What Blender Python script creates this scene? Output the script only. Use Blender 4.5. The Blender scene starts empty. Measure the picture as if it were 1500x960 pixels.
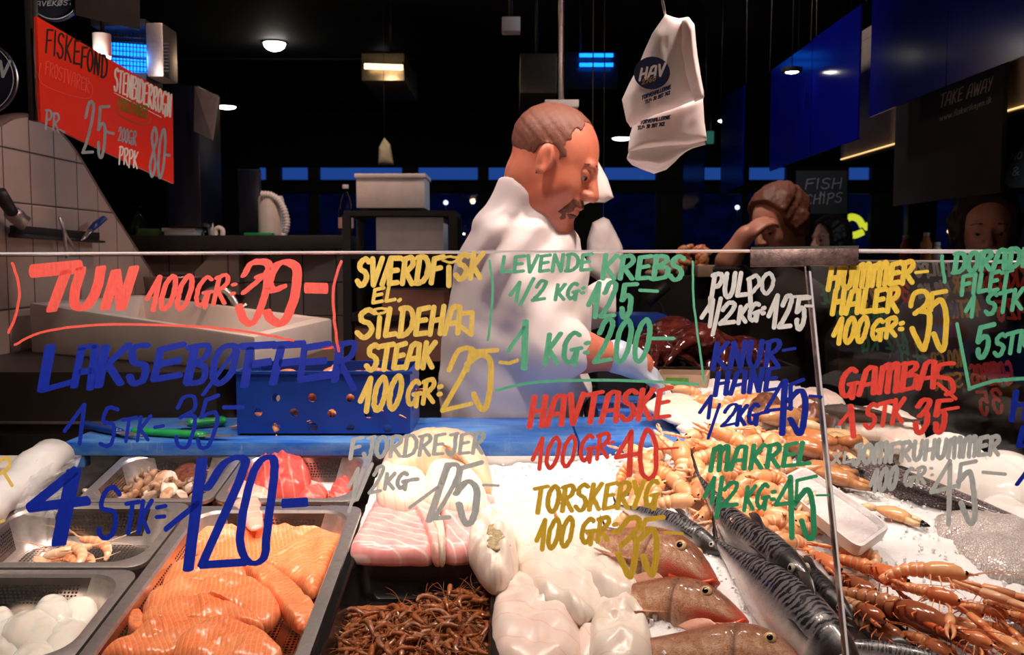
import bpy, bmesh, math, random
import numpy as np
from mathutils import Vector, Matrix, Euler, noise as mnoise

# ---------------------------------------------------------------- camera, world, lamps, exposure
SC = bpy.context.scene
COL = SC.collection
FPX = 1400.0                      # focal length in pixels of the 1500 x 960 frame
CAM = Vector((0.0, 0.0, 1.45))
PITCH = math.radians(4.3)
cam_data = bpy.data.cameras.new('camera')
cam_data.sensor_width = 36.0
cam_data.lens = 36.0 * FPX / 1500.0
cam_data.clip_start = 0.05
cam_data.dof.use_dof = True
cam_data.dof.focus_distance = 1.55
cam_data.dof.aperture_fstop = 9.0
cam = bpy.data.objects.new('camera', cam_data)
COL.objects.link(cam)
cam.location = CAM
cam.rotation_euler = (math.radians(90) - PITCH, 0, 0)
SC.camera = cam

SC.view_settings.view_transform = 'Standard'
SC.view_settings.look = 'None'
SC.view_settings.gamma = 1.0
SC.view_settings.use_curve_mapping = False
SC.view_settings.exposure = 0.62

world = bpy.data.worlds.new('dusk')
SC.world = world
world.use_nodes = True
_wn = world.node_tree.nodes
_bg = _wn['Background']
_bg.inputs['Color'].default_value = (0.018, 0.075, 0.34, 1)
_bg.inputs['Strength'].default_value = 0.55

def lamp(name, kind, loc, target, energy, color, size=0.1, spot=70, blend=0.6):
    d = bpy.data.lights.new(name, kind)
    d.energy = energy
    d.color = color
    if kind == 'SPOT':
        d.spot_size = math.radians(spot); d.spot_blend = blend; d.shadow_soft_size = size
    elif kind == 'AREA':
        d.size = size
    else:
        d.shadow_soft_size = size
    o = bpy.data.objects.new(name, d)
    COL.objects.link(o)
    o.location = loc
    v = Vector(target) - Vector(loc)
    o.rotation_euler = v.to_track_quat('-Z', 'Y').to_euler()
    return o

WARM = (1.0, 0.82, 0.72)
# track spots above the fish counter
for _x, _y, _e in ((-0.75, 1.46, 32), (-0.30, 1.42, 32), (0.15, 1.48, 22), (0.60, 1.52, 26), (1.0, 1.58, 28)):
    lamp('counter_spot_light', 'SPOT', (_x, _y, 2.65), (_x, _y - 0.02, 0.95), _e, WARM, 0.045, 75, 0.9)
# fill row added on the customers' side to brighten the lettering
for _x, _e in ((-0.7, 80), (0.0, 46), (0.7, 56)):
    lamp('lettering_fill_light', 'SPOT', (_x, 0.42, 2.75), (_x, 1.15, 1.22), _e, WARM, 0.05, 55, 0.9)
# lamps over the fishmonger's work place
lamp('work_spot_light', 'SPOT', (0.75, 2.05, 2.75), (0.10, 2.4, 1.5), 84, (1.0, 0.76, 0.66), 0.06, 70, 0.8)
lamp('work_spot_light', 'SPOT', (-0.35, 2.0, 2.75), (0.0, 2.4, 1.35), 46, (1.0, 0.78, 0.70), 0.06, 60, 0.8)
lamp('tub_fill_light', 'SPOT', (-1.0, 2.5, 2.7), (-0.85, 2.75, 1.25), 44, (1.0, 0.64, 0.50), 0.06, 58, 0.9)  # added fill, aimed to brighten the white tub
lamp('sign_fill_light', 'SPOT', (-0.45, 1.5, 2.6), (-0.98, 2.4, 1.82), 24, (1.0, 0.75, 0.62), 0.05, 50, 0.8)  # unseen lamp added to brighten the red sign

lamp('tile_fill_light', 'SPOT', (-0.75, 3.3, 2.9), (-0.85, 4.1, 1.25), 34, (1.0, 0.62, 0.48), 0.06, 85, 0.9)  # extra light put in for the dark tiled back wall
lamp('rack_fill_light', 'SPOT', (-0.40, 2.9, 2.9), (-0.45, 3.7, 1.5), 6, (1.0, 0.62, 0.48), 0.06, 60, 0.9)  # dim added fill for the foam boxes on the rack
lamp('customer_fill_light', 'SPOT', (0.75, 3.05, 2.9), (0.98, 3.5, 1.6), 30, (1.0, 0.72, 0.58), 0.06, 50, 0.9)  # added to lift the customers out of the dark
lamp('banner_backlight', 'SPOT', (2.6, 3.4, 3.1), (1.2, 3.5, 2.2), 60, (0.75, 0.85, 1.0), 0.10, 120, 0.9)  # added backlight that makes the blue banners glow
lamp('banner_fill_light', 'SPOT', (0.3, 3.6, 3.1), (1.2, 4.0, 2.2), 26, (0.95, 0.85, 0.9), 0.10, 90, 0.9)  # second added light, aimed at the banner fronts
lamp('end_glass_fill_light', 'SPOT', (0.70, 1.25, 2.5), (1.10, 2.0, 1.33), 90, WARM, 0.05, 30, 0.9)  # added to bring up the lettering on the end glass
lamp('end_glass_backlight', 'SPOT', (2.1, 2.5, 2.6), (1.12, 1.95, 1.33), 150, WARM, 0.05, 34, 0.9)  # added beyond the end glass to light its lettering from behind
# ---------------------------------------------------------------- pixel -> place
_R = Matrix.Rotation(-PITCH, 3, 'X')
def ray(px, py):
    return (_R @ Vector(((px - 750.0) / FPX, 1.0, -(py - 480.0) / FPX)))
def atY(px, py, Y):
    d = ray(px, py); return CAM + d * (Y / d.y)
def atX(px, py, X):
    d = ray(px, py); return CAM + d * (X / d.x)
def atZ(px, py, Z):
    d = ray(px, py); return CAM + d * ((Z - CAM.z) / d.z)
def hit(px, py, p0, n):
    d = ray(px, py); return CAM + d * ((p0 - CAM).dot(n) / d.dot(n))
# the sloping display bed
SLOPE = 0.17
DP0 = Vector((0, 1.3, 0.89))
DN = Vector((0, -SLOPE, 1)).normalized()
DU = Vector((1, 0, 0))
DV = Vector((0, 1, SLOPE)).normalized()
def dz(y): return 0.89 + SLOPE * (y - 1.3)
def D(px, py, h=0.0): return hit(px, py, DP0 + DN * h, DN)
# the leaning glass
GLEAN = 0.32
GP0 = Vector((0, 1.25, 1.45))
GN = Vector((0, -1, GLEAN)).normalized()      # towards the customers
def G(px, py, off=0.0): return hit(px, py, GP0 + GN * off, GN)
# ---------------------------------------------------------------- object helpers
def tag(o, label, cat, group=None, kind=None):
    o['label'] = label; o['category'] = cat
    if group: o['group'] = group
    if kind: o['kind'] = kind
    return o
def thing(name, label, cat, loc=(0, 0, 0), group=None):
    o = bpy.data.objects.new(name, None); COL.objects.link(o)
    o.empty_display_size = 0.05
    o.location = loc
    return tag(o, label, cat, group)
def link(name, me, parent=None, mat=None, label=None):
    if mat is not None:
        if len(me.materials): me.materials.clear()
        for m in (mat if isinstance(mat, (list, tuple)) else [mat]): me.materials.append(m)
    o = bpy.data.objects.new(name, me); COL.objects.link(o)
    if parent is not None:
        o.parent = parent
        o.matrix_parent_inverse = Matrix.Identity(4)
    if label: o['label'] = label
    return o
def wchild(name, me, parent, mat, label=None):
    """a part whose mesh is in world coordinates, under a thing placed elsewhere (no rotation)"""
    me.transform(Matrix.Translation(-Vector(parent.location)))
    return link(name, me, parent, mat, label)
def wthing(name, me, mat, label, cat, group=None, kind=None):
    """a one-mesh thing given in world coordinates: its origin is moved to its base centre"""
    co = np.empty(len(me.vertices) * 3); me.vertices.foreach_get('co', co); co = co.reshape(-1, 3)
    c = Vector(((co[:, 0].min() + co[:, 0].max()) / 2, (co[:, 1].min() + co[:, 1].max()) / 2, co[:, 2].min()))
    me.transform(Matrix.Translation(-c))
    o = link(name, me, None, mat); o.location = c
    return tag(o, label, cat, group, kind)
def struct(name, me, mat):
    o = link(name, me, None, mat); o['kind'] = 'structure'; return o
def copy_thing(o, depth=0):
    c = o.copy(); COL.objects.link(c)
    for ch in o.children:
        k = copy_thing(ch); k.parent = c; k.matrix_parent_inverse = Matrix.Identity(4)
    return c

class MB:
    """collects vertices and faces of one mesh, with optional uv per vertex"""
    def __init__(self): self.v = []; self.f = []; self.uv = []; self.mi = []; self.cur = 0
    def add(self, vs, fs, uvs=None):
        b = len(self.v); self.v += [tuple(p) for p in vs]
        self.uv += [tuple(q) for q in uvs] if uvs is not None else [(0.5, 0.5)] * len(vs)
        self.f += [tuple(b + i for i in f) for f in fs]; self.mi += [self.cur] * len(fs)
        return self
    def box(self, c, s, M=None):
        c = Vector(c); hx, hy, hz = s[0] / 2, s[1] / 2, s[2] / 2
        vs = [Vector((x, y, z)) for x in (-hx, hx) for y in (-hy, hy) for z in (-hz, hz)]
        if M is not None: vs = [M @ v for v in vs]
        return self.add([c + v for v in vs], [(0, 1, 3, 2), (4, 6, 7, 5), (0, 4, 5, 1), (2, 3, 7, 6), (0, 2, 6, 4), (1, 5, 7, 3)])
    def hexa(self, b, t):
        """four bottom corners, four top corners (counter-clockwise from above)"""
        return self.add(list(b) + list(t), [(3, 2, 1, 0), (4, 5, 6, 7), (0, 1, 5, 4), (1, 2, 6, 5), (2, 3, 7, 6), (3, 0, 4, 7)])
    def tube(self, pts, rad, n=8, flat=1.0, up=None, cap=True, closed=False, us=None):
        pts = [Vector(p) for p in pts]; m = len(pts)
        if not hasattr(rad, '__len__'): rad = [rad] * m
        if not hasattr(flat, '__len__'): flat = [flat] * m
        prev = None; vs = []; uvs = []
        for i, p in enumerate(pts):
            t = (pts[min(i + 1, m - 1)] - pts[max(i - 1, 0)])
            if closed: t = pts[(i + 1) % m] - pts[(i - 1) % m]
            if t.length < 1e-9: t = Vector((1, 0, 0))
            t.normalize()
            if prev is None:
                a = Vector(up) if up is not None else (Vector((0, 0, 1)) if abs(t.z) < 0.9 else Vector((0, 1, 0)))
            else: a = prev
            a = (a - t * a.dot(t))
            if a.length < 1e-6: a = t.orthogonal()
            a.normalize(); b = t.cross(a); prev = a
            for k in range(n):
                an = 2 * math.pi * k / n
                vs.append(p + a * (math.cos(an) * rad[i] * flat[i]) + b * (math.sin(an) * rad[i]))
                uvs.append((us[i] if us else i / max(1, m - 1), abs(k / n * 2 - 1)))
        fs = []
        for i in range(m - 1 if not closed else m):
            for k in range(n):
                j = (i + 1) % m
                fs.append((i * n + k, i * n + (k + 1) % n, j * n + (k + 1) % n, j * n + k))
        if cap and not closed:
            fs.append(tuple(range(n - 1, -1, -1))); fs.append(tuple((m - 1) * n + k for k in range(n)))
        return self.add(vs, fs, uvs)
    def lathe(self, prof, c=(0, 0, 0), n=20, M=None):
        c = Vector(c); vs = []; m = len(prof)
        for r, z in prof:
            for k in range(n):
                a = 2 * math.pi * k / n; v = Vector((r * math.cos(a), r * math.sin(a), z))
                vs.append(c + (M @ v if M is not None else v))
        fs = [(i * n + k, i * n + (k + 1) % n, (i + 1) * n + (k + 1) % n, (i + 1) * n + k) for i in range(m - 1) for k in range(n)]
        fs.append(tuple(range(n - 1, -1, -1))); fs.append(tuple((m - 1) * n + k for k in range(n)))
        return self.add(vs, fs)
    def ball(self, c, r, n=12, m=8, M=None):
        c = Vector(c); r = Vector(r) if hasattr(r, '__len__') else Vector((r, r, r)); vs = []; uvs = []
        for i in range(m + 1):
            t = math.pi * i / m
            for k in range(n):
                a = 2 * math.pi * k / n
                v = Vector((r.x * math.sin(t) * math.cos(a), r.y * math.sin(t) * math.sin(a), r.z * math.cos(t)))
                vs.append(c + (M @ v if M is not None else v)); uvs.append((k / n, i / m))
        fs = [(i * n + k, (i + 1) * n + k, (i + 1) * n + (k + 1) % n, i * n + (k + 1) % n) for i in range(m) for k in range(n)]
        return self.add(vs, fs, uvs)
    def grid(self, P, uv=True):
        """P[i][j] points"""
        a = len(P); b = len(P[0])
        return self.add([p for r in P for p in r],
                        [(i * b + j, (i + 1) * b + j, (i + 1) * b + j + 1, i * b + j + 1) for i in range(a - 1) for j in range(b - 1)],
                        [(i / (a - 1), j / (b - 1)) for i in range(a) for j in range(b)])
    def mesh(self, name, smooth=True, weld=0.0, bevel=0.0, seg=2):
        me = bpy.data.meshes.new(name)
        me.from_pydata(self.v, [], self.f)
        lay = me.uv_layers.new(name='UVMap')
        li = np.empty(len(me.loops), dtype=np.int32); me.loops.foreach_get('vertex_index', li)
        lay.data.foreach_set('uv', np.array(self.uv, dtype=np.float32)[li].ravel())
        if any(self.mi): me.polygons.foreach_set('material_index', np.array(self.mi, dtype=np.int32))
        if weld or bevel:
            bm = bmesh.new(); bm.from_mesh(me)
            if weld: bmesh.ops.remove_doubles(bm, verts=bm.verts, dist=weld)
            if bevel:
                es = [e for e in bm.edges if len(e.link_faces) == 2 and e.calc_face_angle(0) > 0.6]
                bmesh.ops.bevel(bm, geom=es, offset=bevel, segments=seg, affect='EDGES', profile=0.6)
            bm.to_mesh(me); bm.free()
        if smooth:
            me.polygons.foreach_set('use_smooth', np.ones(len(me.polygons), dtype=bool))
            if bevel or smooth == 'auto':
                me.set_sharp_from_angle(angle=math.radians(40))
        me.update()
        return me
def boxmesh(name, c, s, bevel=0.0, M=None):
    return MB().box(c, s, M).mesh(name, smooth=bool(bevel), bevel=bevel)

# smooth implicit shapes, polygonised by surface nets
def _q(M, P):
    if M is None: return P
    return P @ np.array(M.to_3x3())           # rows times M = inverse rotation
def s_ell(c, r, M=None):
    c = np.array(c); r = np.array(r, dtype=float)
    def f(P):
        q = _q(M, P - c); k0 = np.sqrt(((q / r) ** 2).sum(-1)) + 1e-9; k1 = np.sqrt(((q / (r * r)) ** 2).sum(-1)) + 1e-9
        return k0 * (k0 - 1) / k1
    return f
def s_cap(a, b, ra, rb, sq=None):
    a = np.array(a, dtype=float); b = np.array(b, dtype=float); ab = b - a; L = (ab * ab).sum() + 1e-12
    def f(P):
        t = np.clip(((P - a) @ ab) / L, 0, 1)
        d = P - a - t[..., None] * ab
        return np.sqrt((d * d).sum(-1)) - (ra + (rb - ra) * t)
    return f
def s_box(c, h, rd, M=None):
    c = np.array(c); h = np.array(h, dtype=float) - rd
    def f(P):
        q = np.abs(_q(M, P - c)) - h
        return np.sqrt((np.maximum(q, 0) ** 2).sum(-1)) + np.minimum(q.max(-1), 0) - rd
    return f
def smin(a, b, k):
    if k <= 0: return np.minimum(a, b)
    h = np.clip(0.5 + 0.5 * (b - a) / k, 0, 1)
    return b + (a - b) * h - k * h * (1 - h)
def s_union(items):
    """items: (f, k) or (f, k, 'sub')"""
    def f(P):
        d = None
        for it in items:
            v = it[0](P)
            if d is None: d = v
            elif len(it) > 2: d = -smin(-d, v, it[1])
            else: d = smin(d, v, it[1])
        return d
    return f
def sdf_mesh(name, fn, lo, hi, res, smooth=True):
    lo = np.array(lo, dtype=float); hi = np.array(hi, dtype=float)
    n = np.maximum(((hi - lo) / res).astype(int) + 1, 4)
    ax = [lo[i] + res * np.arange(n[i]) for i in range(3)]
    P = np.stack(np.meshgrid(*ax, indexing='ij'), -1)
    F = fn(P.reshape(-1, 3)).reshape(n)
    F[0] = F[-1] = np.maximum(F[0], 1e-4); F[:, 0] = np.maximum(F[:, 0], 1e-4); F[:, -1] = np.maximum(F[:, -1], 1e-4)
    F[:, :, 0] = np.maximum(F[:, :, 0], 1e-4); F[:, :, -1] = np.maximum(F[:, :, -1], 1e-4); F[-1] = np.maximum(F[-1], 1e-4)
    c = [n[i] - 1 for i in range(3)]
    acc = np.zeros((c[0], c[1], c[2], 3)); cnt = np.zeros((c[0], c[1], c[2]))
    def corner(i, j, k): return F[i:c[0] + i, j:c[1] + j, k:c[2] + k]
    for a in range(3):
        for u in (0, 1):
            for w in (0, 1):
                o0 = [0, 0, 0]; b1, b2 = [x for x in range(3) if x != a]
                o0[b1] = u; o0[b2] = w; o1 = list(o0); o1[a] = 1
                f0 = corner(*o0); f1 = corner(*o1); m = (f0 < 0) != (f1 < 0)
                t = np.where(m, f0 / np.where(m, f0 - f1, 1), 0)
                for x in range(3):
                    acc[..., x] += np.where(m, (t if x == a else o0[x]), 0)
                cnt += m
    act = cnt > 0
    idx = -np.ones(act.shape, dtype=np.int64); idx[act] = np.arange(act.sum())
    ijk = np.argwhere(act)
    V = lo + res * (ijk + acc[act] / cnt[act][:, None])
    quads = []
    S = F < 0
    for a in range(3):
        b1, b2 = (a + 1) % 3, (a + 2) % 3
        s0 = [slice(None)] * 3; s1 = [slice(None)] * 3; s0[a] = slice(0, -1); s1[a] = slice(1, None)
        ch = S[tuple(s0)] != S[tuple(s1)]
        e = np.argwhere(ch)
        ok = (e[:, b1] > 0) & (e[:, b2] > 0) & (e[:, b1] < c[b1]) & (e[:, b2] < c[b2])
        e = e[ok]; ins = S[tuple(s0)][tuple(e.T)]
        def at(d1, d2):
            q = e.copy(); q[:, b1] -= d1; q[:, b2] -= d2; return idx[tuple(q.T)]
        q = np.stack([at(1, 1), at(0, 1), at(0, 0), at(1, 0)], -1)
        q[~ins] = q[~ins][:, ::-1]
        quads.append(q)
    Q = np.concatenate(quads); Q = Q[(Q >= 0).all(-1)]
    me = bpy.data.meshes.new(name)
    me.from_pydata(V.tolist(), [], Q.tolist())
    me.uv_layers.new(name='UVMap')
    if smooth: me.polygons.foreach_set('use_smooth', np.ones(len(me.polygons), dtype=bool))
    me.update()
    return me
def npnoise(P, sc, seed=0.0, oct=2):
    """cheap smooth value noise for arrays (N,3)"""
    out = 0; amp = 1.0; tot = 0
    for o in range(oct):
        q = P * sc + seed * 17.31 + o * 5.7
        out = out + amp * (np.sin(q[:, 0] * 1.7 + 1.3 * np.sin(q[:, 1] * 1.1 + seed)) * np.cos(q[:, 1] * 1.9 + 1.1 * np.sin(q[:, 2] * 1.3)) + np.sin(q[:, 2] * 1.5 + q[:, 0] * .7 + seed)) * 0.5
        tot += amp; amp *= 0.5; sc = sc * 2.1
    return out / tot

# ---------------------------------------------------------------- materials
class NT:
    def __init__(self, name):
        self.m = bpy.data.materials.new(name); self.m.use_nodes = True
        self.t = self.m.node_tree; self.t.nodes.clear()
        self.out = self.t.nodes.new('ShaderNodeOutputMaterial')
    def _set(self, sock, v):
        if isinstance(v, bpy.types.NodeSocket): self.t.links.new(v, sock)
        elif hasattr(v, '__len__') and len(v) == 3 and sock.type == 'RGBA': sock.default_value = (*v, 1)
        else: sock.default_value = v
    def n(self, typ, ins=None, out=0, **kw):
        nd = self.t.nodes.new('ShaderNode' + typ)
        for k, v in kw.items(): setattr(nd, k, v)
        for k, v in (ins or {}).items(): self._set(nd.inputs[k], v)
        return nd.outputs[out]
    def coord(self, kind='Object'): return self.n('TexCoord', out=kind)
    def mapping(self, v, scale=(1, 1, 1), rot=(0, 0, 0), loc=(0, 0, 0)):
        return self.n('Mapping', {'Vector': v, 'Scale': scale, 'Rotation': rot, 'Location': loc})
    def noise(self, v, scale, detail=3, rough=0.55, dist=0.0, out='Fac'):
        return self.n('TexNoise', {'Vector': v, 'Scale': scale, 'Detail': detail, 'Roughness': rough, 'Distortion': dist}, out=out)
    def wave(self, v, scale, dist=0, detail=2, dscale=1, dirn='X', prof='SIN', kind='BANDS'):
        kw = dict(wave_type=kind, wave_profile=prof)
        if kind == 'BANDS': kw['bands_direction'] = dirn
        else: kw['rings_direction'] = dirn
        return self.n('TexWave', {'Vector': v, 'Scale': scale, 'Distortion': dist, 'Detail': detail, 'Detail Scale': dscale}, out='Fac', **kw)
    def voro(self, v, scale, feat='F1', out='Distance', rand=1.0):
        return self.n('TexVoronoi', {'Vector': v, 'Scale': scale, 'Randomness': rand}, out=out, feature=feat)
    def ramp(self, fac, stops, interp='LINEAR'):
        nd = self.t.nodes.new('ShaderNodeValToRGB'); nd.color_ramp.interpolation = interp
        el = nd.color_ramp.elements
        while len(el) < len(stops): el.new(0.5)
        for e, (p, c) in zip(el, stops):
            e.position = p; e.color = (*c, 1) if hasattr(c, '__len__') else (c, c, c, 1)
        self._set(nd.inputs[0], fac)
        return nd.outputs[0]
    def mix(self, a, b, fac, blend='MIX'):
        nd = self.t.nodes.new('ShaderNodeMix'); nd.data_type = 'RGBA'; nd.blend_type = blend
        self._set(nd.inputs[0], fac); self._set(nd.inputs[6], a); self._set(nd.inputs[7], b)
        return nd.outputs[2]
    def math(self, op, a, b=0.0, c=0.0):
        nd = self.t.nodes.new('ShaderNodeMath'); nd.operation = op
        for i, v in enumerate((a, b, c)): self._set(nd.inputs[i], v)
        return nd.outputs[0]
    def sep(self, v):
        nd = self.t.nodes.new('ShaderNodeSeparateXYZ'); self._set(nd.inputs[0], v); return nd.outputs
    def comb(self, x, y, z):
        return self.n('CombineXYZ', {'X': x, 'Y': y, 'Z': z})
    def rand(self): return self.n('ObjectInfo', out='Random')
    def bump(self, h, strength=0.3, dist=0.01):
        return self.n('Bump', {'Height': h, 'Strength': strength, 'Distance': dist})
    def bsdf(self, color, rough=0.5, metal=0.0, bump=None, **kw):
        nd = self.t.nodes.new('ShaderNodeBsdfPrincipled')
        self._set(nd.inputs['Base Color'], color); self._set(nd.inputs['Roughness'], rough); self._set(nd.inputs['Metallic'], metal)
        if bump is not None: self.t.links.new(bump, nd.inputs['Normal'])
        for k, v in kw.items():
            k = k.replace('_', ' ')
            self._set(nd.inputs[k], v)
        return nd.outputs[0]
    def done(self, shader):
        self.t.links.new(shader, self.out.inputs['Surface']); return self.m

def simple(name, color, rough=0.5, metal=0.0, var=0.15, scale=30.0, bump=0.0, bscale=80, **kw):
    m = NT(name); o = m.coord()
    nz = m.noise(o, scale, 3)
    d = tuple(max(0, c * (1 - var)) for c in color); l = tuple(min(1, c * (1 + var)) for c in color)
    col = m.ramp(nz, [(0.3, d), (0.7, l)])
    b = m.bump(m.noise(o, bscale, 3), bump, 0.002) if bump else None
    return m.done(m.bsdf(col, rough, metal, b, **kw))
def sss(name, color, rough=0.35, w=0.3, rad=(0.02, 0.008, 0.005), **kw):
    return simple(name, color, rough, Subsurface_Weight=w, Subsurface_Radius=rad, Subsurface_Scale=0.5, **kw)
def emit(name, color, strength):
    m = NT(name); return m.done(m.n('Emission', {'Color': color, 'Strength': strength}))
# ---------------------------------------------------------------- hand lettering (stroke alphabet)
# each glyph: width, strokes; '~' marks a curved stroke
GL = {
 'A': (.72, '0,0 .22,.9 .4,1 .62,.95 .66,0|.12,.36 .64,.4'),
 'B': (.66, '.08,0 .1,1|~.0,.97 .5,1 .6,.8 .15,.52|~.15,.52 .66,.5 .62,.1 .0,.02'),
 'C': (.6, '~.6,.85 .35,1 .05,.6 .1,.1 .35,0 .6,.12'),
 'D': (.68, '.1,0 .1,.98|~.0,.98 .4,1 .66,.7 .62,.25 .35,.03 .02,.0'),
 'E': (.58, '.58,1 .1,.93 .08,.02 .6,.06|.1,.5 .5,.55'),
 'F': (.6, '.1,0 .12,.92 .64,1|.12,.5 .54,.56'),
 'G': (.7, '~.6,.9 .38,1 .08,.72 .05,.28 .22,.02 .45,.1 .56,.4|.36,.44 .74,.46|.58,.44 .56,-.08'),
 'H': (.66, '.06,0 .1,1|.58,0 .6,1|.08,.48 .6,.54'),
 'I': (.2, '.1,0 .1,1'),
 'i': (.24, '.12,0 .12,.8|~.0,1.05 .12,1.15 .26,1.08 .12,1.0 .0,1.05'),
 'J': (.56, '.2,.95 .56,1|~.46,1 .48,.3 .4,.02 .2,.0 .06,.22'),
 'K': (.64, '.08,0 .12,1|.6,1 .14,.46|.16,.5 .6,0'),
 'L': (.54, '.12,1 .06,.04 .56,.08'),
 'M': (.84, '.04,0 .08,.95|~.08,.8 .26,1 .4,.95 .42,0|~.42,.78 .6,1 .76,.95 .8,0'),
 'N': (.66, '.06,0 .1,1 .54,.02 .6,1'),
 'O': (.62, '~.34,1 .06,.75 .06,.25 .3,0 .56,.25 .58,.72 .34,1'),
 'P': (.6, '.1,-.1 .12,.95|~.02,.94 .45,1 .6,.75 .4,.5 .14,.46'),
 'R': (.66, '.1,0 .12,.95|~.0,.92 .45,1 .6,.78 .4,.55 .16,.48|.18,.5 .64,0'),
 'S': (.56, '~.56,.9 .35,1 .1,.86 .12,.62 .4,.5 .54,.3 .44,.06 .22,0 .02,.16'),
 'T': (.6, '.0,.94 .66,1|.32,.96 .28,0'),
 'U': (.62, '~.08,1 .06,.3 .26,.0 .5,.2 .56,1'),
 'V': (.6, '.04,1 .28,0 .6,1'),
 'W': (.9, '.04,1 .2,0 .45,.8 .64,0 .88,1'),
 'X': (.58, '.04,1 .56,0|.56,1 .02,0'),
 'Y': (.58, '.04,1 .28,.5|.56,1 .2,0'),
 'Z': (.56, '.04,1 .54,1 .04,0 .56,.02'),
 'Æ': (.9, '0,0 .34,1 .42,0|.14,.4 .44,.42|.34,1 .88,1|.42,.52 .8,.54|.42,.02 .88,.04'),
 'Ø': (.66, '~.34,1 .06,.75 .06,.25 .3,0 .56,.25 .58,.72 .34,1|-.06,-.16 .66,1.1'),
 '0': (.56, '~.34,1 .08,.7 .05,.2 .24,0 .46,.25 .52,.75 .34,1'),
 '1': (.46, '.0,.34 .36,1 .36,0'),
 '2': (.6, '~.08,.7 .26,1 .52,.98 .5,.72 .26,.3 .02,.02|.02,.02 .62,.07'),
 '3': (.62, '~.06,.78 .3,1 .58,.95 .46,.7 .18,.5|~.18,.5 .5,.6 .56,.3 .36,.0 .14,.04 .06,.3'),
 '4': (.72, '.52,1 .02,.3 .7,.4|.5,1 .44,-.05'),
 '5': (.66, '.16,.52 .2,.96 .74,1|~.16,.52 .38,.66 .56,.55 .56,.2 .42,.0 .26,.06 .2,.28'),
 '6': (.56, '~.5,1 .2,.7 .05,.3 .25,0 .5,.2 .4,.45 .1,.35'),
 '7': (.5, '.02,.98 .5,1 .2,0'),
 '8': (.56, '~.46,.9 .28,1 .1,.8 .28,.55 .5,.25 .28,0 .06,.2 .26,.5 .5,.75 .46,.9'),
 '9': (.6, '~.52,.72 .3,.42 .08,.68 .3,1 .54,.85 .56,.4 .4,.0 .16,.08 .08,.3'),
 '-': (.5, '.06,.5 .46,.52'), '_': (.5, '.06,.0 .46,.0'),
 ':': (.28, '.1,.3 .2,.32|.1,.62 .2,.64'), '=': (.34, '.04,.36 .26,.4|.04,.6 .26,.64'),
 '.': (.2, '.06,.0 .12,.04'), '/': (.46, '.02,-.2 .46,1.15'), ' ': (.34, ''), '&': (.6, '~.6,0 .1,.75 .3,1 .45,.8 .05,.3 .25,0 .58,.4'),
 '(': (.3, '~.26,1 .06,.5 .26,0'), ')': (.3, '~.04,1 .24,.5 .04,0'),
}
def curve2(pts, n=6):
    """Catmull-Rom through the points"""
    P = [pts[0]] + list(pts) + [pts[-1]]; out = []
    if pts[0] == pts[-1]: P[0] = pts[-2]; P[-1] = pts[1]
    for i in range(1, len(P) - 2):
        p0, p1, p2, p3 = P[i - 1:i + 3]
        for k in range(n):
            t = k / n
            out.append(tuple(0.5 * (2 * b + (c - a) * t + (2 * a - 5 * b + 4 * c - d) * t * t + (3 * b - a - 3 * c + d) * t ** 3) for a, b, c, d in zip(p0, p1, p2, p3)))
    out.append(tuple(pts[-1])); return out
def parse(s):
    res = []
    for st in s.split('|'):
        st = st.strip()
        if not st: continue
        cv = st[0] == '~'
        pts = [tuple(float(x) for x in p.split(',')) for p in st.lstrip('~').split()]
        res.append(curve2(pts) if cv and len(pts) > 2 else pts)
    return res
def word_strokes(txt, x0, y0, x1, y1, h, slant=0.12, gap=0.16, sub=None):
    """strokes in pixels: the word runs from (x0,y0) to (x1,y1) along its base line, h pixels tall"""
    tot = sum(GL[c][0] + gap for c in txt) - gap
    dx, dy = (x1 - x0) / tot, (y1 - y0) / tot
    out = []; u = 0.0
    for c in txt:
        w, s = GL[c]
        for st in parse(s):
            out.append([(x0 + (u + p[0]) * dx + p[1] * h * slant, y0 + (u + p[0]) * dy - p[1] * h) for p in st])
        u += w + gap
    return out
def hull(pts):
    pts = sorted(set(pts))
    def half(ps):
        r = []
        for p in ps:
            while len(r) > 1 and (r[-1][0] - r[-2][0]) * (p[1] - r[-2][1]) - (r[-1][1] - r[-2][1]) * (p[0] - r[-2][0]) <= 0: r.pop()
            r.append(p)
        return r
    a = half(pts); b = half(pts[::-1]); return a[:-1] + b[:-1]
def ink(mb, strokes, w, t, ang, proj, wob=0.6, seed=1):
    """sweep an elliptic nib (w x t pixels, turned by ang degrees) along pixel strokes; proj(px,py,layer) -> place"""
    rnd = random.Random(seed); ca, sa = math.cos(math.radians(ang)), math.sin(math.radians(ang))
    nib = []
    chis = w / max(t, .01) > 2.2
    ks = 12
    for k in range(ks):
        a = 2 * math.pi * k / ks
        cx, sx = math.cos(a), math.sin(a)
        if chis:   # chisel tip: a flat rectangle with clipped corners
            cx = math.copysign(abs(cx) ** 0.35, cx); sx = math.copysign(abs(sx) ** 0.35, sx)
        u, v = cx * w / 2, sx * t / 2
        nib.append((u * ca - v * sa, u * sa + v * ca))
    lay = 0
    for st in strokes:
        st = [(p[0] + rnd.uniform(-wob, wob), p[1] + rnd.uniform(-wob, wob)) for p in st]
        lay += 1
        if len(st) == 1: st = st * 2
        for a, b in zip(st[:-1], st[1:]):
            hp = hull([(a[0] + n[0], a[1] + n[1]) for n in nib] + [(b[0] + n[0], b[1] + n[1]) for n in nib])
            mb.add([proj(x, y, lay) for x, y in hp][::-1], [tuple(range(len(hp)))],
                   [(x / 100.0, y / 100.0) for x, y in hp][::-1])
            lay += 1
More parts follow.
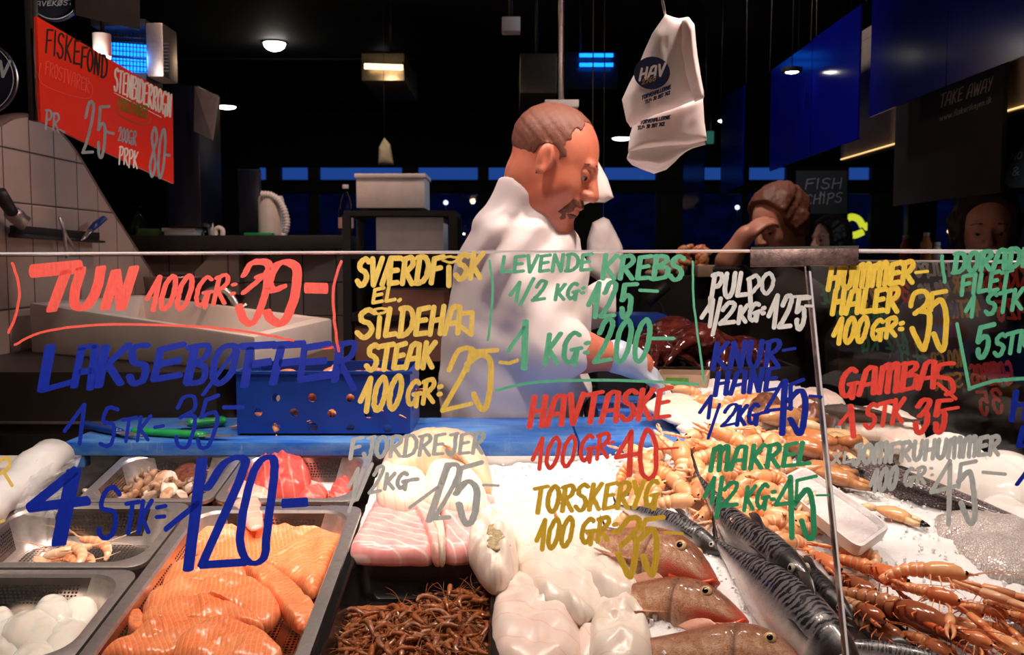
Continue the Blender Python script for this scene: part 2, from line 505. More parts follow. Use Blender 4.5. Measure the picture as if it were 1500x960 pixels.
# ---------------------------------------------------------------- shared materials
M = {}
M['black'] = simple('black_paint', (0.012, 0.011, 0.011), 0.55, var=0.3)
M['black_gloss'] = simple('black_gloss', (0.010, 0.009, 0.009), 0.22, var=0.3)
M['dark_panel'] = simple('dark_panel', (0.022, 0.016, 0.014), 0.45, var=0.3, scale=6)
M['wall_dark'] = simple('dark_wall', (0.010, 0.009, 0.011), 0.7, var=0.3, scale=3)
M['ceiling'] = simple('dark_ceiling', (0.010, 0.008, 0.008), 0.75, var=0.3, scale=3)
M['floor'] = simple('dark_floor', (0.035, 0.028, 0.026), 0.35, var=0.3, scale=4)
M['frame'] = simple('window_frame_paint', (0.006, 0.006, 0.008), 0.5)
def steel_mat(name, base=(0.62, 0.58, 0.56), rough=0.28):
    m = NT(name); o = m.coord()
    st = m.noise(m.mapping(o, (14, 180, 60)), 3.0, 4, 0.7)
    sp = m.noise(o, 55, 4, 0.7)
    r = m.math('ADD', m.math('MULTIPLY', st, 0.16), m.math('MULTIPLY', sp, 0.18))
    r = m.math('ADD', r, rough - 0.15)
    col = m.mix(base, tuple(c * 0.72 for c in base), m.ramp(sp, [(0.45, 0.0), (0.75, 1.0)]))
    return m.done(m.bsdf(col, r, 0.86, m.bump(st, 0.06, 0.001)))
M['steel'] = steel_mat('brushed_steel')
M['steel_worn'] = steel_mat('worn_steel', (0.44, 0.38, 0.37), 0.34)
M['clip'] = simple('scratched_clip_steel', (0.11, 0.068, 0.062), 0.36, 0.5, var=0.6, scale=70, bump=0.15, bscale=200)
M['white_plastic'] = simple('white_plastic', (0.78, 0.76, 0.74), 0.35, var=0.05)
M['white_paint'] = simple('white_foam', (0.74, 0.70, 0.67), 0.6, var=0.06, bump=0.15, bscale=150)
M['lens'] = emit('lamp_lens', (1.0, 0.93, 0.84), 14.0)
def clear_glass(name, tint=(0.97, 0.985, 0.975), ior=1.45, gl=1.0):
    m = NT(name)
    fr = m.n('Fresnel', {'IOR': ior})
    a = m.n('BsdfTransparent', {'Color': tint}); b = m.n('BsdfGlossy', {'Color': (gl, gl, gl), 'Roughness': 0.0})
    return m.done(m.n('MixShader', {0: fr, 1: a, 2: b}))
M['glass'] = clear_glass('clear_glass')
M['window_glass'] = clear_glass('window_glass', (0.9, 0.92, 0.95))

# ---------------------------------------------------------------- the room
YB = 12.0
struct('floor', boxmesh('floor', (0, 5, -0.05), (13, 18, 0.1)), M['floor'])
struct('ceiling', boxmesh('ceiling', (0, 5, 3.27), (13, 18, 0.1)), M['ceiling'])
struct('wall_left', boxmesh('wall_left', (-6.45, 5, 1.6), (0.1, 18, 3.3)), M['wall_dark'])
struct('wall_right', boxmesh('wall_right', (6.45, 5, 1.6), (0.1, 18, 3.3)), M['wall_dark'])
struct('wall_front', boxmesh('wall_front', (0, -3.95, 1.6), (13, 0.1, 3.3)), M['wall_dark'])
def zY(py, Y): return atY(750, py, Y).z
def xY(px, py, Y): return atY(px, py, Y).x
# glazed back facade: sill wall, transom beam, head wall, posts, panes
mb = MB()
ZS, ZT0, ZT1, ZH = zY(372, YB), zY(284, YB), zY(264, YB), zY(245, YB)
mb.box((0, YB, ZS / 2), (13, 0.16, ZS)); mb.box((0, YB, (ZH + 3.25) / 2), (13, 0.16, 3.25 - ZH))
mb.box((0, YB, (ZT0 + ZT1) / 2), (13, 0.14, ZT1 - ZT0))
struct('wall_back', mb.mesh('wall_back', smooth=False), M['wall_dark'])
edges = [(-220, 380), (392, 413), (453, 469), (590, 613), (700, 716), (800, 880), (960, 1000), (1085, 1095), (1150, 1240), (1274, 1320), (1328, 1370), (1405, 1440), (1560, 1800)]
mb = MB()
for a, b in edges:
    x0, x1 = xY(a, 300, YB), xY(b, 300, YB)
    mb.box(((x0 + x1) / 2, YB, (ZS + ZH) / 2), (x1 - x0, 0.12, ZH - ZS))
struct('trim_1', mb.mesh('trim_1', smooth=False), M['frame'])
k = 0
for (a0, a1), (b0, b1) in zip(edges[:-1], edges[1:]):
    x0, x1 = xY(a1, 300, YB), xY(b0, 300, YB); k += 1
    mbw = MB()
    mbw.box(((x0 + x1) / 2, YB, (ZT1 + ZH) / 2), (x1 - x0, 0.012, ZH - ZT1))
    mbw.box(((x0 + x1) / 2, YB, (ZT0 + ZS) / 2), (x1 - x0, 0.012, ZT0 - ZS))
    struct('window_%d' % k, mbw.mesh('window', smooth=False), M['window_glass'])
# the dark street front outside, below the band of dusk sky
m = NT('street_front'); o = m.coord()
v = m.voro(m.mapping(o, (2.2, 1, 3.2)), 1.0, out='Color')
col = m.ramp(m.noise(m.mapping(o, (1.2, 1, 2.5)), 1.6, 5, 0.7), [(0.35, (0.004, 0.008, 0.02)), (0.55, (0.01, 0.03, 0.10)), (0.75, (0.02, 0.07, 0.24))])
M['street'] = m.done(m.bsdf(col, 0.8))
struct('backdrop', boxmesh('backdrop', (0, 19.0, 1.15), (40, 0.2, 3.3)), M['street'])
struct('ground', boxmesh('ground', (0, 19.0, -0.2), (40, 13.8, 0.1)), M['street'])
# ceiling beams and pipes
mb = MB()
for y in (4.6, 6.6, 8.8, 11.0): mb.box((0, y, 3.215), (12.6, 0.12, 0.02))
struct('trim_2', mb.mesh('trim_2', smooth=False), M['ceiling'])

# ---------------------------------------------------------------- tiles
def tile_mat(name, axes, size, col, grout, off=(0, 0), rough=0.25):
    m = NT(name); g = m.n('NewGeometry', out='Position'); s = m.sep(g)
    f = []
    for ax, of in zip(axes, off):
        t = m.math('FRACT', m.math('DIVIDE', m.math('ADD', s[ax], of + 50 * size), size))
        f.append(m.math('ABSOLUTE', m.math('SUBTRACT', t, 0.5)))
    d = m.math('MAXIMUM', f[0], f[1])
    gm = m.ramp(d, [(0.478, 0.0), (0.49, 1.0)])
    nz = m.noise(g, 9, 3)
    c = m.mix(m.mix(col, tuple(x * 0.86 for x in col), nz), grout, gm)
    h = m.math('SUBTRACT', 1.0, m.ramp(d, [(0.465, 0.0), (0.49, 1.0)]))
    return m.done(m.bsdf(c, m.math('ADD', rough, m.math('MULTIPLY', gm, 0.5)), 0, m.bump(h, 0.5, 0.003)))
M['tile_left'] = tile_mat('white_wall_tiles', (1, 2), 0.16, (0.50, 0.38, 0.33), (0.05, 0.03, 0.025), (0.035, -0.01))
M['tile_back'] = tile_mat('white_back_tiles', (0, 2), 0.15, (0.56, 0.42, 0.36), (0.06, 0.04, 0.035), (0.04, 0.02))
# wavy tiled screen wall at X = -1.5, along Y
XW = -1.5
top = [(-60, 215), (0, 186), (18, 176), (38, 172), (58, 174), (75, 183), (92, 199), (110, 222), (130, 254), (150, 288), (172, 323), (192, 354), (210, 382), (228, 409), (236, 420)]
mb = MB(); cp = curve2(top, 4)
P = [atX(px, py, XW) for px, py in cp]
zb = 0.95
vs = []; fs = []; th = 0.05
for p in P: vs += [(XW, p.y, p.z), (XW - th, p.y, p.z), (XW, p.y, zb), (XW - th, p.y, zb)]
for i in range(len(P) - 1):
    a, b = i * 4, i * 4 + 4
    fs += [(a, b, b + 2, a + 2), (b + 1, a + 1, a + 3, b + 3), (a + 1, b + 1, b, a)]
e = (len(P) - 1) * 4
fs += [(0, 2, 3, 1), (e, e + 1, e + 3, e + 2)]
mb.add(vs, fs)
wall = wthing('tiled_screen_wall', mb.mesh('tiled_screen_wall', smooth=False), M['tile_left'], 'low white tiled wall with a wave-shaped top edge at the left, tool rack on it', 'wall')
wall['kind'] = 'structure'; wall.name = 'wall_wave'
# rounded edging along the wave
mb = MB(); mb.tube([(XW - th / 2, p.y, p.z + 0.004) for p in P], 0.03, 8, 0.35, up=(0, 0, 1))
t = struct('trim_3', mb.mesh('trim_3'), simple('tile_edging', (0.20, 0.13, 0.10), 0.35))

# back splash tiles behind the work bench, with black worktop above
YS = 4.3
x0, x1 = xY(150, 420, YS), xY(502, 420, YS)
zt = zY(366, YS)
w = struct('wall_tiled', boxmesh('wall_tiled', ((x0 + x1) / 2, YS + 0.04, zt / 2), (x1 - x0, 0.08, zt)), M['tile_back'])
# slanted tiled cheek beside the basin
a, b, c, d = atY(312, 364, 4.05), atY(268, 405, 3.75), atY(308, 430, 3.75), atY(316, 365, 4.28)
# ---------------------------------------------------------------- the fish counter body
ctr = thing('fish_counter', 'long steel fish counter with sloping bed behind the lettered glass', 'counter', (0.1, 1.75, 0))
def bedpt(x, y, h=0.0): return Vector((x, y, dz(y) + h))
WELL = -0.115
mb = MB()
# outline of the bed, with the slanted right end
bed = [(-1.25, 1.05), (1.42, 1.05), (1.42, 1.28), (0.78, 2.62), (0.21, 2.62), (0.21, 2.36), (-1.25, 2.36)]
n = len(bed)
vs = [bedpt(x, y, WELL - 0.005) for x, y in bed] + [bedpt(x, y, WELL - 0.05) for x, y in bed]
fs = [tuple(range(n)), tuple(range(2 * n - 1, n - 1, -1))] + [(i, n + i, n + (i + 1) % n, (i + 1) % n) for i in range(n)]
mb.add(vs, fs)
wchild('bed', mb.mesh('bed', smooth=False), ctr, M['steel_worn'])
mb = MB()
vs = [Vector((x, y, 0.1)) for x, y in bed] + [bedpt(x, y, WELL - 0.05) for x, y in bed]
fs = [tuple(range(n - 1, -1, -1))] + [(i, (i + 1) % n, n + (i + 1) % n, n + i) for i in range(n)]
mb.add(vs, fs)
wchild('cabinet_body', mb.mesh('cabinet_body', smooth=False), ctr, M['black'])
mb = MB()
mb.box((0.08, 1.035, 0.45), (2.66, 0.03, 0.9)); mb.box((0.08, 1.04, 0.895), (2.70, 0.06, 0.02))
wchild('front_panel', mb.mesh('front_panel', smooth=False), ctr, M['steel'])
mb = MB(); mb.box((0.08, 1.75, 0.05), (2.4, 1.3, 0.1))
wchild('plinth', mb.mesh('plinth', smooth=False), ctr, M['black'])

# steel edge of the bed behind the ice
b0, b1 = D(612, 672, 0.0), D(930, 676, 0.0)

# ---------------------------------------------------------------- ice
def ice_h(x, y):
    h = -0.012
    h += 0.075 * math.exp(-(((x - 0.42) / 0.22) ** 2 + ((y - 1.85) / 0.28) ** 2))       # under the langoustines
    h += 0.05 * math.exp(-(((x - 0.30) / 0.16) ** 2 + ((y - 1.42) / 0.18) ** 2))
    h += 0.035 * math.exp(-(((x - 0.08) / 0.12) ** 2 + ((y - 1.62) / 0.16) ** 2))
    h += 0.04 * math.exp(-(((x - 0.75) / 0.25) ** 2 + ((y - 1.62) / 0.25) ** 2))
    h += 0.045 * math.exp(-(((x - 0.60) / 0.2) ** 2 + ((y - 2.3) / 0.25) ** 2))
    if x < -0.005 and y < 1.60: h = -0.11
    if x < -0.285: h = -0.11
    if 1.60 <= y < 1.66 and x < 0: h -= 0.02
    return h
mb = MB(); rnd = random.Random(5)
nx, ny = 190, 200
X0, X1, Y0, Y1 = -0.30, 1.36, 1.09, 2.60
idx = {}; vs = []; fs = []
def inside(x, y): return (x - 0.78) * (1.28 - 2.62) - (1.40 - 0.78) * (y - 2.62) > 0.0 if y > 1.28 else x < 1.39
def keep(x, y):
    xr = 1.38 if y < 1.28 else 1.38 - (y - 1.28) * (1.42 - 0.78) / (2.62 - 1.28)
    return x < xr and not (y > 2.03 and x < xb_right(y))
def xb_right(y): return 0.37          # where the blue boards lie there is no ice
for i in range(nx):
    for j in range(ny):
        x = X0 + (X1 - X0) * i / (nx - 1); y = Y0 + (Y1 - Y0) * j / (ny - 1)
        if keep(x, y):
            p = Vector((x, y, 0))
            nz = mnoise.noise(p * 70) * 0.004 + mnoise.noise(p * 24) * 0.008 + mnoise.noise(p * 190) * 0.003
            idx[i, j] = len(vs); vs.append((x, y, dz(y) + ice_h(x, y) + nz))
for i in range(nx - 1):
    for j in range(ny - 1):
        q = [(i, j), (i + 1, j), (i + 1, j + 1), (i, j + 1)]
        if all(k in idx for k in q): fs.append(tuple(idx[k] for k in q))
mb.add(vs, fs)
# loose crushed pieces
for k in range(4200):
    x = rnd.uniform(-0.26, 1.1); y = rnd.uniform(1.2, 2.5)
    if not keep(x, y) or (x < 0.0 and y < 1.62): continue
    r = rnd.uniform(0.0018, 0.0042)
    c = Vector((x, y, dz(y) + ice_h(x, y) + rnd.uniform(0, 0.008)))
    Q = Euler((rnd.uniform(0, 6), rnd.uniform(0, 6), rnd.uniform(0, 6))).to_matrix()
    mb.box(c, (r * rnd.uniform(.6, 2), r, r * rnd.uniform(.5, 1.4)), Q)
m = NT('crushed_ice'); o = m.coord()
b = m.bump(m.noise(o, 160, 4, 0.7), 0.8, 0.004)
M['ice'] = m.done(m.bsdf(m.mix((0.93, 0.91, 0.91), (0.86, 0.85, 0.86), m.noise(o, 35, 3)), m.math('ADD', m.math('MULTIPLY', m.noise(o, 90, 2), 0.5), 0.1), 0, b, Subsurface_Weight=0.35, Subsurface_Radius=(0.02, 0.022, 0.024), Subsurface_Scale=0.6, IOR=1.31))
ice = wthing('crushed_ice', mb.mesh('crushed_ice', smooth='auto'), M['ice'], 'bed of white crushed ice the fish is laid out on', 'ice', kind='stuff')
# ---------------------------------------------------------------- lettered glass screen
def paint(name, col, tr=0.35, rough=0.35, streak=0.12):
    m = NT(name); uv = m.coord('UV')
    nz = m.noise(m.mapping(uv, (1, 1, 1)), 14, 4, 0.6)
    st = m.noise(m.mapping(uv, (26, 3.5, 1), (0, 0, 0.25)), 1.3, 3, 0.6)
    f = m.math('ADD', m.math('MULTIPLY', nz, 0.4), m.math('MULTIPLY', st, 0.6))
    c = m.mix(tuple(max(0, x * (1 - streak)) for x in col), tuple(min(1, x * (1 + streak) + 0.02 * streak) for x in col), m.ramp(f, [(0.35, 0.0), (0.65, 1.0)]))
    a = m.bsdf(c, rough); t = m.n('BsdfTranslucent', {'Color': c})
    return m.done(m.n('MixShader', {0: tr, 1: a, 2: t}))
PT = {
 'red': paint('red_marker', (0.86, 0.085, 0.06)), 'rose': paint('light_red_marker', (0.90, 0.13, 0.10)),
 'blue': paint('blue_marker', (0.004, 0.022, 0.36), 0.3), 'yellow': paint('yellow_marker', (0.86, 0.66, 0.14)),
 'gold': paint('dark_yellow_marker', (0.72, 0.50, 0.045)), 'mint': paint('mint_marker', (0.13, 0.56, 0.34)),
 'green': paint('green_marker', (0.04, 0.36, 0.16)), 'grey': paint('grey_marker', (0.55, 0.59, 0.58)),
 'white': paint('white_marker', (0.72, 0.75, 0.74)), 'lemon': paint('bright_yellow_marker', (0.90, 0.68, 0.08))}
SEAM_T, SEAM_B = (1183.5, 390), (1239.5, 960)
def seam_px(py): return SEAM_T[0] + (py - SEAM_T[1]) * (SEAM_B[0] - SEAM_T[0]) / (SEAM_B[1] - SEAM_T[1])
def slab_on_glass(name, pxs, th, mat, parent):
    """flat pane between GN offsets 0 and -th from a pixel outline"""
    n = len(pxs); f = [G(x, y) for x, y in pxs]; b = [p - GN * th for p in f]
    mb = MB(); mb.add(f + b, [tuple(range(n - 1, -1, -1)), tuple(range(n, 2 * n))] + [(i, (i + 1) % n, n + (i + 1) % n, n + i) for i in range(n)])
    return wchild(name, mb.mesh(name, smooth=False), parent, mat)
def world_x(px, py): return G(px, py).x
GZB = 0.93
def gpt(x, z, off=0.0):
    """point on the glass plane from x and height"""
    y = GP0.y - (GP0.z - z) * GLEAN
    return Vector((x, y, z)) + GN * off
def seam_x(z):
    a, b = G(*SEAM_T), G(*SEAM_B)
    return a.x + (z - a.z) * (b.x - a.x) / (b.z - a.z)
zl, zm, zr = G(0, 374).z, G(1188, 366.5).z, G(1500, 371).z
panel_l = thing('glass_screen', 'wide left pane of the counter glass painted with hand-lettered prices', 'glass screen', gpt(-0.3, GZB))
panel_r = thing('glass_screen', 'right pane of the counter glass beyond the steel clip, lettered from HUMMERHALER to JOMFRUHUMMER', 'glass screen', gpt(0.75, GZB))
TH = 0.006
def pane(parent, xa_t, xa_b, xb_t, xb_b, zt0, zt1):
    f = [gpt(xa_b, GZB), gpt(xb_b, GZB), gpt(xb_t, zt1), gpt(xa_t, zt0)]
    b = [p - GN * TH for p in f]
    mb = MB(); mb.add(f, [(0, 1, 2, 3)])           # thin pane: a single sheet; its edges are separate polished strips
    return wchild('pane', mb.mesh('pane', smooth=False), parent, M['glass'])
sT, sB = seam_x(zm), seam_x(GZB)
pane(panel_l, -1.3, -1.3, sT, sB, zl, zm)
pane(panel_r, sT + 0.003, sB + 0.003, 1.3, 1.35, zm, zr)
def strip(parent, a, b, w, mat, name, d=TH):
    """polished edge from a to b on the glass, w wide in the glass plane, d deep"""
    a, b = Vector(a), Vector(b); t = (b - a).normalized(); s = t.cross(GN).normalized() * w / 2
    f = [a - s, b - s, b + s, a + s]; bk = [p - GN * d for p in f]
    mb = MB(); mb.add(f + bk, [(0, 1, 2, 3), (7, 6, 5, 4), (0, 4, 5, 1), (1, 5, 6, 2), (2, 6, 7, 3), (3, 7, 4, 0)])
    return wchild(name, mb.mesh(name, smooth=False), parent, mat)
m = NT('polished_glass_edge'); o = m.coord()
M['edge'] = m.done(m.bsdf(m.ramp(m.noise(m.mapping(o, (3, 3, 1)), 2.0, 3), [(0.35, (0.45, 0.50, 0.62)), (0.65, (0.80, 0.72, 0.70))]), 0.12, 0.0, Specular_IOR_Level=0.8))
m = NT('joint_refraction'); o = m.coord()
M['joint'] = m.done(m.bsdf(m.ramp(m.noise(m.mapping(o, (1, 1, 7)), 1.4, 3, 0.8), [(0.30, (0.02, 0.018, 0.018)), (0.5, (0.30, 0.20, 0.17)), (0.6, (0.75, 0.62, 0.52)), (0.72, (0.10, 0.07, 0.06))]), 0.1))  # light refracted in the glass edge, painted as dark and pale bands
strip(panel_l, gpt(-1.3, zl), gpt(sT, zm), 0.0022, M['edge'], 'top_edge')
strip(panel_r, gpt(sT, zm), gpt(1.3, zr), 0.0034, M['edge'], 'top_edge')
strip(panel_l, gpt(sT - 0.0012, zm), gpt(sB - 0.0012, GZB), 0.0028, M['joint'], 'side_edge')
strip(panel_r, gpt(sT + 0.0022, zm), gpt(sB + 0.0022, GZB), 0.0028, M['edge'], 'side_edge')
# base channel the panes stand in
mb = MB(); c0 = gpt(0.02, GZB)
Mx = Matrix.Rotation(0, 3, 'X')
mb.box((0.05, c0.y - 0.002, GZB - 0.012), (2.72, 0.04, 0.045))
wthing('glass_channel', mb.mesh('glass_channel', smooth=True, bevel=0.003), M['steel'], 'long steel channel holding the glass panes at the counter front', 'rail')
# steel clip over the joint
cl = thing('glass_clip', 'short worn steel clip joining the two glass panes at their top edge', 'clip', G(1179, 390))
ca, cb = G(1100, 364), G(1258, 389)
def clipbox(off, th):
    p = [G(1100, 390, off), G(1258, 388, off), G(1258, 363.5, off), G(1100, 365.5, off)]
    return p + [q - GN * th for q in p]
p = clipbox(0.007, 0.004)
fc = [(0, 1, 2, 3), (7, 6, 5, 4), (0, 4, 5, 1), (1, 5, 6, 2), (2, 6, 7, 3), (3, 7, 4, 0)]
wchild('front_plate', MB().add(p, fc).mesh('front_plate', smooth=True, bevel=0.0008), cl, M['clip'])
wchild('rear_plate', MB().add(clipbox(-0.009, 0.004), fc).mesh('rear_plate', smooth=True, bevel=0.0008), cl, M['clip'])
u = [G(1100, 365.5, 0.007), G(1258, 363.5, 0.007), G(1258, 363.5, -0.013), G(1100, 365.5, -0.013)]
wchild('top_plate', MB().add(u + [q + Vector((0, 0, 0.003)) for q in u], fc).mesh('top_plate', smooth=False), cl, M['steel'])

# ---- the lettering ------------------------------------------------------------------
def proj(x, y, lay): return G(x, y, 0.0006 + lay * 0.000004)
def note(parent, mat, label, items, seed=1):
    """items: ('txt', text, x0,y0,x1,y1,h,pen(w,t,ang)[,slant]) or ('line', 'pts', pen)"""
    mb = MB()
    for i, it in enumerate(items):
        if it[0] == 'txt':
            sl = it[8] if len(it) > 8 else 0.12
            st = word_strokes(it[1], *it[2:7], slant=sl); pen = it[7]
        else:
            st = parse(it[1]); pen = it[2]
        ink(mb, st, *pen, proj, wob=0.5, seed=seed + i)
    return wchild('price_lettering', mb.mesh('price_lettering', smooth=False), parent, PT[mat], label)
R = lambda w: (w * 1.06, w * 1.06, 0)             # round marker
def C(w, t=None, a=0): return (w, t if t else w * 0.35, a)     # chisel marker
note(panel_l, 'rose', 'light red TUN 100 GR: 39- on the glass', [
    ('line', '47,397 117,391', C(9, 20, 0)), ('line', '96,398 76,455', C(16, 6, -8)),
    ('line', '~119,394 108,440 122,452 140,428 148,392', C(15, 6, -8)), ('line', '154,452 170,398 178,452 196,392', C(15, 6, -8)),
    ('txt', '100', 212, 455, 275, 453, 50, C(8, 5), .2), ('txt', 'GR:', 284, 449, 342, 443, 42, C(7, 5), .2),
    ('line', '~358,403 370,385 392,386 390,400 358,428', C(13, 7, -35)), ('line', '~378,405 392,406 386,440 370,474 356,466 350,448', C(13, 6, -20)),
    ('line', '~414,420 400,426 394,412 404,390 420,384 435,396 430,440 414,474 398,468 390,456', C(14, 6, -15)),
    ('line', '447,422 479,423', C(4, 16, 0)),
    ('line', '~18,386 28,420 24,460 12,487', R(4)), ('line', '~500,383 489,420 490,470 496,515', R(4)),
    ('line', '~22,505 70,485 170,475 330,482 430,499', R(3.4)), ('line', '474,510 498,508', R(4))])
note(panel_l, 'blue', 'blue LAKSEBØFFER 1 STK 35- and 4 STK = 120- on the glass', [
    ('line', '74,508 62,572 104,560', C(17, 8, -10)), ('line', '108,566 120,512', C(12, 6, -8)), ('line', '116,510 140,507', C(4, 8)), ('line', '140,508 132,570', C(12, 6, -8)), ('line', '116,545 136,543', C(4, 9)),
    ('line', '154,508 144,566', C(15, 7, -8)), ('line', '188,506 158,534 176,562', C(13, 8, -10)),
    ('line', '~216,506 196,510 196,530 212,536 210,556 196,562 190,552', C(12, 8, -10)),
    ('line', '268,505 236,512 226,556 262,550', C(12, 9, -8)), ('line', '234,534 264,528', C(4, 10)),
    ('line', '286,508 274,560', C(14, 7, -8)), ('line', '~276,510 304,506 302,522 282,534|~282,534 300,538 296,558 274,562', C(10, 8, -10)),
    ('line', '~340,506 320,516 312,548 320,562 338,548 346,518 340,506', C(11, 8, -15)), ('line', '298,578 350,506', C(7, 5, -20)),
    ('line', '366,512 358,566', C(13, 7, -8)), ('line', '354,508 402,505', C(6, 11)), ('line', '366,534 396,530', C(4, 11)),
    ('line', '412,510 400,562', C(13, 7, -8)), ('line', '400,506 446,504', C(6, 11)), ('line', '410,532 438,529', C(4, 11)),
    ('line', '482,504 446,510 440,556 482,550', C(10, 10, -8)), ('line', '446,531 478,528', C(4, 10)),
    ('line', '498,504 490,558', C(12, 7, -8)), ('line', '~490,508 518,502 514,522 496,530', C(9, 8, -8)), ('line', '498,530 518,570', C(10, 7, -8)),
    ('txt', '1', 92, 652, 124, 650, 58, C(6, 5)), ('line', '~172,600 158,598 151,617 166,623 164,648 155,654 147,650', R(5.5)),
    ('txt', 'TK-', 176, 648, 238, 642, 34, R(5)),
    ('line', '~260,598 270,582 284,582 284,600 264,612', C(6, 5)), ('line', '~270,610 286,612 276,652 262,654 258,640', C(6, 5)),
    ('line', '296,610 302,586 320,580', C(6, 6)), ('line', '~294,612 314,604 318,620 306,652 294,656 290,644', C(6.5, 5)), ('line', '327,597 356,597', C(4, 6)),
    ('line', '110,690 42,744 128,734', C(9, 15, -20)), ('line', '108,690 86,796', C(22, 8, -8)),
    ('line', '~175,724 166,714 154,722 149,744 168,752 166,780 154,789 146,782 145,776', R(7)),
    ('txt', 'TK', 180, 782, 218, 780, 46, R(6.5)), ('line', '230,744 242,742', R(6)), ('line', '230,758 241,757', R(6)),
    ('line', '243,775 290,738', C(7, 9, -10)), ('line', '296,674 276,834', C(17, 8, -6)),
    ('line', '~304,716 330,678 356,672 352,700 296,828', C(15, 8, -12)), ('line', '294,828 360,824', C(6, 12)),
    ('line', '~396,670 372,690 352,780 362,822 386,818 392,770 402,690 396,670', C(13, 8, -6)), ('line', '414,738 450,736', C(4, 14))])
note(panel_l, 'yellow', 'yellow SVÆRDFISK EL. SILDEHAJ STEAK 100 GR: 25- on the glass', [
    ('txt', 'SVÆRDF', 522, 418, 644, 414, 38, R(7.5)), ('line', '657,418 658,392', R(7.5)), ('line', '~648,380 658,376 670,379 660,385 648,381', R(3.5)), ('txt', 'SK', 667, 409, 704, 407, 36, R(7.5)),
    ('txt', 'EL.', 544, 444, 588, 440, 21, R(5)),
    ('txt', 'S', 522, 494, 544, 494, 40, R(7.5)), ('line', '554,494 556,466', R(7)), ('line', '~546,455 556,452 568,454 556,460 546,456', R(3.5)), ('txt', 'LDEHA', 563, 493, 672, 488, 40, R(7.5)), ('line', '672,460 692,458 690,490 676,480', R(6.5)),
    ('txt', 'STEAK', 536, 542, 634, 538, 36, R(7.5)),
    ('txt', '100', 526, 604, 585, 598, 48, R(7.5)), ('txt', 'GR:', 595, 594, 646, 588, 34, R(6.5)),
    ('line', '~658,542 672,514 692,512 688,530 648,602', R(7)), ('line', '648,602 690,592', R(6)), ('line', '684,543 690,516 728,513', R(6.5)),
    ('line', '~684,534 704,520 718,530 718,570 712,596 704,598 694,578', R(8)), ('line', '~733,531 745,532 758,528', R(5))])
note(panel_l, 'mint', 'mint green LEVENDE KREBS 1/2 KG: 125- 1 KG: 200- framed by lines', [
    ('txt', 'LEVENDE', 733, 400, 864, 396, 24, C(6, 5)), ('txt', 'KREBS', 880, 408, 998, 410, 34, C(8, 6)),
    ('txt', '1/2', 746, 442, 796, 440, 28, C(6, 5), .2), ('txt', 'KG:', 812, 440, 856, 436, 22, C(6, 5)), ('txt', '125', 860, 464, 924, 466, 50, C(8, 6)), ('line', '937,425 963,427', R(4.5)),
    ('line', '745,514 768,480', C(6, 6)), ('line', '770,470 768,540', C(10, 6)), ('txt', 'KG:', 796, 534, 862, 530, 44, C(8, 6)), ('txt', '200', 870, 532, 948, 530, 62, C(8, 6)), ('line', '956,496 986,496', R(5)),
    ('line', '~717,382 722,430 715,498', R(3.6)), ('line', '~727,572 790,560 900,557 1022,563', R(4)), ('line', '~1015,383 1017,450 1032,562', R(3))])
note(panel_l, 'red', 'red HAVTASKE 100 GR- 40- on the glass', [
    ('txt', 'HAVTASKE', 774, 626, 978, 612, 44, C(9, 6, -5)), ('txt', '100', 778, 688, 840, 683, 44, R(6)), ('txt', 'GR', 848, 676, 890, 670, 36, R(6)), ('line', '893,650 899,648', R(4)),
    ('line', '925,632 902,670 938,664', R(6.5)), ('line', '924,634 922,696', R(8)), ('line', '~948,630 938,660 940,690 950,702 960,690 960,650 948,630', R(7)), ('line', '965,658 994,656', R(3))])
note(panel_l, 'grey', 'grey FJORDREJER 1/2 KG 125- on the glass', [
    ('txt', 'FJORDREJER', 511, 672, 707, 664, 30, C(6.5, 5)), ('txt', '1/2', 508, 726, 556, 722, 38, R(5), .2), ('line', '532,688 511,750', R(4.5)), ('txt', 'KG-', 562, 717, 612, 714, 22, R(6)),
    ('line', '600,744 640,714', R(5)), ('line', '656,680 628,764', C(11, 6)), ('line', '~648,708 660,682 672,686 664,712 636,760|636,760 658,758', R(6.5)),
    ('line', '670,718 676,686 706,678', R(7)), ('line', '~668,724 684,706 698,716 696,750 688,768 680,764 672,738', C(11, 7)), ('line', '708,711 730,712', R(4))])
note(panel_l, 'gold', 'dark yellow TORSKERYG 100 GR 35- on the glass', [
    ('txt', 'TORSKERYG', 780, 752, 962, 742, 38, C(8, 6)), ('txt', '100', 784, 806, 836, 800, 42, R(7)), ('txt', 'GR:', 850, 796, 902, 790, 34, R(7)),
    ('line', '~906,780 922,760 936,762 930,780 910,800', R(8)), ('line', '~926,780 932,800 926,838 920,842 906,812', R(9)), ('line', '940,776 946,762 972,758', R(7)),
    ('line', '~938,790 956,776 962,800 958,836 952,840 942,816', R(9)), ('line', '974,780 1000,782', R(4))])
note(panel_l, 'white', 'white PULPO 1/2 KG: 125- on the glass', [
    ('txt', 'PUL', 1040, 436, 1092, 434, 34, R(6.5)), ('line', '1040,436 1041,458', R(6)), ('line', '1098,412 1100,450', R(6.5)), ('line', '~1096,410 1108,404 1112,416 1100,430', R(5.5)), ('txt', 'O', 1114, 430, 1131, 430, 30, R(5.5)),
    ('txt', '1', 1026, 478, 1044, 478, 38, R(6)), ('line', '1056,438 1044,490', R(6)), ('txt', '2', 1054, 475, 1075, 474, 30, R(6)), ('txt', 'KG:', 1080, 474, 1120, 466, 24, R(6)),
    ('txt', '125', 1124, 479, 1178, 482, 46, R(6.5)), ('line', '1160,435 1183,434', R(4)), ('line', '1180,448 1190,449', R(4))])
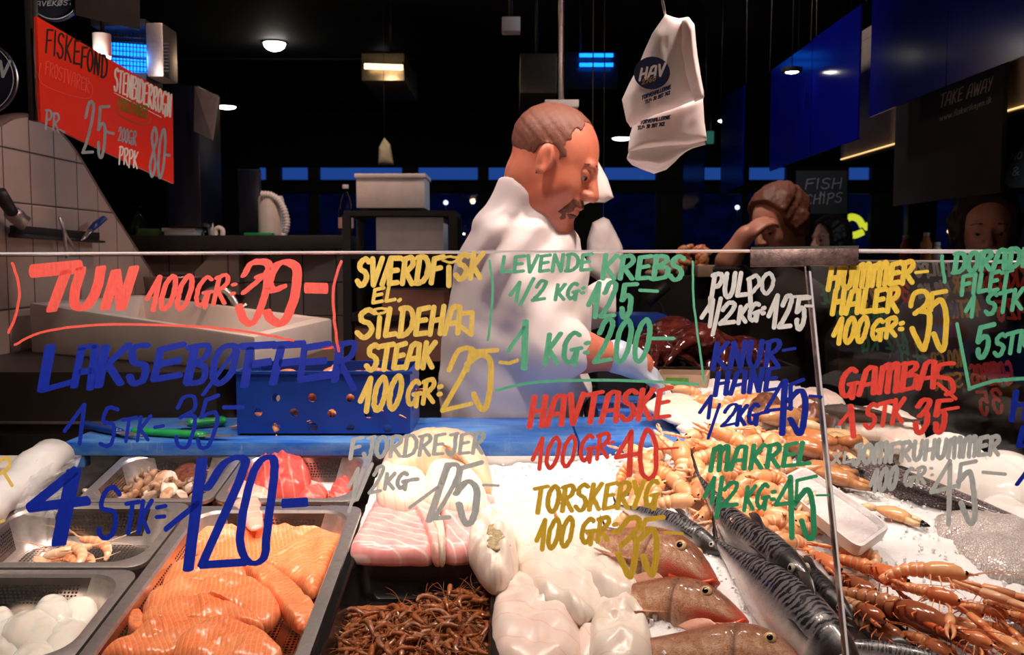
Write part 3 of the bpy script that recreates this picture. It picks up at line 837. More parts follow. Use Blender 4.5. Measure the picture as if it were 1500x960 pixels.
note(panel_l, 'blue', 'blue KNURHANE 1/2 KG 45- on the glass', [
    ('txt', 'KNUR', 1042, 541, 1140, 536, 38, C(8, 5)), ('line', '1147,513 1165,511', R(4)), ('txt', 'HANE', 1046, 580, 1136, 572, 34, C(8, 5)),
    ('txt', '1', 1024, 616, 1042, 612, 32, C(6, 5)), ('line', '1054,592 1037,642', C(5, 4)), ('txt', '2', 1056, 626, 1078, 622, 30, C(6, 4)), ('txt', 'KG-', 1078, 624, 1124, 618, 28, C(7, 5)),
    ('line', '1146,560 1122,602 1160,598', C(6, 5)), ('line', '1150,558 1146,636', C(10, 6)), ('line', '1158,600 1158,564 1176,556', C(7, 5)), ('line', '~1154,588 1172,572 1180,590 1176,624 1170,636 1158,614', C(10, 6)), ('line', '1186,580 1203,582', R(4))])
note(panel_l, 'green', 'green MAKREL 1/2 KG 45- on the glass', [
    ('txt', 'MAKREL', 1040, 690, 1184, 682, 34, C(8, 6)), ('txt', '1', 1030, 740, 1046, 736, 36, R(6)), ('line', '1058,700 1050,758', R(7)), ('txt', '2', 1056, 742, 1078, 742, 34, R(6)), ('txt', 'KG:', 1088, 748, 1134, 742, 34, R(6)),
    ('line', '1156,704 1136,740 1168,736', R(6)), ('line', '1158,700 1160,788', R(8)), ('line', '1166,740 1168,704 1196,698', R(5)), ('line', '~1166,736 1182,718 1190,736 1192,782 1184,788 1174,764', R(8)), ('line', '1196,726 1216,726', R(3))])
note(panel_l, 'yellow', 'yellow letter at the far left of the glass', [('line', '~-14,686 2,674 12,672 14,680 8,690 0,694', R(5)), ('line', '4,690 18,712', R(5)), ('line', '0,765 6,763', R(4))])
note(panel_r, 'lemon', 'bright yellow HUMMER-HALER 100 GR: 35 on the glass', [
    ('txt', 'HUMMER', 1212, 424, 1336, 414, 31, R(7.5)), ('line', '1341,399 1359,398', R(4.5)), ('txt', 'HALER', 1218, 460, 1314, 456, 34, R(7.5)), ('txt', '100', 1220, 504, 1268, 500, 36, R(7)), ('txt', 'GR:', 1276, 498, 1322, 490, 27, R(6.5)),
    ('line', '~1334,448 1340,430 1356,428 1358,444 1340,460', R(7)), ('line', '~1348,456 1362,462 1356,505 1350,510 1336,482', R(8)), ('line', '1364,454 1366,430 1386,427', R(6.5)), ('line', '~1362,452 1378,440 1386,462 1384,504 1378,512 1368,490', R(8))])
note(panel_r, 'red', 'red GAMBAS 1 STK 35- on the glass', [
    ('txt', 'GAMBA', 1230, 582, 1368, 568, 40, C(9, 6)), ('line', '~1396,532 1376,536 1374,552 1392,556 1396,572 1386,578', C(8, 6)), ('line', '1374,562 1400,584', R(5)),
    ('line', '1230,622 1248,600', R(5)), ('line', '1246,594 1250,640', C(9, 5)), ('txt', 'STK', 1266, 628, 1322, 618, 34, R(6.5)),
    ('txt', '35', 1338, 634, 1384, 634, 48, C(9, 6)), ('line', '1384,600 1404,597', R(4.5))])
note(panel_r, 'grey', 'grey XL JOMFRUHUMMER 100 GR: 45- on the glass', [
    ('txt', 'XL', 1218, 680, 1246, 678, 15, R(4)), ('txt', 'JOMFRUHUMMER', 1247, 680, 1462, 666, 27, R(6.5)), ('txt', '100', 1274, 722, 1312, 716, 32, R(6)), ('txt', 'GR', 1324, 712, 1354, 708, 24, R(5)), ('line', '1363,686 1365,686', R(4)), ('line', '1364,696 1366,696', R(4)),
    ('line', '1392,676 1364,722 1402,712', R(6)), ('line', '1392,680 1390,768', R(7)), ('line', '1404,714 1408,680 1430,676', R(6)), ('line', '~1404,706 1420,692 1426,720 1428,758 1420,766 1408,738', R(8)), ('line', '1440,692 1472,695', R(5))])
note(panel_r, 'mint', 'mint green DORADE FILET 1 STK 5 STK with a bracket line', [
    ('txt', 'DORADE', 1396, 400, 1510, 390, 28, C(8, 6)), ('txt', 'FILET', 1406, 432, 1478, 424, 28, R(6)), ('txt', '1 STK:1', 1414, 466, 1524, 448, 30, R(6)), ('txt', '5', 1424, 526, 1448, 522, 46, R(7)), ('txt', 'STK', 1456, 522, 1506, 512, 30, R(6)),
    ('line', '~1380,375 1381,392 1384,413', R(5)), ('line', '1402,475 1420,570', R(5)), ('line', '~1420,570 1450,560 1480,556 1515,554', R(5)), ('line', '1506,428 1540,424', R(5))])
note(panel_r, 'blue', 'blue letters cut by the right end of the view', [
    ('txt', 'HE', 1480, 616, 1530, 612, 42, C(9, 6)), ('txt', 'L', 1490, 656, 1512, 654, 30, C(9, 6)), ('line', '1490,710 1506,688', C(7, 5))])
# ---------------------------------------------------------------- builders for the goods on display
def lerp_tab(tab, s):
    for (a, b) in zip(tab[:-1], tab[1:]):
        if s <= b[0]:
            t = (s - a[0]) / max(1e-9, b[0] - a[0]); t = t * t * (3 - 2 * t) if len(tab) < 0 else t
            return [p + (q - p) * t for p, q in zip(a[1:], b[1:])]
    return list(tab[-1][1:])
def smooth_tab(tab, n=8):
    return curve2([tuple(r) for r in tab], n)
def bed_matrix(p, yaw=0.0, roll=0.0, pitch=0.0):
    """frame on the bed: x = along, y = away, z = bed normal, turned by yaw about the normal"""
    B = Matrix((DU, DV, DN)).transposed()
    return Matrix.Translation(p) @ (B @ Matrix.Rotation(yaw, 3, 'Z') @ Matrix.Rotation(pitch, 3, 'Y') @ Matrix.Rotation(roll, 3, 'X')).to_4x4()
def rest(px, py, up=0.0):
    """place on the ice under a pixel, lifted by up along the bed normal"""
    h = 0.0
    for _ in range(6):
        p = D(px, py, h + up); h = ice_h(p.x, p.y) * 0.6 + h * 0.4
    return D(px, py, h + up)

# ---- fish ---------------------------------------------------------------------------
def make_fish(kind, L, prof, mats, label, cat='fish', group=None, dors=1, bend=None, eye=None, gill=0.0, fins=(), tailfin=None, mouth=None, name=None):
    """kind name; prof rows (s, top, bottom, halfwidth) as fractions of length, nose at s=0; local x points to the nose, y to the back"""
    root = thing(name or kind, label, cat, (0, 0, 0), group)
    tab = smooth_tab(prof, 6); bt = smooth_tab(bend, 6) if bend else None
    def off(s): return lerp_tab(bt, s)[0] if bt else 0.0
    def X(s): return (0.5 - s) * L
    def at(s, v, side=1.0):
        """skin point: v = 0 back .. 1 belly"""
        t, b, w = lerp_tab(tab, s); a = v * math.pi
        c = (t - b) / 2; h = (t + b) / 2
        return Vector((X(s), dors * (off(s) + c + h * math.cos(a)) * L, side * w * math.sin(a) * L))
    mb = MB(); N, K = 56, 28; vs = []; uv = []; smax = tab[-1][0]
    for i in range(N + 1):
        s = smax * (i / N) ** 1.15
        t, b, w = lerp_tab(tab, s); c = (t - b) / 2; h = (t + b) / 2
        if gill: w *= 1 + 0.13 * math.exp(-((s - gill + 0.014) / 0.016) ** 2) - 0.12 * math.exp(-((s - gill - 0.012) / 0.012) ** 2)
        for k in range(K):
            a = 2 * math.pi * k / K
            sa = math.sin(a); sq = math.copysign(abs(sa) ** 0.85, sa)
            vs.append((X(s), dors * (off(s) + c + h * math.cos(a)) * L, w * sq * L)); uv.append((s, abs(2 * k / K - 1) * -1 + 1))
    fs = [(i * K + k, i * K + (k + 1) % K, (i + 1) * K + (k + 1) % K, (i + 1) * K + k) for i in range(N) for k in range(K)]
    fs += [tuple(range(K - 1, -1, -1)), tuple(N * K + k for k in range(K))]
    if dors < 0: fs = [f[::-1] for f in fs]
    mb.add(vs, fs, uv)
    link('body', mb.mesh('body'), root, mats['skin'])
    def fan(nm, base, tips, th, mat, notch=0.0):
        """a rayed fin between a base line and tip line of local points"""
        m = MB(); n = len(base); a = []; b = []
        for p, q in zip(base, tips):
            a += [p + Vector((0, 0, th)), q + Vector((0, 0, th * .3))]; b += [p - Vector((0, 0, th)), q - Vector((0, 0, th * .3))]
        u = [(i / max(1, n - 1), j) for i in range(n) for j in (0, 1)]
        f = []
        for i in range(n - 1):
            f += [(2 * i, 2 * i + 2, 2 * i + 3, 2 * i + 1), (2 * n + 2 * i, 2 * n + 2 * i + 1, 2 * n + 2 * i + 3, 2 * n + 2 * i + 2),
                  (2 * i + 1, 2 * i + 3, 2 * n + 2 * i + 3, 2 * n + 2 * i + 1)]
        f += [(0, 1, 2 * n + 1, 2 * n), (2 * n - 2, 4 * n - 2, 4 * n - 1, 2 * n - 1)]
        m.add(a + b, f, u + u); return link(nm, m.mesh(nm), root, mat)
    if tailfin:
        sp, ln, fork = tailfin
        s0 = smax - 0.01; n = 15; base = []; tips = []
        t, b, w = lerp_tab(tab, s0)
        for i in range(n):
            q = i / (n - 1) * 2 - 1
            base.append(Vector((X(s0), dors * (off(s0) + q * t) * L, 0)))
            tips.append(Vector((X(s0) - ln * L * (1 - fork * (1 - abs(q) ** 1.3)), dors * (off(s0) + q * sp) * L, 0.004 * L * math.sin(i * 2.2))))
        fan('tail_fin', base, tips, 0.006 * L, mats['fin'])
    for fn in fins:
        nm, s0, s1, v, hgt, sweep, side = fn
        n = 13; base = []; tips = []
        for i in range(n):
            q = i / (n - 1); s = s0 + (s1 - s0) * q
            p = at(s, v); base.append(p * 0.985)
            o = Vector((-sweep * L * (0.6 + 0.4 * q), dors * hgt * L * (1 if v < 0.5 else -1) * (math.sin(math.pi * (0.12 + 0.80 * q)) ** 0.7) * (1 + 0.06 * math.sin(i * 3.1)), side * L))
            tips.append(p + o)
        fan(nm, base, tips, 0.004 * L, mats['fin'])
    if eye:
        s, v, r = eye
        for sd in (1, -1):
            p = at(s, v, sd); n_ = Vector((0.1, dors * math.cos(v * math.pi) * .4, sd)).normalized()
            Q = n_.to_track_quat('Z', 'Y').to_matrix()
            e = MB(); e.ball(p + n_ * r * L * 0.02, (r * L, r * L, r * L * .5), 18, 10, Q); eo = link('eye', e.mesh('eye'), root, mats['iris'])
            q = MB(); q.ball(p + n_ * r * L * 0.38, (r * L * .52, r * L * .52, r * L * .24), 14, 8, Q); link('pupil', q.mesh('pupil'), eo, MAT['pupil'])
    if mouth:
        pts = [at(s, v, 1) for s, v in reversed(mouth['line'])]
        pts2 = [at(s, v, -1) for s, v in mouth['line']]
        m = MB(); m.tube(pts + pts2, mouth['r'] * L, 8, 0.8); link('lips', m.mesh('lips'), root, mats.get('lips', mats['fin']))
        if 'gap' in mouth:
            m = MB(); m.tube([p + Vector((-0.004 * L, -dors * mouth['gap'] * L, 0)) for p in pts + pts2], mouth['r'] * L * .75, 8, 0.8); link('lower_jaw', m.mesh('lower_jaw'), root, mats.get('lips', mats['fin']))
    return root
def lay_fish(root, nose, tail, h, roll=0.0, lift=(0, 0)):
    a = D(*nose, h + lift[0]); b = D(*tail, h + lift[1])
    x = (a - b).normalized(); z = (DN - x * DN.dot(x)).normalized(); y = z.cross(x)
    B = Matrix((x, y, z)).transposed() @ Matrix.Rotation(roll, 3, 'X')
    root.matrix_world = Matrix.Translation((a + b) / 2) @ B.to_4x4()
def fish_len(nose, tail, h): return (D(*nose, h) - D(*tail, h)).length

# ---- slabs of fillet ----------------------------------------------------------------
def slab(name, px, h, th, mat, label, cat, group=None, ang=0.0, p=3.0, nz=0.10, nsc=40, centre=None, wave=0.0, seed=0, rings=14, edge=0.0, kind=None, tilt=(0, 0)):
    """a soft slab over a pixel outline laid on the bed at offset h, th thick"""
    pts = [D(x, y, h) for x, y in px]
    c3 = D(*centre, h) if centre else sum(pts, Vector()) / len(pts)
    l2 = [((q - c3).dot(DU), (q - c3).dot(DV)) for q in pts]
    cv = curve2(l2 + [l2[0]], 7)[:-1]; n = len(cv)
    vs = []; uv = []; ca, sa = math.cos(ang), math.sin(ang)
    def put(x, y, z):
        vs.append(c3 + DU * x + DV * y + DN * z); uv.append((x * ca + y * sa, -x * sa + y * ca))
    def hz(x, y, r):
        q = Vector((x * nsc + seed * 3.7, y * nsc, seed))
        base = th * max(0.0, 1 - r ** p) ** 0.5
        return base * (1 + nz * 2.0 * mnoise.noise(q) + nz * mnoise.noise(q * 2.7)) + wave * math.sin((x * ca + y * sa) * 60 + seed) * (1 - r) + (tilt[0] * x + tilt[1] * y)
    put(0, 0, hz(0, 0, 0))
    rs = [math.sin(math.pi / 2 * (i / rings)) for i in range(1, rings + 1)]
    for r in rs:
        for k, (x, y) in enumerate(cv):
            f = r * (1 + edge * mnoise.noise(Vector((x * 220, y * 220, seed + 9))) * r)
            put(x * f, y * f, hz(x * f, y * f, r))
    for f, z in ((0.985, -0.25), (0.9, -0.42)):
        for x, y in cv: put(x * f, y * f, z * th + tilt[0] * x + tilt[1] * y)
    put(0, 0, -0.42 * th)
    fs = [(0, 1 + k, 1 + (k + 1) % n) for k in range(n)]
    R_ = rings + 2
    for i in range(R_ - 1):
        o = 1 + i * n; o2 = o + n
        fs += [(o + k, o2 + k, o2 + (k + 1) % n, o + (k + 1) % n) for k in range(n)]
    o = 1 + (R_ - 1) * n; e = len(vs) - 1
    fs += [(o + k, e, o + (k + 1) % n) for k in range(n)]
    return wthing(name, MB().add(vs, fs, uv).mesh(name), mat, label, cat, group, kind)

# ---- pans ---------------------------------------------------------------------------
def rrect(hx, hy, r, n=6):
    o = []
    for cx, cy, a0 in ((hx - r, hy - r, 0), (-hx + r, hy - r, 90), (-hx + r, -hy + r, 180), (hx - r, -hy + r, 270)):
        for i in range(n + 1):
            a = math.radians(a0 + 90 * i / n); o.append((cx + r * math.cos(a), cy + r * math.sin(a)))
    return o
def make_tray(name, x0, x1, y0, y1, depth, rim, mats, label, lift=0.004, r=0.045, taper=0.018, group=None, perf=True, cat='tray'):
    """gastronorm pan let into the bed; x/y extents on the bed plane"""
    c = Vector(((x0 + x1) / 2, (y0 + y1) / 2, dz((y0 + y1) / 2))) + DN * lift
    hx, hy = (x1 - x0) / 2, (y1 - y0) / 2 * math.sqrt(1 + SLOPE ** 2)
    root = thing(name, label, cat, (0, 0, 0), group)
    root.matrix_world = bed_matrix(c)
    n = 6; per = 4 * (n + 1)
    mb = MB()
    rings = [rrect(hx, hy, r * .55, n), rrect(hx, hy, r * .55, n), rrect(hx - 0.003, hy - 0.003, r * .5, n), rrect(hx - rim, hy - rim, r, n), rrect(hx - rim - 0.003, hy - rim - 0.003, r, n)]
    zs = [-0.008, -0.001, 0.0, 0.0, -0.005]
    vs = [(x, y, z) for rg, z in zip(rings, zs) for x, y in rg]
    fs = [(i * per + k, i * per + (k + 1) % per, (i + 1) * per + (k + 1) % per, (i + 1) * per + k) for i in range(len(zs) - 1) for k in range(per)]
    mb.add(vs, fs)
    link('rim', mb.mesh('rim', smooth='auto'), root, mats[0])
    mb = MB()
    a = rrect(hx - rim - 0.003, hy - rim - 0.003, r, n); b = rrect(hx - rim - taper, hy - rim - taper, r, n); d = rrect(hx - rim - taper - 0.012, hy - rim - taper - 0.012, r * .8, n)
    s = 0.0; U = []
    for k in range(per + 1):
        p, q = a[k % per], a[(k - 1) % per]
        if k: s += math.hypot(p[0] - q[0], p[1] - q[1])
        U.append(s)
    for k in range(per):
        k2 = (k + 1) % per; corner = (k % (n + 1)) != n
        mb.cur = 0 if (corner or not perf) else 1
        mid = (U[k] + U[k + 1]) / 2
        mb.add([(*a[k], -0.005), (*a[k2], -0.005), (*b[k2], -depth + 0.012), (*b[k], -depth + 0.012)], [(0, 1, 2, 3)],
               [(U[k] - mid, 0.0), (U[k + 1] - mid, 0.0), (U[k + 1] - mid, depth), (U[k] - mid, depth)])
    mb.cur = 0
    for k in range(per):
        k2 = (k + 1) % per
        mb.add([(*b[k], -depth + 0.012), (*b[k2], -depth + 0.012), (*d[k2], -depth), (*d[k], -depth)], [(0, 1, 2, 3)])
    mb.cur = 1 if perf else 0
    mb.add([(x, y, -depth) for x, y in d], [tuple(range(per))], [(x, y + 0.5) for x, y in d])
    link('basin', mb.mesh('basin', smooth='auto', weld=1e-5), root, [mats[0], mats[1]] if perf else mats[0])
    return root
# ---- crustaceans --------------------------------------------------------------------
def make_langoustine(L, curl, spread, mats, label, group=None, full=False, cat='langoustine', name='langoustine', clawlen=1.0, seed=0, fat=1.15, clawyaw=0, clawfat=1.0):
    """body lies along x (head +x), back up (+z); curl = how far the tail turns under, in radians"""
    rnd = random.Random(seed)
    root = thing(name, label, cat, (0, 0, 0), group)
    car = [(a, b * fat, c) for a, b, c in [(-.02, .070, 1.0), (.05, .088, 1.05), (.15, .094, 1.06), (.26, .088, 1.05), (.34, .070, 1.0), (.39, .042, .9), (.43, .016, .8), (.52, .004, .8)]]
    mb = MB(); mb.tube([(x * L, 0, (0.0 + .02 * math.sin((x + .02) * 5) + (0.03 if x > .4 else 0)) * L) for x, r, f in car], [r * L for x, r, f in car], 16, [f for x, r, f in car], up=(0, 0, 1), us=[.0 + .1 * i / 7 for i in range(8)])
    link('carapace', mb.mesh('carapace'), root, mats['shell'])
    # abdomen: six overlapping rings along a curve
    pts = []; rad = []; us = []; p = Vector((-.02 * L, 0, 0)); a = 0.0; seg = 0.085 * L
    for i in range(6):
        for j in range(6):
            t = j / 6; rr = (.088 - .0065 * (i + t)) * L * fat * (0.90 + 0.16 * math.sin(math.pi * min(1, t * 1.15)) ** .5)
            pts.append(p.copy()); rad.append(rr); us.append((i + t) / 6)
            p = p + Vector((-math.cos(a), 0, -math.sin(a))) * seg / 6; a += curl / 36
    mb = MB(); mb.tube(pts, rad, 14, 0.88, up=(0, 0, 1), us=us); link('abdomen', mb.mesh('abdomen'), root, mats['tail'])
    mb = MB(); d = Vector((-math.cos(a), 0, -math.sin(a))); up = Vector((-math.sin(a), 0, math.cos(a)))
    for k in (-2, -1, 0, 1, 2):
        dd = (d + Vector((0, k * .42, 0))).normalized(); q = p
        mb.tube([q, q + dd * .05 * L, q + dd * .11 * L, q + dd * .15 * L], [.012 * L, .026 * L, .030 * L, .010 * L], 10, 0.22, up=up)
    link('tail_fan', mb.mesh('tail_fan'), root, mats['tail'])
    for sd in (1, -1):
        # eye
        e = MB(); e.ball((.40 * L, sd * .040 * L, .045 * L), (.018 * L, .018 * L, .022 * L), 10, 8); link('eye', e.mesh('eye'), root, MAT['pupil'])
        # claw arm
        mb = MB(); c = clawlen
        sp = spread * sd + clawyaw + rnd.uniform(-.12, .12); dr = Vector((math.cos(sp), math.sin(sp), -.10)); sh = Vector((.24 * L, sd * .06 * L, -.045 * L))
        e1 = sh + Vector((.10 * L, sd * .09 * L, -.02 * L)); e2 = e1 + dr * .13 * L * c; e3 = e2 + dr * .20 * L * c
        mb.tube([sh, e1, (e1 + e2) / 2, e2], [.018 * L, .024 * L, .027 * L, .030 * L], 9)
        mb.tube([e2, e2 + dr * .03 * L, (e2 + e3) / 2, e3], [.022 * L, .036 * L * clawfat, .042 * L * clawfat, .036 * L * clawfat], 10, 0.75)
        sid = dr.cross(Vector((0, 0, 1))).normalized()
        for q in (1, -1):
            o = sid * q * .016 * L * clawfat
            f = [e3 + o, e3 + dr * .08 * L * c + o * 1.7, e3 + dr * .16 * L * c + o * 1.4, e3 + dr * .235 * L * c + o * .3]
            mb.tube(f, [.022 * L * clawfat, .019 * L * clawfat, .013 * L * clawfat, .003 * L], 8)
        link('claw', mb.mesh('claw'), root, mats['claw'])
        if full:
            for k in range(3):
                mb = MB(); b0 = Vector(((.16 - .07 * k) * L, sd * .07 * L, -.05 * L)); an = sd * (1.1 + .3 * k) + rnd.uniform(-.2, .2)
                q = Vector((math.cos(an), math.sin(an), 0)); mb.tube([b0, b0 + q * .12 * L + Vector((0, 0, .03 * L)), b0 + q * .24 * L + Vector((0, 0, -.05 * L)), b0 + q * .30 * L + Vector((.03 * L, 0, -.09 * L))], [.012 * L, .010 * L, .007 * L, .002 * L], 6)
                link('leg', mb.mesh('leg'), root, mats['claw'])
            mb = MB(); q0 = Vector((.42 * L, sd * .03 * L, .02 * L)); w = rnd.uniform(.2, .5) * sd
            mb.tube([q0 + Vector((t * .75 * L * math.cos(w * t), t * .7 * L * math.sin(w * t) + sd * .05 * L * t, (.14 * math.sin(t * 2.6) - .05 * t) * L)) for t in [i / 9 for i in range(10)]], [.006 * L * (1 - i / 10.5) for i in range(10)], 5)
            link('antenna', mb.mesh('antenna'), root, mats['claw'])
    return root
def shrimp_mesh(L, seed):
    rnd = random.Random(seed); mb = MB(); pts = []; rad = []; p = Vector((0, 0, 0)); a = rnd.uniform(-.1, .2); c = rnd.uniform(1.6, 3.2)
    for i in range(15):
        t = i / 14; pts.append(p.copy()); rad.append(L * (.085 * math.sin(math.pi * (.16 + .74 * t)) * (1 + .10 * (i % 2))))
        p = p + Vector((-math.cos(a), 0, -math.sin(a))) * L * .066; a += c / 14 * (0.3 if t < .4 else 1.35)
    mb.tube(pts, rad, 9, 1.1, up=(0, 0, 1))
    d = Vector((-math.cos(a), 0, -math.sin(a)))
    for k in (-1, 0, 1): mb.tube([p, p + (d + Vector((0, k * .4, 0))) * L * .07, p + (d + Vector((0, k * .5, 0))) * L * .13], [.02 * L, .03 * L, .006 * L], 6, .3)
    for k in range(2):
        s = 1 if k else -1; w = rnd.uniform(.1, .6) * s
        mb.tube([(t * .75 * L * math.cos(w * t), t * .6 * L * math.sin(w * t), (.18 * math.sin(t * 2.5)) * L) for t in (0, .25, .5, .75, 1)], [.010 * L, .009 * L, .008 * L, .007 * L, .003 * L], 4)
    for k in range(4):
        b = pts[3 + k]; q = rnd.uniform(-.5, .5)
        mb.tube([b, b + Vector((.06 * L, q * .1 * L, -.13 * L)), b + Vector((.14 * L, q * .2 * L, -.22 * L))], [.013 * L, .011 * L, .005 * L], 4)
    mb.tube([(0, 0, .03 * L), (.12 * L, 0, .06 * L), (.20 * L, 0, .09 * L)], [.03 * L, .014 * L, .003 * L], 5)
    return mb.mesh('shrimp')

# ---------------------------------------------------------------- materials of the goods
MAT = {}
MAT['pupil'] = simple('eye_black', (0.004, 0.004, 0.004), 0.06)
def m_perf():
    m = NT('perforated_steel'); uv = m.coord('UV'); s = m.sep(uv); P = 0.0074
    fx = m.math('SUBTRACT', m.math('FRACT', m.math('DIVIDE', m.math('ADD', s[0], 10.0), P)), 0.5)
    fy = m.math('SUBTRACT', m.math('FRACT', m.math('DIVIDE', m.math('ADD', s[1], 10.0), P)), 0.5)
    r = m.math('SQRT', m.math('ADD', m.math('MULTIPLY', fx, fx), m.math('MULTIPLY', fy, fy)))
    hole = m.math('LESS_THAN', r, 0.33)  # holes are painted dots, the shade inside them put into the colour
    band = m.math('MULTIPLY', m.math('GREATER_THAN', s[1], 0.014), m.math('LESS_THAN', m.math('ABSOLUTE', m.math('SUBTRACT', s[1], 0.033)), 0.0205))
    band = m.math('MAXIMUM', band, m.math('GREATER_THAN', s[1], 0.2))
    ax = m.math('ABSOLUTE', s[0])
    gap = m.math('GREATER_THAN', m.math('ABSOLUTE', m.math('SUBTRACT', ax, 0.083)), 0.008)
    hole = m.math('MULTIPLY', hole, m.math('MULTIPLY', band, gap))
    o = m.coord(); nz = m.noise(m.mapping(o, (14, 180, 60)), 3.0, 4)
    st = m.bsdf((0.70, 0.62, 0.58), m.math('ADD', m.math('MULTIPLY', nz, 0.12), 0.16), 1.0)
    return m.done(m.n('MixShader', {0: hole, 1: st, 2: m.bsdf((0.012, 0.008, 0.006), 0.6)}))
MAT['perf'] = m_perf()
MAT['pan'] = steel_mat('pan_steel', (0.70, 0.64, 0.61), 0.32)
def m_salmon():
    m = NT('salmon_flesh'); uv = m.coord('UV'); o = m.coord()
    w = m.wave(uv, 42, 3.0, 3, 0.5, 'X', 'SIN')
    w2 = m.wave(m.mapping(uv, (1, 1, 1), (0, 0, 0.9)), 38, 2.6, 3, 0.3, 'X', 'SIN')
    f = m.ramp(m.math('MAXIMUM', m.ramp(w, [(0.80, 0.0), (0.98, 1.0)]), m.math('MULTIPLY', m.ramp(w2, [(0.86, 0.0), (0.99, 1.0)]), 0.5)), [(0, 0.0), (1, 0.42)])
    nz = m.noise(uv, 16, 4)
    c = m.mix((0.93, 0.20, 0.055), (0.96, 0.33, 0.13), m.ramp(nz, [(0.3, 0.0), (0.7, 1.0)]))
    c = m.mix(c, (0.97, 0.56, 0.36), f)
    b = m.bump(m.math('ADD', m.math('MULTIPLY', w, 0.5), m.noise(uv, 90, 3)), 0.22, 0.003)
    return m.done(m.bsdf(c, 0.27, 0, b, Subsurface_Weight=0.35, Subsurface_Radius=(0.02, 0.006, 0.003), Subsurface_Scale=0.5))
MAT['salmon'] = m_salmon()
def m_flesh(name, a, b, line=None, ls=40, lw=0.9, rough=0.28, nsc=14, sssw=0.35, bump=0.18, ldist=2.0):
    m = NT(name); uv = m.coord('UV')
    c = m.mix(a, b, m.ramp(m.noise(uv, nsc, 4, 0.6), [(0.32, 0.0), (0.68, 1.0)]))
    h = m.noise(uv, 70, 3)
    if line:
        w = m.wave(uv, ls, ldist, 3, 0.4, 'X', 'SIN'); f = m.ramp(w, [(lw, 0.0), (min(1, lw + 0.1), 0.8)]); c = m.mix(c, line, f)
        h = m.math('ADD', h, m.math('MULTIPLY', w, 0.35))
    return m.done(m.bsdf(c, rough, 0, m.bump(h, bump, 0.003), Subsurface_Weight=sssw, Subsurface_Radius=(0.018, 0.010, 0.008), Subsurface_Scale=0.6))
MAT['cod'] = m_flesh('white_fillet', (0.80, 0.68, 0.58), (0.86, 0.78, 0.70), (0.76, 0.60, 0.50), 9, 0.985, bump=.08, ldist=6)
MAT['cod_pink'] = m_flesh('pinkish_fillet', (0.80, 0.60, 0.52), (0.86, 0.75, 0.68), (0.78, 0.50, 0.44), 8, 0.985, bump=.08, ldist=6)
MAT['loin'] = m_flesh('pink_steak', (0.78, 0.33, 0.30), (0.88, 0.54, 0.46), (0.92, 0.72, 0.66), 14, 0.90, nsc=22, ldist=7)
MAT['loin_red'] = m_flesh('rosy_steak', (0.76, 0.26, 0.27), (0.88, 0.48, 0.44), (0.93, 0.70, 0.66), 16, 0.90, nsc=30, ldist=9)
MAT['skin_band'] = m_flesh('pale_skin_band', (0.62, 0.52, 0.40), (0.75, 0.65, 0.54))
MAT['peach'] = m_flesh('peach_loin', (0.86, 0.50, 0.31), (0.90, 0.66, 0.46), (0.88, 0.62, 0.44), 20, 0.85, nsc=9)
MAT['cream'] = m_flesh('cream_loin', (0.88, 0.74, 0.60), (0.92, 0.83, 0.72), (0.84, 0.58, 0.42), 20, 0.92)
MAT['tuna'] = m_flesh('tuna_flesh', (0.56, 0.06, 0.05), (0.72, 0.14, 0.11), (0.80, 0.28, 0.22), 12, 0.95, nsc=18, ldist=6)
MAT['tuna_pale'] = m_flesh('pale_tuna', (0.80, 0.36, 0.28), (0.86, 0.52, 0.42), (0.90, 0.66, 0.56), 12, 0.94, ldist=6)
MAT['squid'] = m_flesh('squid_white', (0.90, 0.85, 0.80), (0.93, 0.90, 0.86), None, rough=0.18, sssw=0.5)
MAT['scallop'] = m_flesh('scallop_white', (0.88, 0.82, 0.72), (0.92, 0.88, 0.80), None, rough=0.14, sssw=0.5)
MAT['green_skin'] = simple('olive_membrane', (0.38, 0.30, 0.16), 0.5, var=0.45, scale=140, bump=0.4, bscale=200)
def m_mackerel(name, dark=(0.010, 0.010, 0.012), mid=(0.13, 0.12, 0.125), belly=(0.72, 0.66, 0.64)):
    m = NT(name); uv = m.coord('UV'); s = m.sep(uv)
    w = m.wave(m.mapping(uv, (1, 0.16, 1)), 13, 7.5, 2, 2.6, 'X', 'SIN')
    st = m.ramp(w, [(0.42, 0.0), (0.58, 1.0)])
    back = m.mix(mid, dark, st)
    nz = m.noise(m.mapping(uv, (9, 1.4, 1)), 3, 3)
    vv = m.math('ADD', s[1], m.math('MULTIPLY', m.math('SUBTRACT', nz, 0.5), 0.10))
    c = m.mix(back, (0.20, 0.19, 0.20), m.ramp(vv, [(0.40, 0.0), (0.46, 1.0)]))
    c = m.mix(c, belly, m.ramp(vv, [(0.46, 0.0), (0.58, 1.0)]))
    c = m.mix(c, (0.03, 0.026, 0.026), m.ramp(s[0], [(0.13, 1.0), (0.21, 0.0)]))
    return m.done(m.bsdf(c, m.math('ADD', 0.20, m.math('MULTIPLY', m.noise(uv, 60, 3), 0.2)), m.ramp(vv, [(0.35, 0.05), (0.6, 0.25)]), m.bump(m.noise(m.mapping(uv, (60, 20, 1)), 4, 2), 0.12, 0.002), Coat_Weight=0.35, Coat_Roughness=0.1))
MAT['mackerel'] = m_mackerel('mackerel_skin')
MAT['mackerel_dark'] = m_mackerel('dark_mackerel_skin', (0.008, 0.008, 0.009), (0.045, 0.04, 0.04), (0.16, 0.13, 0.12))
MAT['fin_dark'] = simple('dark_fin', (0.045, 0.035, 0.033), 0.3, scale=120)
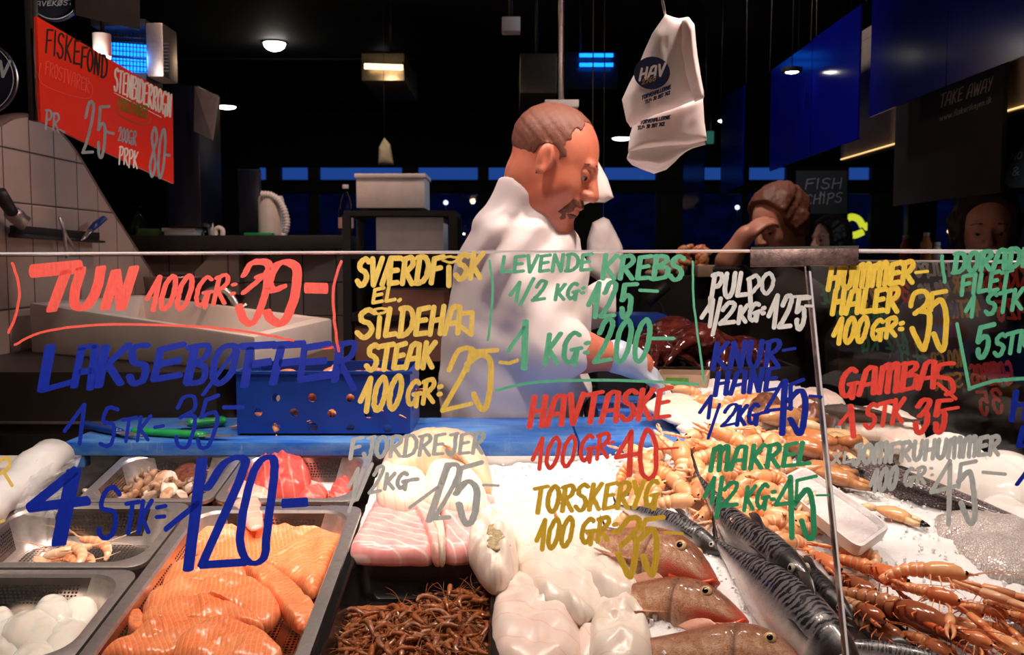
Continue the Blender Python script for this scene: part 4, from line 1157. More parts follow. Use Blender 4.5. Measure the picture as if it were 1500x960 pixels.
def m_gurnard():
    m = NT('gurnard_skin'); uv = m.coord('UV'); s = m.sep(uv)
    nz = m.ramp(m.noise(m.mapping(uv, (5, 1.8, 1)), 4, 6, 0.72, 1.2), [(0.32, 0.0), (0.68, 1.0)]); f = m.noise(m.mapping(uv, (34, 14, 1)), 4, 4, 0.7)
    back = m.mix((0.10, 0.034, 0.014), (0.40, 0.13, 0.05), nz)
    side = m.mix((0.55, 0.19, 0.075), (0.86, 0.58, 0.38), nz)
    c = m.mix(back, side, m.ramp(s[1], [(0.18, 0.0), (0.42, 1.0)]))
    c = m.mix(c, (0.80, 0.54, 0.38), m.ramp(m.math('ADD', s[1], m.math('MULTIPLY', nz, 0.15)), [(0.66, 0.0), (0.85, 1.0)]))
    c = m.mix(c, (0.10, 0.045, 0.02), m.math('MULTIPLY', m.ramp(f, [(0.50, 0.0), (0.66, 1.0)]), 0.65))
    c = m.mix(c, (0.10, 0.03, 0.015), m.math('MULTIPLY', m.ramp(s[0], [(0.325, 0.0), (0.345, 0.7), (0.375, 0.0)]), m.ramp(s[1], [(0.12, 0.0), (0.3, 1.0)])))
    red = m.math('MAXIMUM', m.ramp(s[0], [(0.01, 0.9), (0.09, 0.0)]), m.math('MULTIPLY', m.ramp(s[0], [(0.20, 1.0), (0.30, 0.0)]), m.ramp(s[1], [(0.46, 0.0), (0.56, 0.95)])))
    c = m.mix(c, (0.66, 0.075, 0.03), red)
    return m.done(m.bsdf(c, m.math('ADD', 0.16, m.math('MULTIPLY', f, 0.25)), 0.0, m.bump(f, 0.5, 0.004), Coat_Weight=0.35, Coat_Roughness=0.12))
MAT['gurnard'] = m_gurnard()
MAT['gurnard_fin'] = m_flesh('gurnard_fin', (0.62, 0.13, 0.06), (0.78, 0.34, 0.20), (0.82, 0.55, 0.42), 30, 0.6, ldist=0.5)
MAT['gurnard_lip'] = sss('gurnard_lip', (0.72, 0.085, 0.035), 0.22)
MAT['iris'] = simple('gold_iris', (0.62, 0.40, 0.20), 0.12)
MAT['iris_pale'] = simple('pale_iris', (0.55, 0.50, 0.42), 0.12)
def m_scale(name, a, b, belly, sc=1.0, metal=0.25):
    m = NT(name); uv = m.coord('UV'); s = m.sep(uv)
    v = m.voro(m.mapping(uv, (95 * sc, 34 * sc, 1)), 1.0, 'DISTANCE_TO_EDGE'); e = m.ramp(v, [(0.02, 0.0), (0.22, 1.0)])
    nz = m.noise(m.mapping(uv, (6, 2, 1)), 4, 4)
    c = m.mix(a, b, m.math('MULTIPLY', e, m.math('ADD', 0.35, m.math('MULTIPLY', nz, 0.8))))
    c = m.mix(c, belly, m.ramp(s[1], [(0.42, 0.0), (0.75, 1.0)]))
    return m.done(m.bsdf(c, 0.24, metal, m.bump(e, 0.45, 0.003), Coat_Weight=0.4, Coat_Roughness=0.12))
MAT['bass'] = m_scale('dark_scaled_skin', (0.045, 0.032, 0.034), (0.34, 0.27, 0.27), (0.60, 0.42, 0.34))
MAT['grey_fish'] = m_scale('grey_fish_skin', (0.06, 0.045, 0.042), (0.20, 0.15, 0.14), (0.55, 0.44, 0.38), 1.3)
def m_silverslab():
    m = NT('silver_scaled_skin'); uv = m.coord('UV')
    v = m.voro(m.mapping(uv, (210, 260, 1)), 1.0, 'DISTANCE_TO_EDGE'); e = m.ramp(v, [(0.02, 0.0), (0.2, 1.0)])
    nz = m.noise(uv, 28, 5, 0.65)
    c = m.mix((0.46, 0.38, 0.35), (0.80, 0.75, 0.72), m.math('MULTIPLY', e, m.ramp(nz, [(0.25, 0.35), (0.6, 1.0)])))
    return m.done(m.bsdf(c, 0.28, 0.1, m.bump(m.math('ADD', e, m.noise(uv, 60, 3)), 0.45, 0.003), Coat_Weight=0.3))
MAT['silver'] = m_silverslab()
def m_shell(name, a, b, band, nb=6.0, rough=0.22, dark=None):
    m = NT(name); uv = m.coord('UV'); o = m.coord(); s = m.sep(uv)
    nz = m.noise(o, 70, 4)
    c = m.mix(a, b, m.ramp(m.math('ADD', m.math('MULTIPLY', s[1], 0.5), m.math('MULTIPLY', nz, 0.6)), [(0.3, 0.0), (0.75, 1.0)]))
    c = m.mix(c, m.ramp(m.rand(), [(0.0, (1.0, 0.68, 0.5)), (0.6, (1.0, 0.95, 0.9)), (1.0, (1.0, 1.0, 1.0))]), 1.0, 'MULTIPLY')
    fr = m.math('FRACT', m.math('MULTIPLY', s[0], nb))
    c = m.mix(c, band, m.ramp(fr, [(0.0, 0.75), (0.16, 0.0), (0.86, 0.0), (1.0, 0.75)]))
    return m.done(m.bsdf(c, rough, 0, m.bump(nz, 0.2, 0.002), Subsurface_Weight=0.25, Subsurface_Radius=(0.01, 0.004, 0.002), Subsurface_Scale=0.5, Coat_Weight=0.3))
LM = {'shell': m_shell('langoustine_shell', (0.74, 0.19, 0.05), (0.90, 0.50, 0.24), (0.85, 0.42, 0.20), 2.0),
      'tail': m_shell('langoustine_tail', (0.78, 0.27, 0.085), (0.90, 0.62, 0.40), (0.92, 0.72, 0.54)),
      'claw': m_shell('langoustine_claw', (0.74, 0.20, 0.06), (0.90, 0.60, 0.38), (0.86, 0.40, 0.2), 1.0)}
LP = {'shell': m_shell('pale_langoustine_shell', (0.76, 0.30, 0.10), (0.86, 0.56, 0.32), (0.84, 0.44, 0.22), 2.0),
      'tail': m_shell('pale_langoustine_tail', (0.76, 0.25, 0.065), (0.88, 0.52, 0.27), (0.90, 0.64, 0.42)),
      'claw': m_shell('pale_langoustine_claw', (0.76, 0.32, 0.13), (0.88, 0.60, 0.38), (0.86, 0.5, 0.3), 1.0)}
LR = {'shell': m_shell('red_langoustine_shell', (0.62, 0.10, 0.03), (0.80, 0.32, 0.13), (0.70, 0.2, 0.08), 2.0),
      'tail': m_shell('red_langoustine_tail', (0.70, 0.18, 0.05), (0.84, 0.42, 0.20), (0.85, 0.5, 0.3)),
      'claw': m_shell('red_langoustine_claw', (0.66, 0.065, 0.02), (0.86, 0.45, 0.22), (0.8, 0.2, 0.08), 1.0, 0.18)}
TG = {'shell': m_shell('tiger_prawn_shell', (0.22, 0.045, 0.02), (0.50, 0.18, 0.08), (0.20, 0.05, 0.02), 2.0, 0.14),
      'tail': m_shell('tiger_prawn_tail', (0.40, 0.16, 0.07), (0.62, 0.36, 0.20), (0.05, 0.018, 0.012), 6.0, 0.14),
      'claw': m_shell('tiger_prawn_leg', (0.55, 0.08, 0.03), (0.70, 0.25, 0.1), (0.5, 0.06, 0.02), 1.0)}
MAT['shrimp'] = m_shell('brown_shrimp', (0.13, 0.040, 0.014), (0.36, 0.14, 0.055), (0.22, 0.075, 0.03), 7.0, 0.12)
MAT['prawn'] = m_shell('cooked_prawn', (0.86, 0.34, 0.14), (0.93, 0.62, 0.40), (0.94, 0.76, 0.6), 7.0)
# ---------------------------------------------------------------- boards, crate, knives on the work side
def m_board():
    m = NT('scuffed_blue_board'); o = m.coord()
    n1 = m.noise(m.mapping(o, (3, 26, 10)), 3.0, 5, 0.7); n2 = m.noise(m.mapping(o, (60, 4, 10)), 2.0, 4, 0.7); n3 = m.noise(o, 5, 4)
    f = m.ramp(m.math('ADD', m.math('MULTIPLY', n1, 0.6), m.math('MULTIPLY', n3, 0.4)), [(0.42, 0.0), (0.66, 1.0)])
    c = m.mix((0.010, 0.11, 0.52), (0.12, 0.30, 0.56), f)
    c = m.mix(c, (0.42, 0.48, 0.52), m.math('MULTIPLY', m.ramp(n2, [(0.60, 0.0), (0.75, 1.0)]), 0.35))
    return m.done(m.bsdf(c, m.math('ADD', 0.25, m.math('MULTIPLY', n1, 0.3)), 0, m.bump(n1, 0.15, 0.002)))
M['board'] = m_board()
BZ = 1.05
def board(x0, x1, y0, y1, z1, th, label):
    me = MB().box(((x0 + x1) / 2, (y0 + y1) / 2, z1 - th / 2), (x1 - x0, y1 - y0, th)).mesh('cutting_board', bevel=0.004)
    return wthing('cutting_board', me, M['board'], label, 'cutting board', 'blue cutting boards')
bl = board(-0.965, 0.142, 2.03, 2.345, BZ, 0.030, 'long scuffed blue cutting board carrying the blue crate and knives')
board(0.146, 0.385, 2.03, 2.355, BZ, 0.030, 'short blue cutting board right of the fishmonger, below HAVTASKE lettering')
board(0.215, 0.42, 2.36, 2.62, BZ + 0.015, 0.030, 'blue cutting board under the gloved hand, behind the other two boards')
mb = MB(); mb.box((-0.935, 2.05, 1.006), (0.026, 0.03, 0.026))
wthing('board_foot', mb.mesh('board_foot', bevel=0.003), M['board'], 'small blue block under the left end of the long board', 'block')
# plastic bench that carries the boards
bn = thing('work_bench', 'dark bench behind the counter carrying the blue boards', 'bench', (-0.3, 2.2, 0))
wchild('top', boxmesh('top', (-0.2, 2.21, 1.006), (1.0, 0.25, 0.022), 0.003), bn, M['steel_worn'])
# pale edge strip of the bed under the board
wthing('bed_edge_rail', boxmesh('bed_edge_rail', (0.10, 2.035, 1.005), (0.56, 0.012, 0.030), 0.003), M['white_plastic'], 'pale plastic edge rail between crushed ice and blue board', 'rail')

# ---- blue perforated crate
CY, CX0, CX1, CZ0, CZ1, CD = 2.105, -0.612, -0.226, BZ + 0.001, BZ + 0.142, 0.20
cr = thing('perforated_crate', 'blue plastic crate with round holes, standing on the long blue board', 'crate', ((CX0 + CX1) / 2, CY + CD / 2, CZ0))
M['crate'] = simple('blue_crate_plastic', (0.006, 0.045, 0.30), 0.3, var=0.2, scale=12)
M['crate_in'] = simple('crate_inner', (0.008, 0.05, 0.30), 0.45)
def holed_panel(name, w, h, holes, r, th, n=16):
    """panel in the xz plane with real round holes, thickness along +y"""
    bm = bmesh.new()
    def loop(pts):
        v = [bm.verts.new((x, 0, z)) for x, z in pts]
        return [bm.edges.new((v[i], v[(i + 1) % len(v)])) for i in range(len(v))]
    es = loop([(0, 0), (w, 0), (w, h), (0, h)])
    for hx, hz in holes: es += loop([(hx + r * math.cos(2 * math.pi * k / n), hz + r * math.sin(2 * math.pi * k / n)) for k in range(n)])
    bmesh.ops.triangle_fill(bm, use_beauty=True, edges=es)
    ret = bmesh.ops.extrude_face_region(bm, geom=list(bm.faces))
    for v in [g for g in ret['geom'] if isinstance(g, bmesh.types.BMVert)]: v.co.y += th
    bmesh.ops.recalc_face_normals(bm, faces=bm.faces)
    me = bpy.data.meshes.new(name); bm.to_mesh(me); bm.free(); me.uv_layers.new(name='UVMap'); return me
hp = [(404, 583), (457, 583), (378, 604), (431, 605), (486, 606), (405, 626), (459, 626), (513, 584), (567, 585), (540, 607), (513, 627), (568, 628)]
hl = []
for px, py in hp:
    q = atY(px, py, CY); hl.append((q.x - CX0, q.z - CZ0))
me = holed_panel('front_panel', CX1 - CX0, CZ1 - CZ0, hl, 0.0098, 0.004); me.transform(Matrix.Translation((CX0, CY, CZ0))); wchild('front_panel', me, cr, M['crate'])
me = holed_panel('rear_panel', CX1 - CX0, CZ1 - CZ0, hl, 0.0098, 0.004); me.transform(Matrix.Translation((CX0, CY + CD, CZ0))); wchild('rear_panel', me, cr, M['crate'])
for x, lab in ((CX0, 0), (CX1 - 0.004, 1)):
    me = holed_panel('side_panel', CD, CZ1 - CZ0, [(CD * .25, .05), (CD * .5, .09), (CD * .75, .05)], 0.0098, 0.004)
    me.transform(Matrix.Translation((x + 0.004, CY + 0.002, CZ0)) @ Matrix.Rotation(math.radians(90), 4, 'Z')); wchild('side_panel', me, cr, M['crate'])
wchild('bottom', boxmesh('bottom', ((CX0 + CX1) / 2, CY + CD / 2, CZ0 + 0.002), (CX1 - CX0 - .01, CD, 0.004)), cr, M['crate_in'])
mb = MB()
mb.box(((CX0 + CX1) / 2, CY - 0.003, CZ1), (CX1 - CX0 + .012, 0.010, 0.006)); mb.box(((CX0 + CX1) / 2, CY + CD + 0.006, CZ1), (CX1 - CX0 + .012, 0.010, 0.006))
mb.box((CX0, CY + CD / 2, CZ1), (0.010, CD, 0.006)); mb.box((CX1, CY + CD / 2, CZ1), (0.010, CD, 0.006))
wchild('rim', mb.mesh('rim', smooth=False), cr, M['crate'])
cf = make_langoustine(0.11, 1.1, 0.3, LR, 'live reddish crayfish inside the blue perforated crate', 'crayfish inside the blue crate', name='crayfish')
rnd = random.Random(3)
for i in range(14):
    o = cf if i == 0 else copy_thing(cf)
    o.matrix_world = Matrix.Translation((CX0 + 0.05 + 0.285 * ((i * 0.37) % 1), CY + 0.035 + 0.13 * ((i * 0.61) % 1), CZ0 + 0.03 + 0.045 * (i // 5))) @ Euler((rnd.uniform(-.5, .5), rnd.uniform(-.4, .4), rnd.uniform(0, 6.28))).to_matrix().to_4x4()

# ---- knives
M['green_handle'] = simple('green_handle', (0.015, 0.30, 0.075), 0.3)
M['blue_handle'] = simple('blue_handle', (0.010, 0.04, 0.22), 0.3)
def knife(tip, butt, z, hm, blen, label, wid=0.022, grp=None):
    a, b = atZ(*tip, z), atZ(*butt, z)
    r = thing('knife', label, 'knife', (0, 0, 0), grp); L = (a - b).length
    x = (a - b).normalized(); zz = Vector((0, 0, 1)); y = zz.cross(x)
    r.matrix_world = Matrix.Translation(b) @ Matrix((x, y, zz)).transposed().to_4x4()
    hl_ = L * (1 - blen)
    m = MB(); m.tube([(0, 0, .0), (.008, 0, 0), (hl_ * .3, 0, 0), (hl_ * .6, 0, 0), (hl_ * .92, 0, 0), (hl_, 0, 0)], [wid * .42, wid * .62, wid * .48, wid * .56, wid * .5, wid * .4], 12, 0.62, up=(0, 0, 1)); link('handle', m.mesh('handle'), r, hm)
    m = MB(); n = 10; up = []; lo = []
    for i in range(n + 1):
        t = i / n; up.append((hl_ - .004 + t * L * blen, wid * .42 * (1 - .35 * t ** 2), 0)); lo.append((hl_ - .004 + t * L * blen, -wid * .62 * (1 - t ** 3) + wid * .3 * t ** 3, 0))
    vs = [Vector(p) + Vector((0, 0, .0006)) for p in up + lo] + [Vector(p) - Vector((0, 0, .0006)) for p in up + lo]; q = len(up)
    f = [(i, q + i, q + i + 1, i + 1) for i in range(n)] + [(2 * q + i, 2 * q + i + 1, 3 * q + i + 1, 3 * q + i) for i in range(n)] + [(i, i + 1, 2 * q + i + 1, 2 * q + i) for i in range(n)] + [(q + i, 3 * q + i, 3 * q + i + 1, q + i + 1) for i in range(n)]
    m.add(vs, f); link('blade', m.mesh('blade', smooth=False), r, M['steel']); return r
knife((345, 640), (196, 632), BZ + 0.009, M['green_handle'], 0.30, 'green-handled knife lying on the long blue board beside the crate', 0.026)
knife((255, 622), (330, 616), BZ + 0.014, M['green_handle'], 0.25, 'green-handled fish scraper partly behind the green knife', 0.030)
knife((212, 640), (122, 622), BZ + 0.010, M['blue_handle'], 0.38, 'blue-handled knife at the left end of the long blue board', 0.026)
knife((860, 569), (916, 557), BZ + 0.026, M['green_handle'], 0.25, 'green-handled knife on the rear blue board beside the white coat', 0.024)
knife((880, 548), (935, 545), BZ + 0.026, M['blue_handle'], 0.25, 'blue-handled knife on the rear blue board by the glove', 0.022)
# ---------------------------------------------------------------- pans on the left
pm = (MAT['pan'], MAT['perf'])
make_tray('steel_pan', -0.606, -0.283, 1.24, 1.785, 0.068, 0.020, pm, 'long perforated steel pan holding the salmon fillets')
make_tray('steel_pan', -0.840, -0.580, 1.805, 2.055, 0.068, 0.014, pm, 'perforated steel pan under the blue board with shells and crab pieces', r=.05)
make_tray('steel_pan', -0.576, -0.300, 1.805, 2.055, 0.068, 0.014, pm, 'perforated steel pan under the blue board with red tuna pieces', r=.05)
make_tray('steel_pan', -0.945, -0.611, 1.548, 1.800, 0.066, 0.016, pm, 'perforated steel pan with a few cooked pink prawns', r=.055)
make_tray('steel_pan', -0.945, -0.611, 1.275, 1.540, 0.066, 0.016, pm, 'perforated steel pan with white squid pieces at the front left corner', r=.055)
bt = make_tray('black_tray', -0.281, -0.018, 1.215, 1.612, 0.075, 0.012, (M['black_gloss'], M['black_gloss']), 'deep black plastic tray full of small brown shrimps', perf=False, taper=.012, r=.03)

# ---- salmon
def salmon(px, h, th, ang, label, seed, centre=None, tilt=(0, 0)):
    return slab('salmon_fillet', px, h + .004, th * .8, MAT['salmon'], label, 'salmon fillet', 'salmon fillets in the steel pan', ang, 8.0, 0.20, 30, centre, 0.0012, seed, edge=0.03, tilt=tilt)
salmon([(286, 812), (292, 778), (330, 764), (400, 776), (452, 772), (478, 788), (450, 822), (390, 832), (330, 834)], -.046, .026, 0.3, 'broad salmon fillet at the back of the pan', 1)
salmon([(276, 790), (290, 762), (318, 752), (325, 775), (310, 800), (284, 806)], -.044, .022, 1.2, 'small salmon piece in the back left corner of the pan', 12)
salmon([(376, 832), (420, 812), (456, 786), (500, 790), (484, 826), (462, 872), (440, 866), (412, 848)], -.036, .028, -0.7, 'salmon fillet against the right wall of the pan', 2)
salmon([(238, 866), (248, 842), (266, 830), (318, 824), (356, 828), (368, 850), (320, 864), (270, 868)], -.030, .026, 0.15, 'striped salmon fillet in the middle of the pan, under the diagonal piece', 3)
salmon([(352, 828), (378, 826), (402, 844), (432, 862), (450, 884), (464, 900), (446, 926), (424, 916), (404, 888), (376, 858)], -.018, .024, -0.75, 'salmon fillet lying diagonally across the right half of the pan', 4)
salmon([(214, 884), (244, 862), (300, 858), (350, 852), (392, 868), (412, 900), (388, 924), (350, 910), (312, 890), (262, 892), (212, 920)], -.016, .030, 0.2, 'wide salmon fillet in front of the middle, overlapping its neighbours', 5)
salmon([(208, 926), (218, 896), (262, 876), (318, 886), (370, 908), (386, 926), (340, 926), (280, 920)], -.012, .026, 0.4, 'thick folded salmon fillet near the front of the pan', 6)
salmon([(150, 968), (190, 940), (232, 918), (292, 910), (316, 926), (288, 956), (230, 978)], -.010, .026, 0.5, 'salmon fillet at the front left of the pan cut by the picture edge', 7)
salmon([(254, 972), (276, 932), (318, 918), (372, 930), (404, 948), (410, 972), (340, 990)], -.004, .028, 0.1, 'dark orange salmon fillet at the very front of the pan', 8)
salmon([(188, 924), (192, 906), (204, 902), (212, 912), (210, 930), (196, 936)], -.014, .022, 1.3, 'small upright salmon end piece by the left wall of the pan', 9)

# ---- tuna
def tuna(px, h, th, mat, ang, label, seed): return slab('tuna_piece', px, h, th, MAT[mat], label, 'tuna piece', 'tuna pieces in the steel pan', ang, 3.0, 0.12, 40, None, 0.0008, seed, edge=.02)
tuna([(372, 726), (374, 694), (398, 682), (432, 680), (452, 694), (456, 716), (440, 730), (404, 734)], -.040, .052, 'tuna', .4, 'big red tuna chunk at the back of its pan', 1)
tuna([(424, 734), (436, 716), (462, 712), (480, 722), (474, 734), (450, 738)], -.048, .022, 'tuna', .9, 'small red tuna offcut to the right of the big chunk', 2)
tuna([(312, 740), (322, 722), (352, 712), (384, 722), (400, 730), (392, 738), (350, 742)], -.036, .024, 'tuna_pale', .2, 'pale tuna slice at the front left of its pan', 3)
tuna([(340, 736), (376, 728), (384, 752), (384, 772), (366, 776), (352, 756)], -.002, .010, 'tuna_pale', -.8, 'thin pink slice hanging over the rim into the salmon pan', 4)
tuna([(480, 736), (488, 716), (506, 706), (516, 716), (512, 736), (496, 740)], -.046, .026, 'tuna', .9, 'red tuna piece in the right corner of its pan', 5)

# ---- pink cooked prawns
pr0 = thing('cooked_prawn', 'pink cooked prawn, topmost of the little heap', 'prawn', (0, 0, 0), 'cooked pink prawns'); 
link('body', shrimp_mesh(0.105, 4), pr0, MAT['prawn'])
labs = ['pink cooked prawn, topmost of the little heap', 'curled pink prawn at the right end of the heap', 'pink prawn at the left foot of the heap', 'pink prawn in front of the heap at the pan rim', 'pink prawn behind the heap against the perforated wall', 'straight pink prawn lying under the others']
for i, (px, py, h, yaw, roll) in enumerate([(96, 796, -.020, 2.6, 1.3), (135, 800, -.024, 0.5, 1.1), (72, 812, -.036, 2.9, 1.5), (112, 820, -.044, 0.2, 1.4), (118, 790, -.036, 2.9, 1.2), (90, 812, -.048, 3.0, 1.6)]):
    o = pr0 if i == 0 else copy_thing(pr0)
    o['label'] = labs[i]; o.matrix_world = bed_matrix(D(px, py, h), yaw, roll)
# ---- white squid / scallop pieces, front left
for i, (px, h, lab) in enumerate([
        ([(-10, 960), (-6, 925), (26, 915), (52, 930), (50, 966), (20, 985)], -.046, 'white piece at the left edge of the front pan'),
        ([(10, 940), (24, 912), (58, 906), (84, 922), (80, 954), (44, 966)], -.034, 'large white piece in the middle of the front pan'),
        ([(52, 908), (66, 888), (92, 884), (104, 904), (92, 922), (68, 920)], -.034, 'white piece standing highest in the front pan'),
        ([(92, 920), (98, 896), (120, 888), (138, 894), (132, 914), (112, 926)], -.046, 'white piece at the back right of the front pan'),
        ([(62, 978), (70, 940), (98, 920), (122, 924), (116, 948), (94, 980)], -.040, 'white piece at the right wall of the front pan'),
        ([(16, 1000), (30, 962), (66, 950), (84, 972), (66, 1004)], -.034, 'white piece at the bottom of the picture, front pan'),
        ([(-20, 930), (-10, 905), (14, 904), (20, 924), (4, 940)], -.046, 'white piece in the far left corner of the front pan')]):
    cx, cy = sum(q[0] for q in px) / len(px), sum(q[1] for q in px) / len(px); px = [(cx + (x - cx) * 1.22, cy + (y - cy) * 1.15) for x, y in px]
    slab('squid_piece', px, h, .026, MAT['scallop'], lab, 'squid piece', 'white squid pieces', 0.3, 2.6, 0.10, 25, None, 0, i)

# ---- shells, crab and crayfish bits in the rear left pan
def whelk(label, s, seed):
    r = thing('whelk', label, 'shellfish', (0, 0, 0), 'shellfish in the rear pan'); mb = MB(); pts = []; rad = []
    for i in range(40):
        t = i / 39; a = t * 13; rr = s * .32 * (1 - t); pts.append((rr * math.cos(a) * .8, rr * math.sin(a) * .8, s * (t * 1.1 - .2))); rad.append(s * (.30 * (1 - t) ** 1.1 + .01))
    mb.tube(pts, rad, 9); link('shell', mb.mesh('shell'), r, MAT['whelk'])
    mb = MB(); mb.ball((s * .3, 0, -s * .2), (s * .2, s * .16, s * .12), 10, 7); link('foot', mb.mesh('foot'), r, MAT['cream']); return r
MAT['whelk'] = simple('whelk_shell', (0.42, 0.24, 0.14), 0.4, var=0.6, scale=60, bump=0.4, bscale=150)
MAT['clam'] = m_shell('clam_shell', (0.55, 0.40, 0.30), (0.85, 0.76, 0.66), (0.35, 0.22, 0.15), 5.0, 0.3)
def clam(label, s):
    r = thing('clam', label, 'shellfish', (0, 0, 0), 'shellfish in the rear pan')
    for q in (1, -1):
        mb = MB(); n, m_ = 10, 16; vs = []; uv = []
        for i in range(n + 1):
            t = i / n
            for k in range(m_):
                a = 2 * math.pi * k / m_; rr = t * s * (.5 + .05 * math.cos(a)); vs.append((rr * math.cos(a) + s * .05 * t, rr * 1.15 * math.sin(a), q * s * .26 * (1 - t * t) ** .6)); uv.append((t, k / m_))
        f = [(i * m_ + k, (i + 1) * m_ + k, (i + 1) * m_ + (k + 1) % m_, i * m_ + (k + 1) % m_) for i in range(n) for k in range(m_)]
        if q < 0: f = [x[::-1] for x in f]
        mb.add(vs, f, uv); link('valve', mb.mesh('valve'), r, MAT['clam'])
    return r
rnd = random.Random(8)
wk = whelk('brown whelk in the rear pan with shells', .040, 1); cm = clam('pale clam in the rear pan with shells', .036)
used = set()
SH = [(128, 722), (140, 726), (150, 720), (160, 728), (172, 722), (184, 727), (196, 724), (208, 720), (220, 728), (230, 716), (243, 724), (256, 718), (268, 726), (214, 708), (236, 702), (250, 708), (276, 716), (288, 724), (262, 702), (225, 696)]
for i, (px, py) in enumerate(SH):
    src = wk if i % 2 else cm
    o = src if id(src) not in used else copy_thing(src); used.add(id(src))
    o.matrix_world = bed_matrix(D(px, py, -.058 + .035 * max(0, 1 - abs(px - 250) / 50.) + rnd.uniform(0, .01)), rnd.uniform(0, 6), rnd.uniform(-1, 1), rnd.uniform(-1, 1)) @ Matrix.Scale(rnd.uniform(.75, 1.2), 4)
sb = slab('cuttlefish', [(236, 722), (240, 700), (246, 692), (258, 696), (262, 712), (254, 724)], -.02, .012, MAT['cream'], 'pale flap of cuttlefish on top of the shells in the rear pan', 'cuttlefish', None, .5)
slab('crab_shell', [(252, 704), (262, 690), (282, 686), (296, 694), (292, 708), (268, 712)], -.028, .02, simple('crab_shell_brown', (.16, .05, .025), .3, var=.5, scale=90, bump=.4), 'dark brown crab shell at the right of the rear pan', 'crab shell', None)

# ---- rolled white plastic at the left edge
mb = MB(); a, b = D(-40, 760, .03), D(78, 668, .03)
mb.tube([a + (b - a) * t + DN * .006 * math.sin(t * 9) for t in [i / 10 for i in range(11)]], [.045 + .004 * math.sin(i * 1.9) for i in range(11)], 20, 0.75, up=DN)
ro = wthing('bag_roll', mb.mesh('bag_roll'), simple('white_film', (.80, .78, .76), .35, var=.06, Transmission_Weight=.15), 'roll of white plastic bags at the left edge beside the pans', 'roll of bags')
m = NT('clear_film'); m2 = m.n('MixShader', {0: m.math('ADD', .10, m.math('MULTIPLY', m.ramp(m.noise(m.coord(), 28, 4), [(.45, 0.0), (.7, 1.0)]), .35)), 1: m.n('BsdfTransparent', {'Color': (.96, .96, .97)}), 2: m.bsdf((.85, .85, .86), .12)})
MAT['film'] = m.done(m2)
P = [[D(60 + 60 * i / 8 - 40 * j / 6, 660 + 8 * i / 8 + 92 * j / 6, .052 + .012 * math.sin(i * 1.7 + j * 2.1) - .03 * i / 8) for j in range(7)] for i in range(9)]
wthing('plastic_film', MB().grid(P).mesh('plastic_film'), MAT['film'], 'crumpled clear plastic film hanging off the white roll', 'plastic film')
bx = thing('foam_box', 'pale foam box whose corner shows at the left edge under the yellow letter', 'box', atY(-40, 712, 2.02))
p0, p1 = atY(-120, 722, 2.02), atY(34, 690, 2.02)
wchild('body', boxmesh('body', ((p0.x + p1.x) / 2, 2.08, (p0.z + p1.z) / 2 - .004), (p1.x - p0.x, .12, .034), .003), bx, M['white_paint'])
wchild('lid', boxmesh('lid', ((p0.x + p1.x) / 2, 2.08, p1.z + .002), (p1.x - p0.x + .006, .126, .012), .003), bx, M['white_paint'])

# ---- brown shrimps
sm = [shrimp_mesh(0.046, s) for s in range(6)]
for q in sm: q.materials.append(MAT['shrimp'])
rnd = random.Random(11); cnt = 0
def shr_h(x, y): return -.050 + .040 * math.exp(-(((x + .15) / .13) ** 2 + ((y - 1.33) / .13) ** 2)) + .022 * math.exp(-(((x + .07) / .06) ** 2 + ((y - 1.47) / .08) ** 2))
gx, gy = 16, 18
# a fill of shrimps under the countable top layer
mb = MB(); Pg = [[Vector((-.264 + .236 * i / 30, 1.235 + .31 * j / 40, 0)) for j in range(41)] for i in range(31)]
Pg = [[Vector((p.x, p.y, dz(p.y) + shr_h(p.x, p.y) - .012 + .006 * mnoise.noise(p * 110))) for p in r] for r in Pg]
wthing('shrimp_heap', MB().grid(Pg).mesh('shrimp_heap'), MAT['shrimp'], 'dense brown lower layer of the shrimp heap in the black tray', 'shrimps', None, 'stuff')
for i in range(gx):
    for j in range(gy):
        x = -.262 + .232 * (i + rnd.uniform(0, 1)) / gx; y = 1.245 + .300 * (j + rnd.uniform(0, 1)) / gy
        if y > 1.515 + .03 * (x + .15) / .1 + rnd.uniform(-.012, .012): continue
        o = bpy.data.objects.new('brown_shrimp', sm[rnd.randrange(6)]); COL.objects.link(o)
        tag(o, 'small brown shrimp in the heap in the black tray', 'shrimp', 'brown shrimps in the black tray')
        o.matrix_world = bed_matrix(Vector((x, y, dz(y) + shr_h(x, y) + rnd.uniform(-.004, .010))), rnd.uniform(0, 6.28), rnd.uniform(-1.6, 1.6), rnd.uniform(-.4, .4)) @ Matrix.Scale(rnd.uniform(.8, 1.2), 4)
        cnt += 1

# ---- pink steaks and loins
def loin(px, h, th, mat, ang, label, seed, **k): return slab('fish_steak', px, h, th, MAT[mat], label, 'fish steak', 'pink steaks behind the black tray', ang, k.pop('p', 10.0), 0.05, 40, None, 0.0006, seed, **k)
loin([(514, 818), (528, 786), (552, 742), (566, 736), (612, 744), (624, 776), (634, 820), (600, 824), (556, 824)], .000, .030, 'loin_red', 1.2, 'pink swordfish steak with a white band, nearest the black tray on the left', 1)
loin([(606, 752), (630, 742), (642, 776), (648, 818), (636, 822), (622, 786)], .010, .030, 'loin', .9, 'narrow pink steak wedged between the two wide steaks', 2)
loin([(626, 770), (640, 764), (652, 790), (652, 820), (644, 822), (640, 796)], .014, .030, 'skin_band', 1.4, 'pale skin edge standing between the pink steaks', 3)
loin([(642, 742), (688, 738), (724, 742), (722, 764), (698, 800), (690, 820), (652, 820), (650, 786)], .002, .032, 'loin_red', .5, 'pink swordfish steak on the right beside the white monkfish piece', 4)
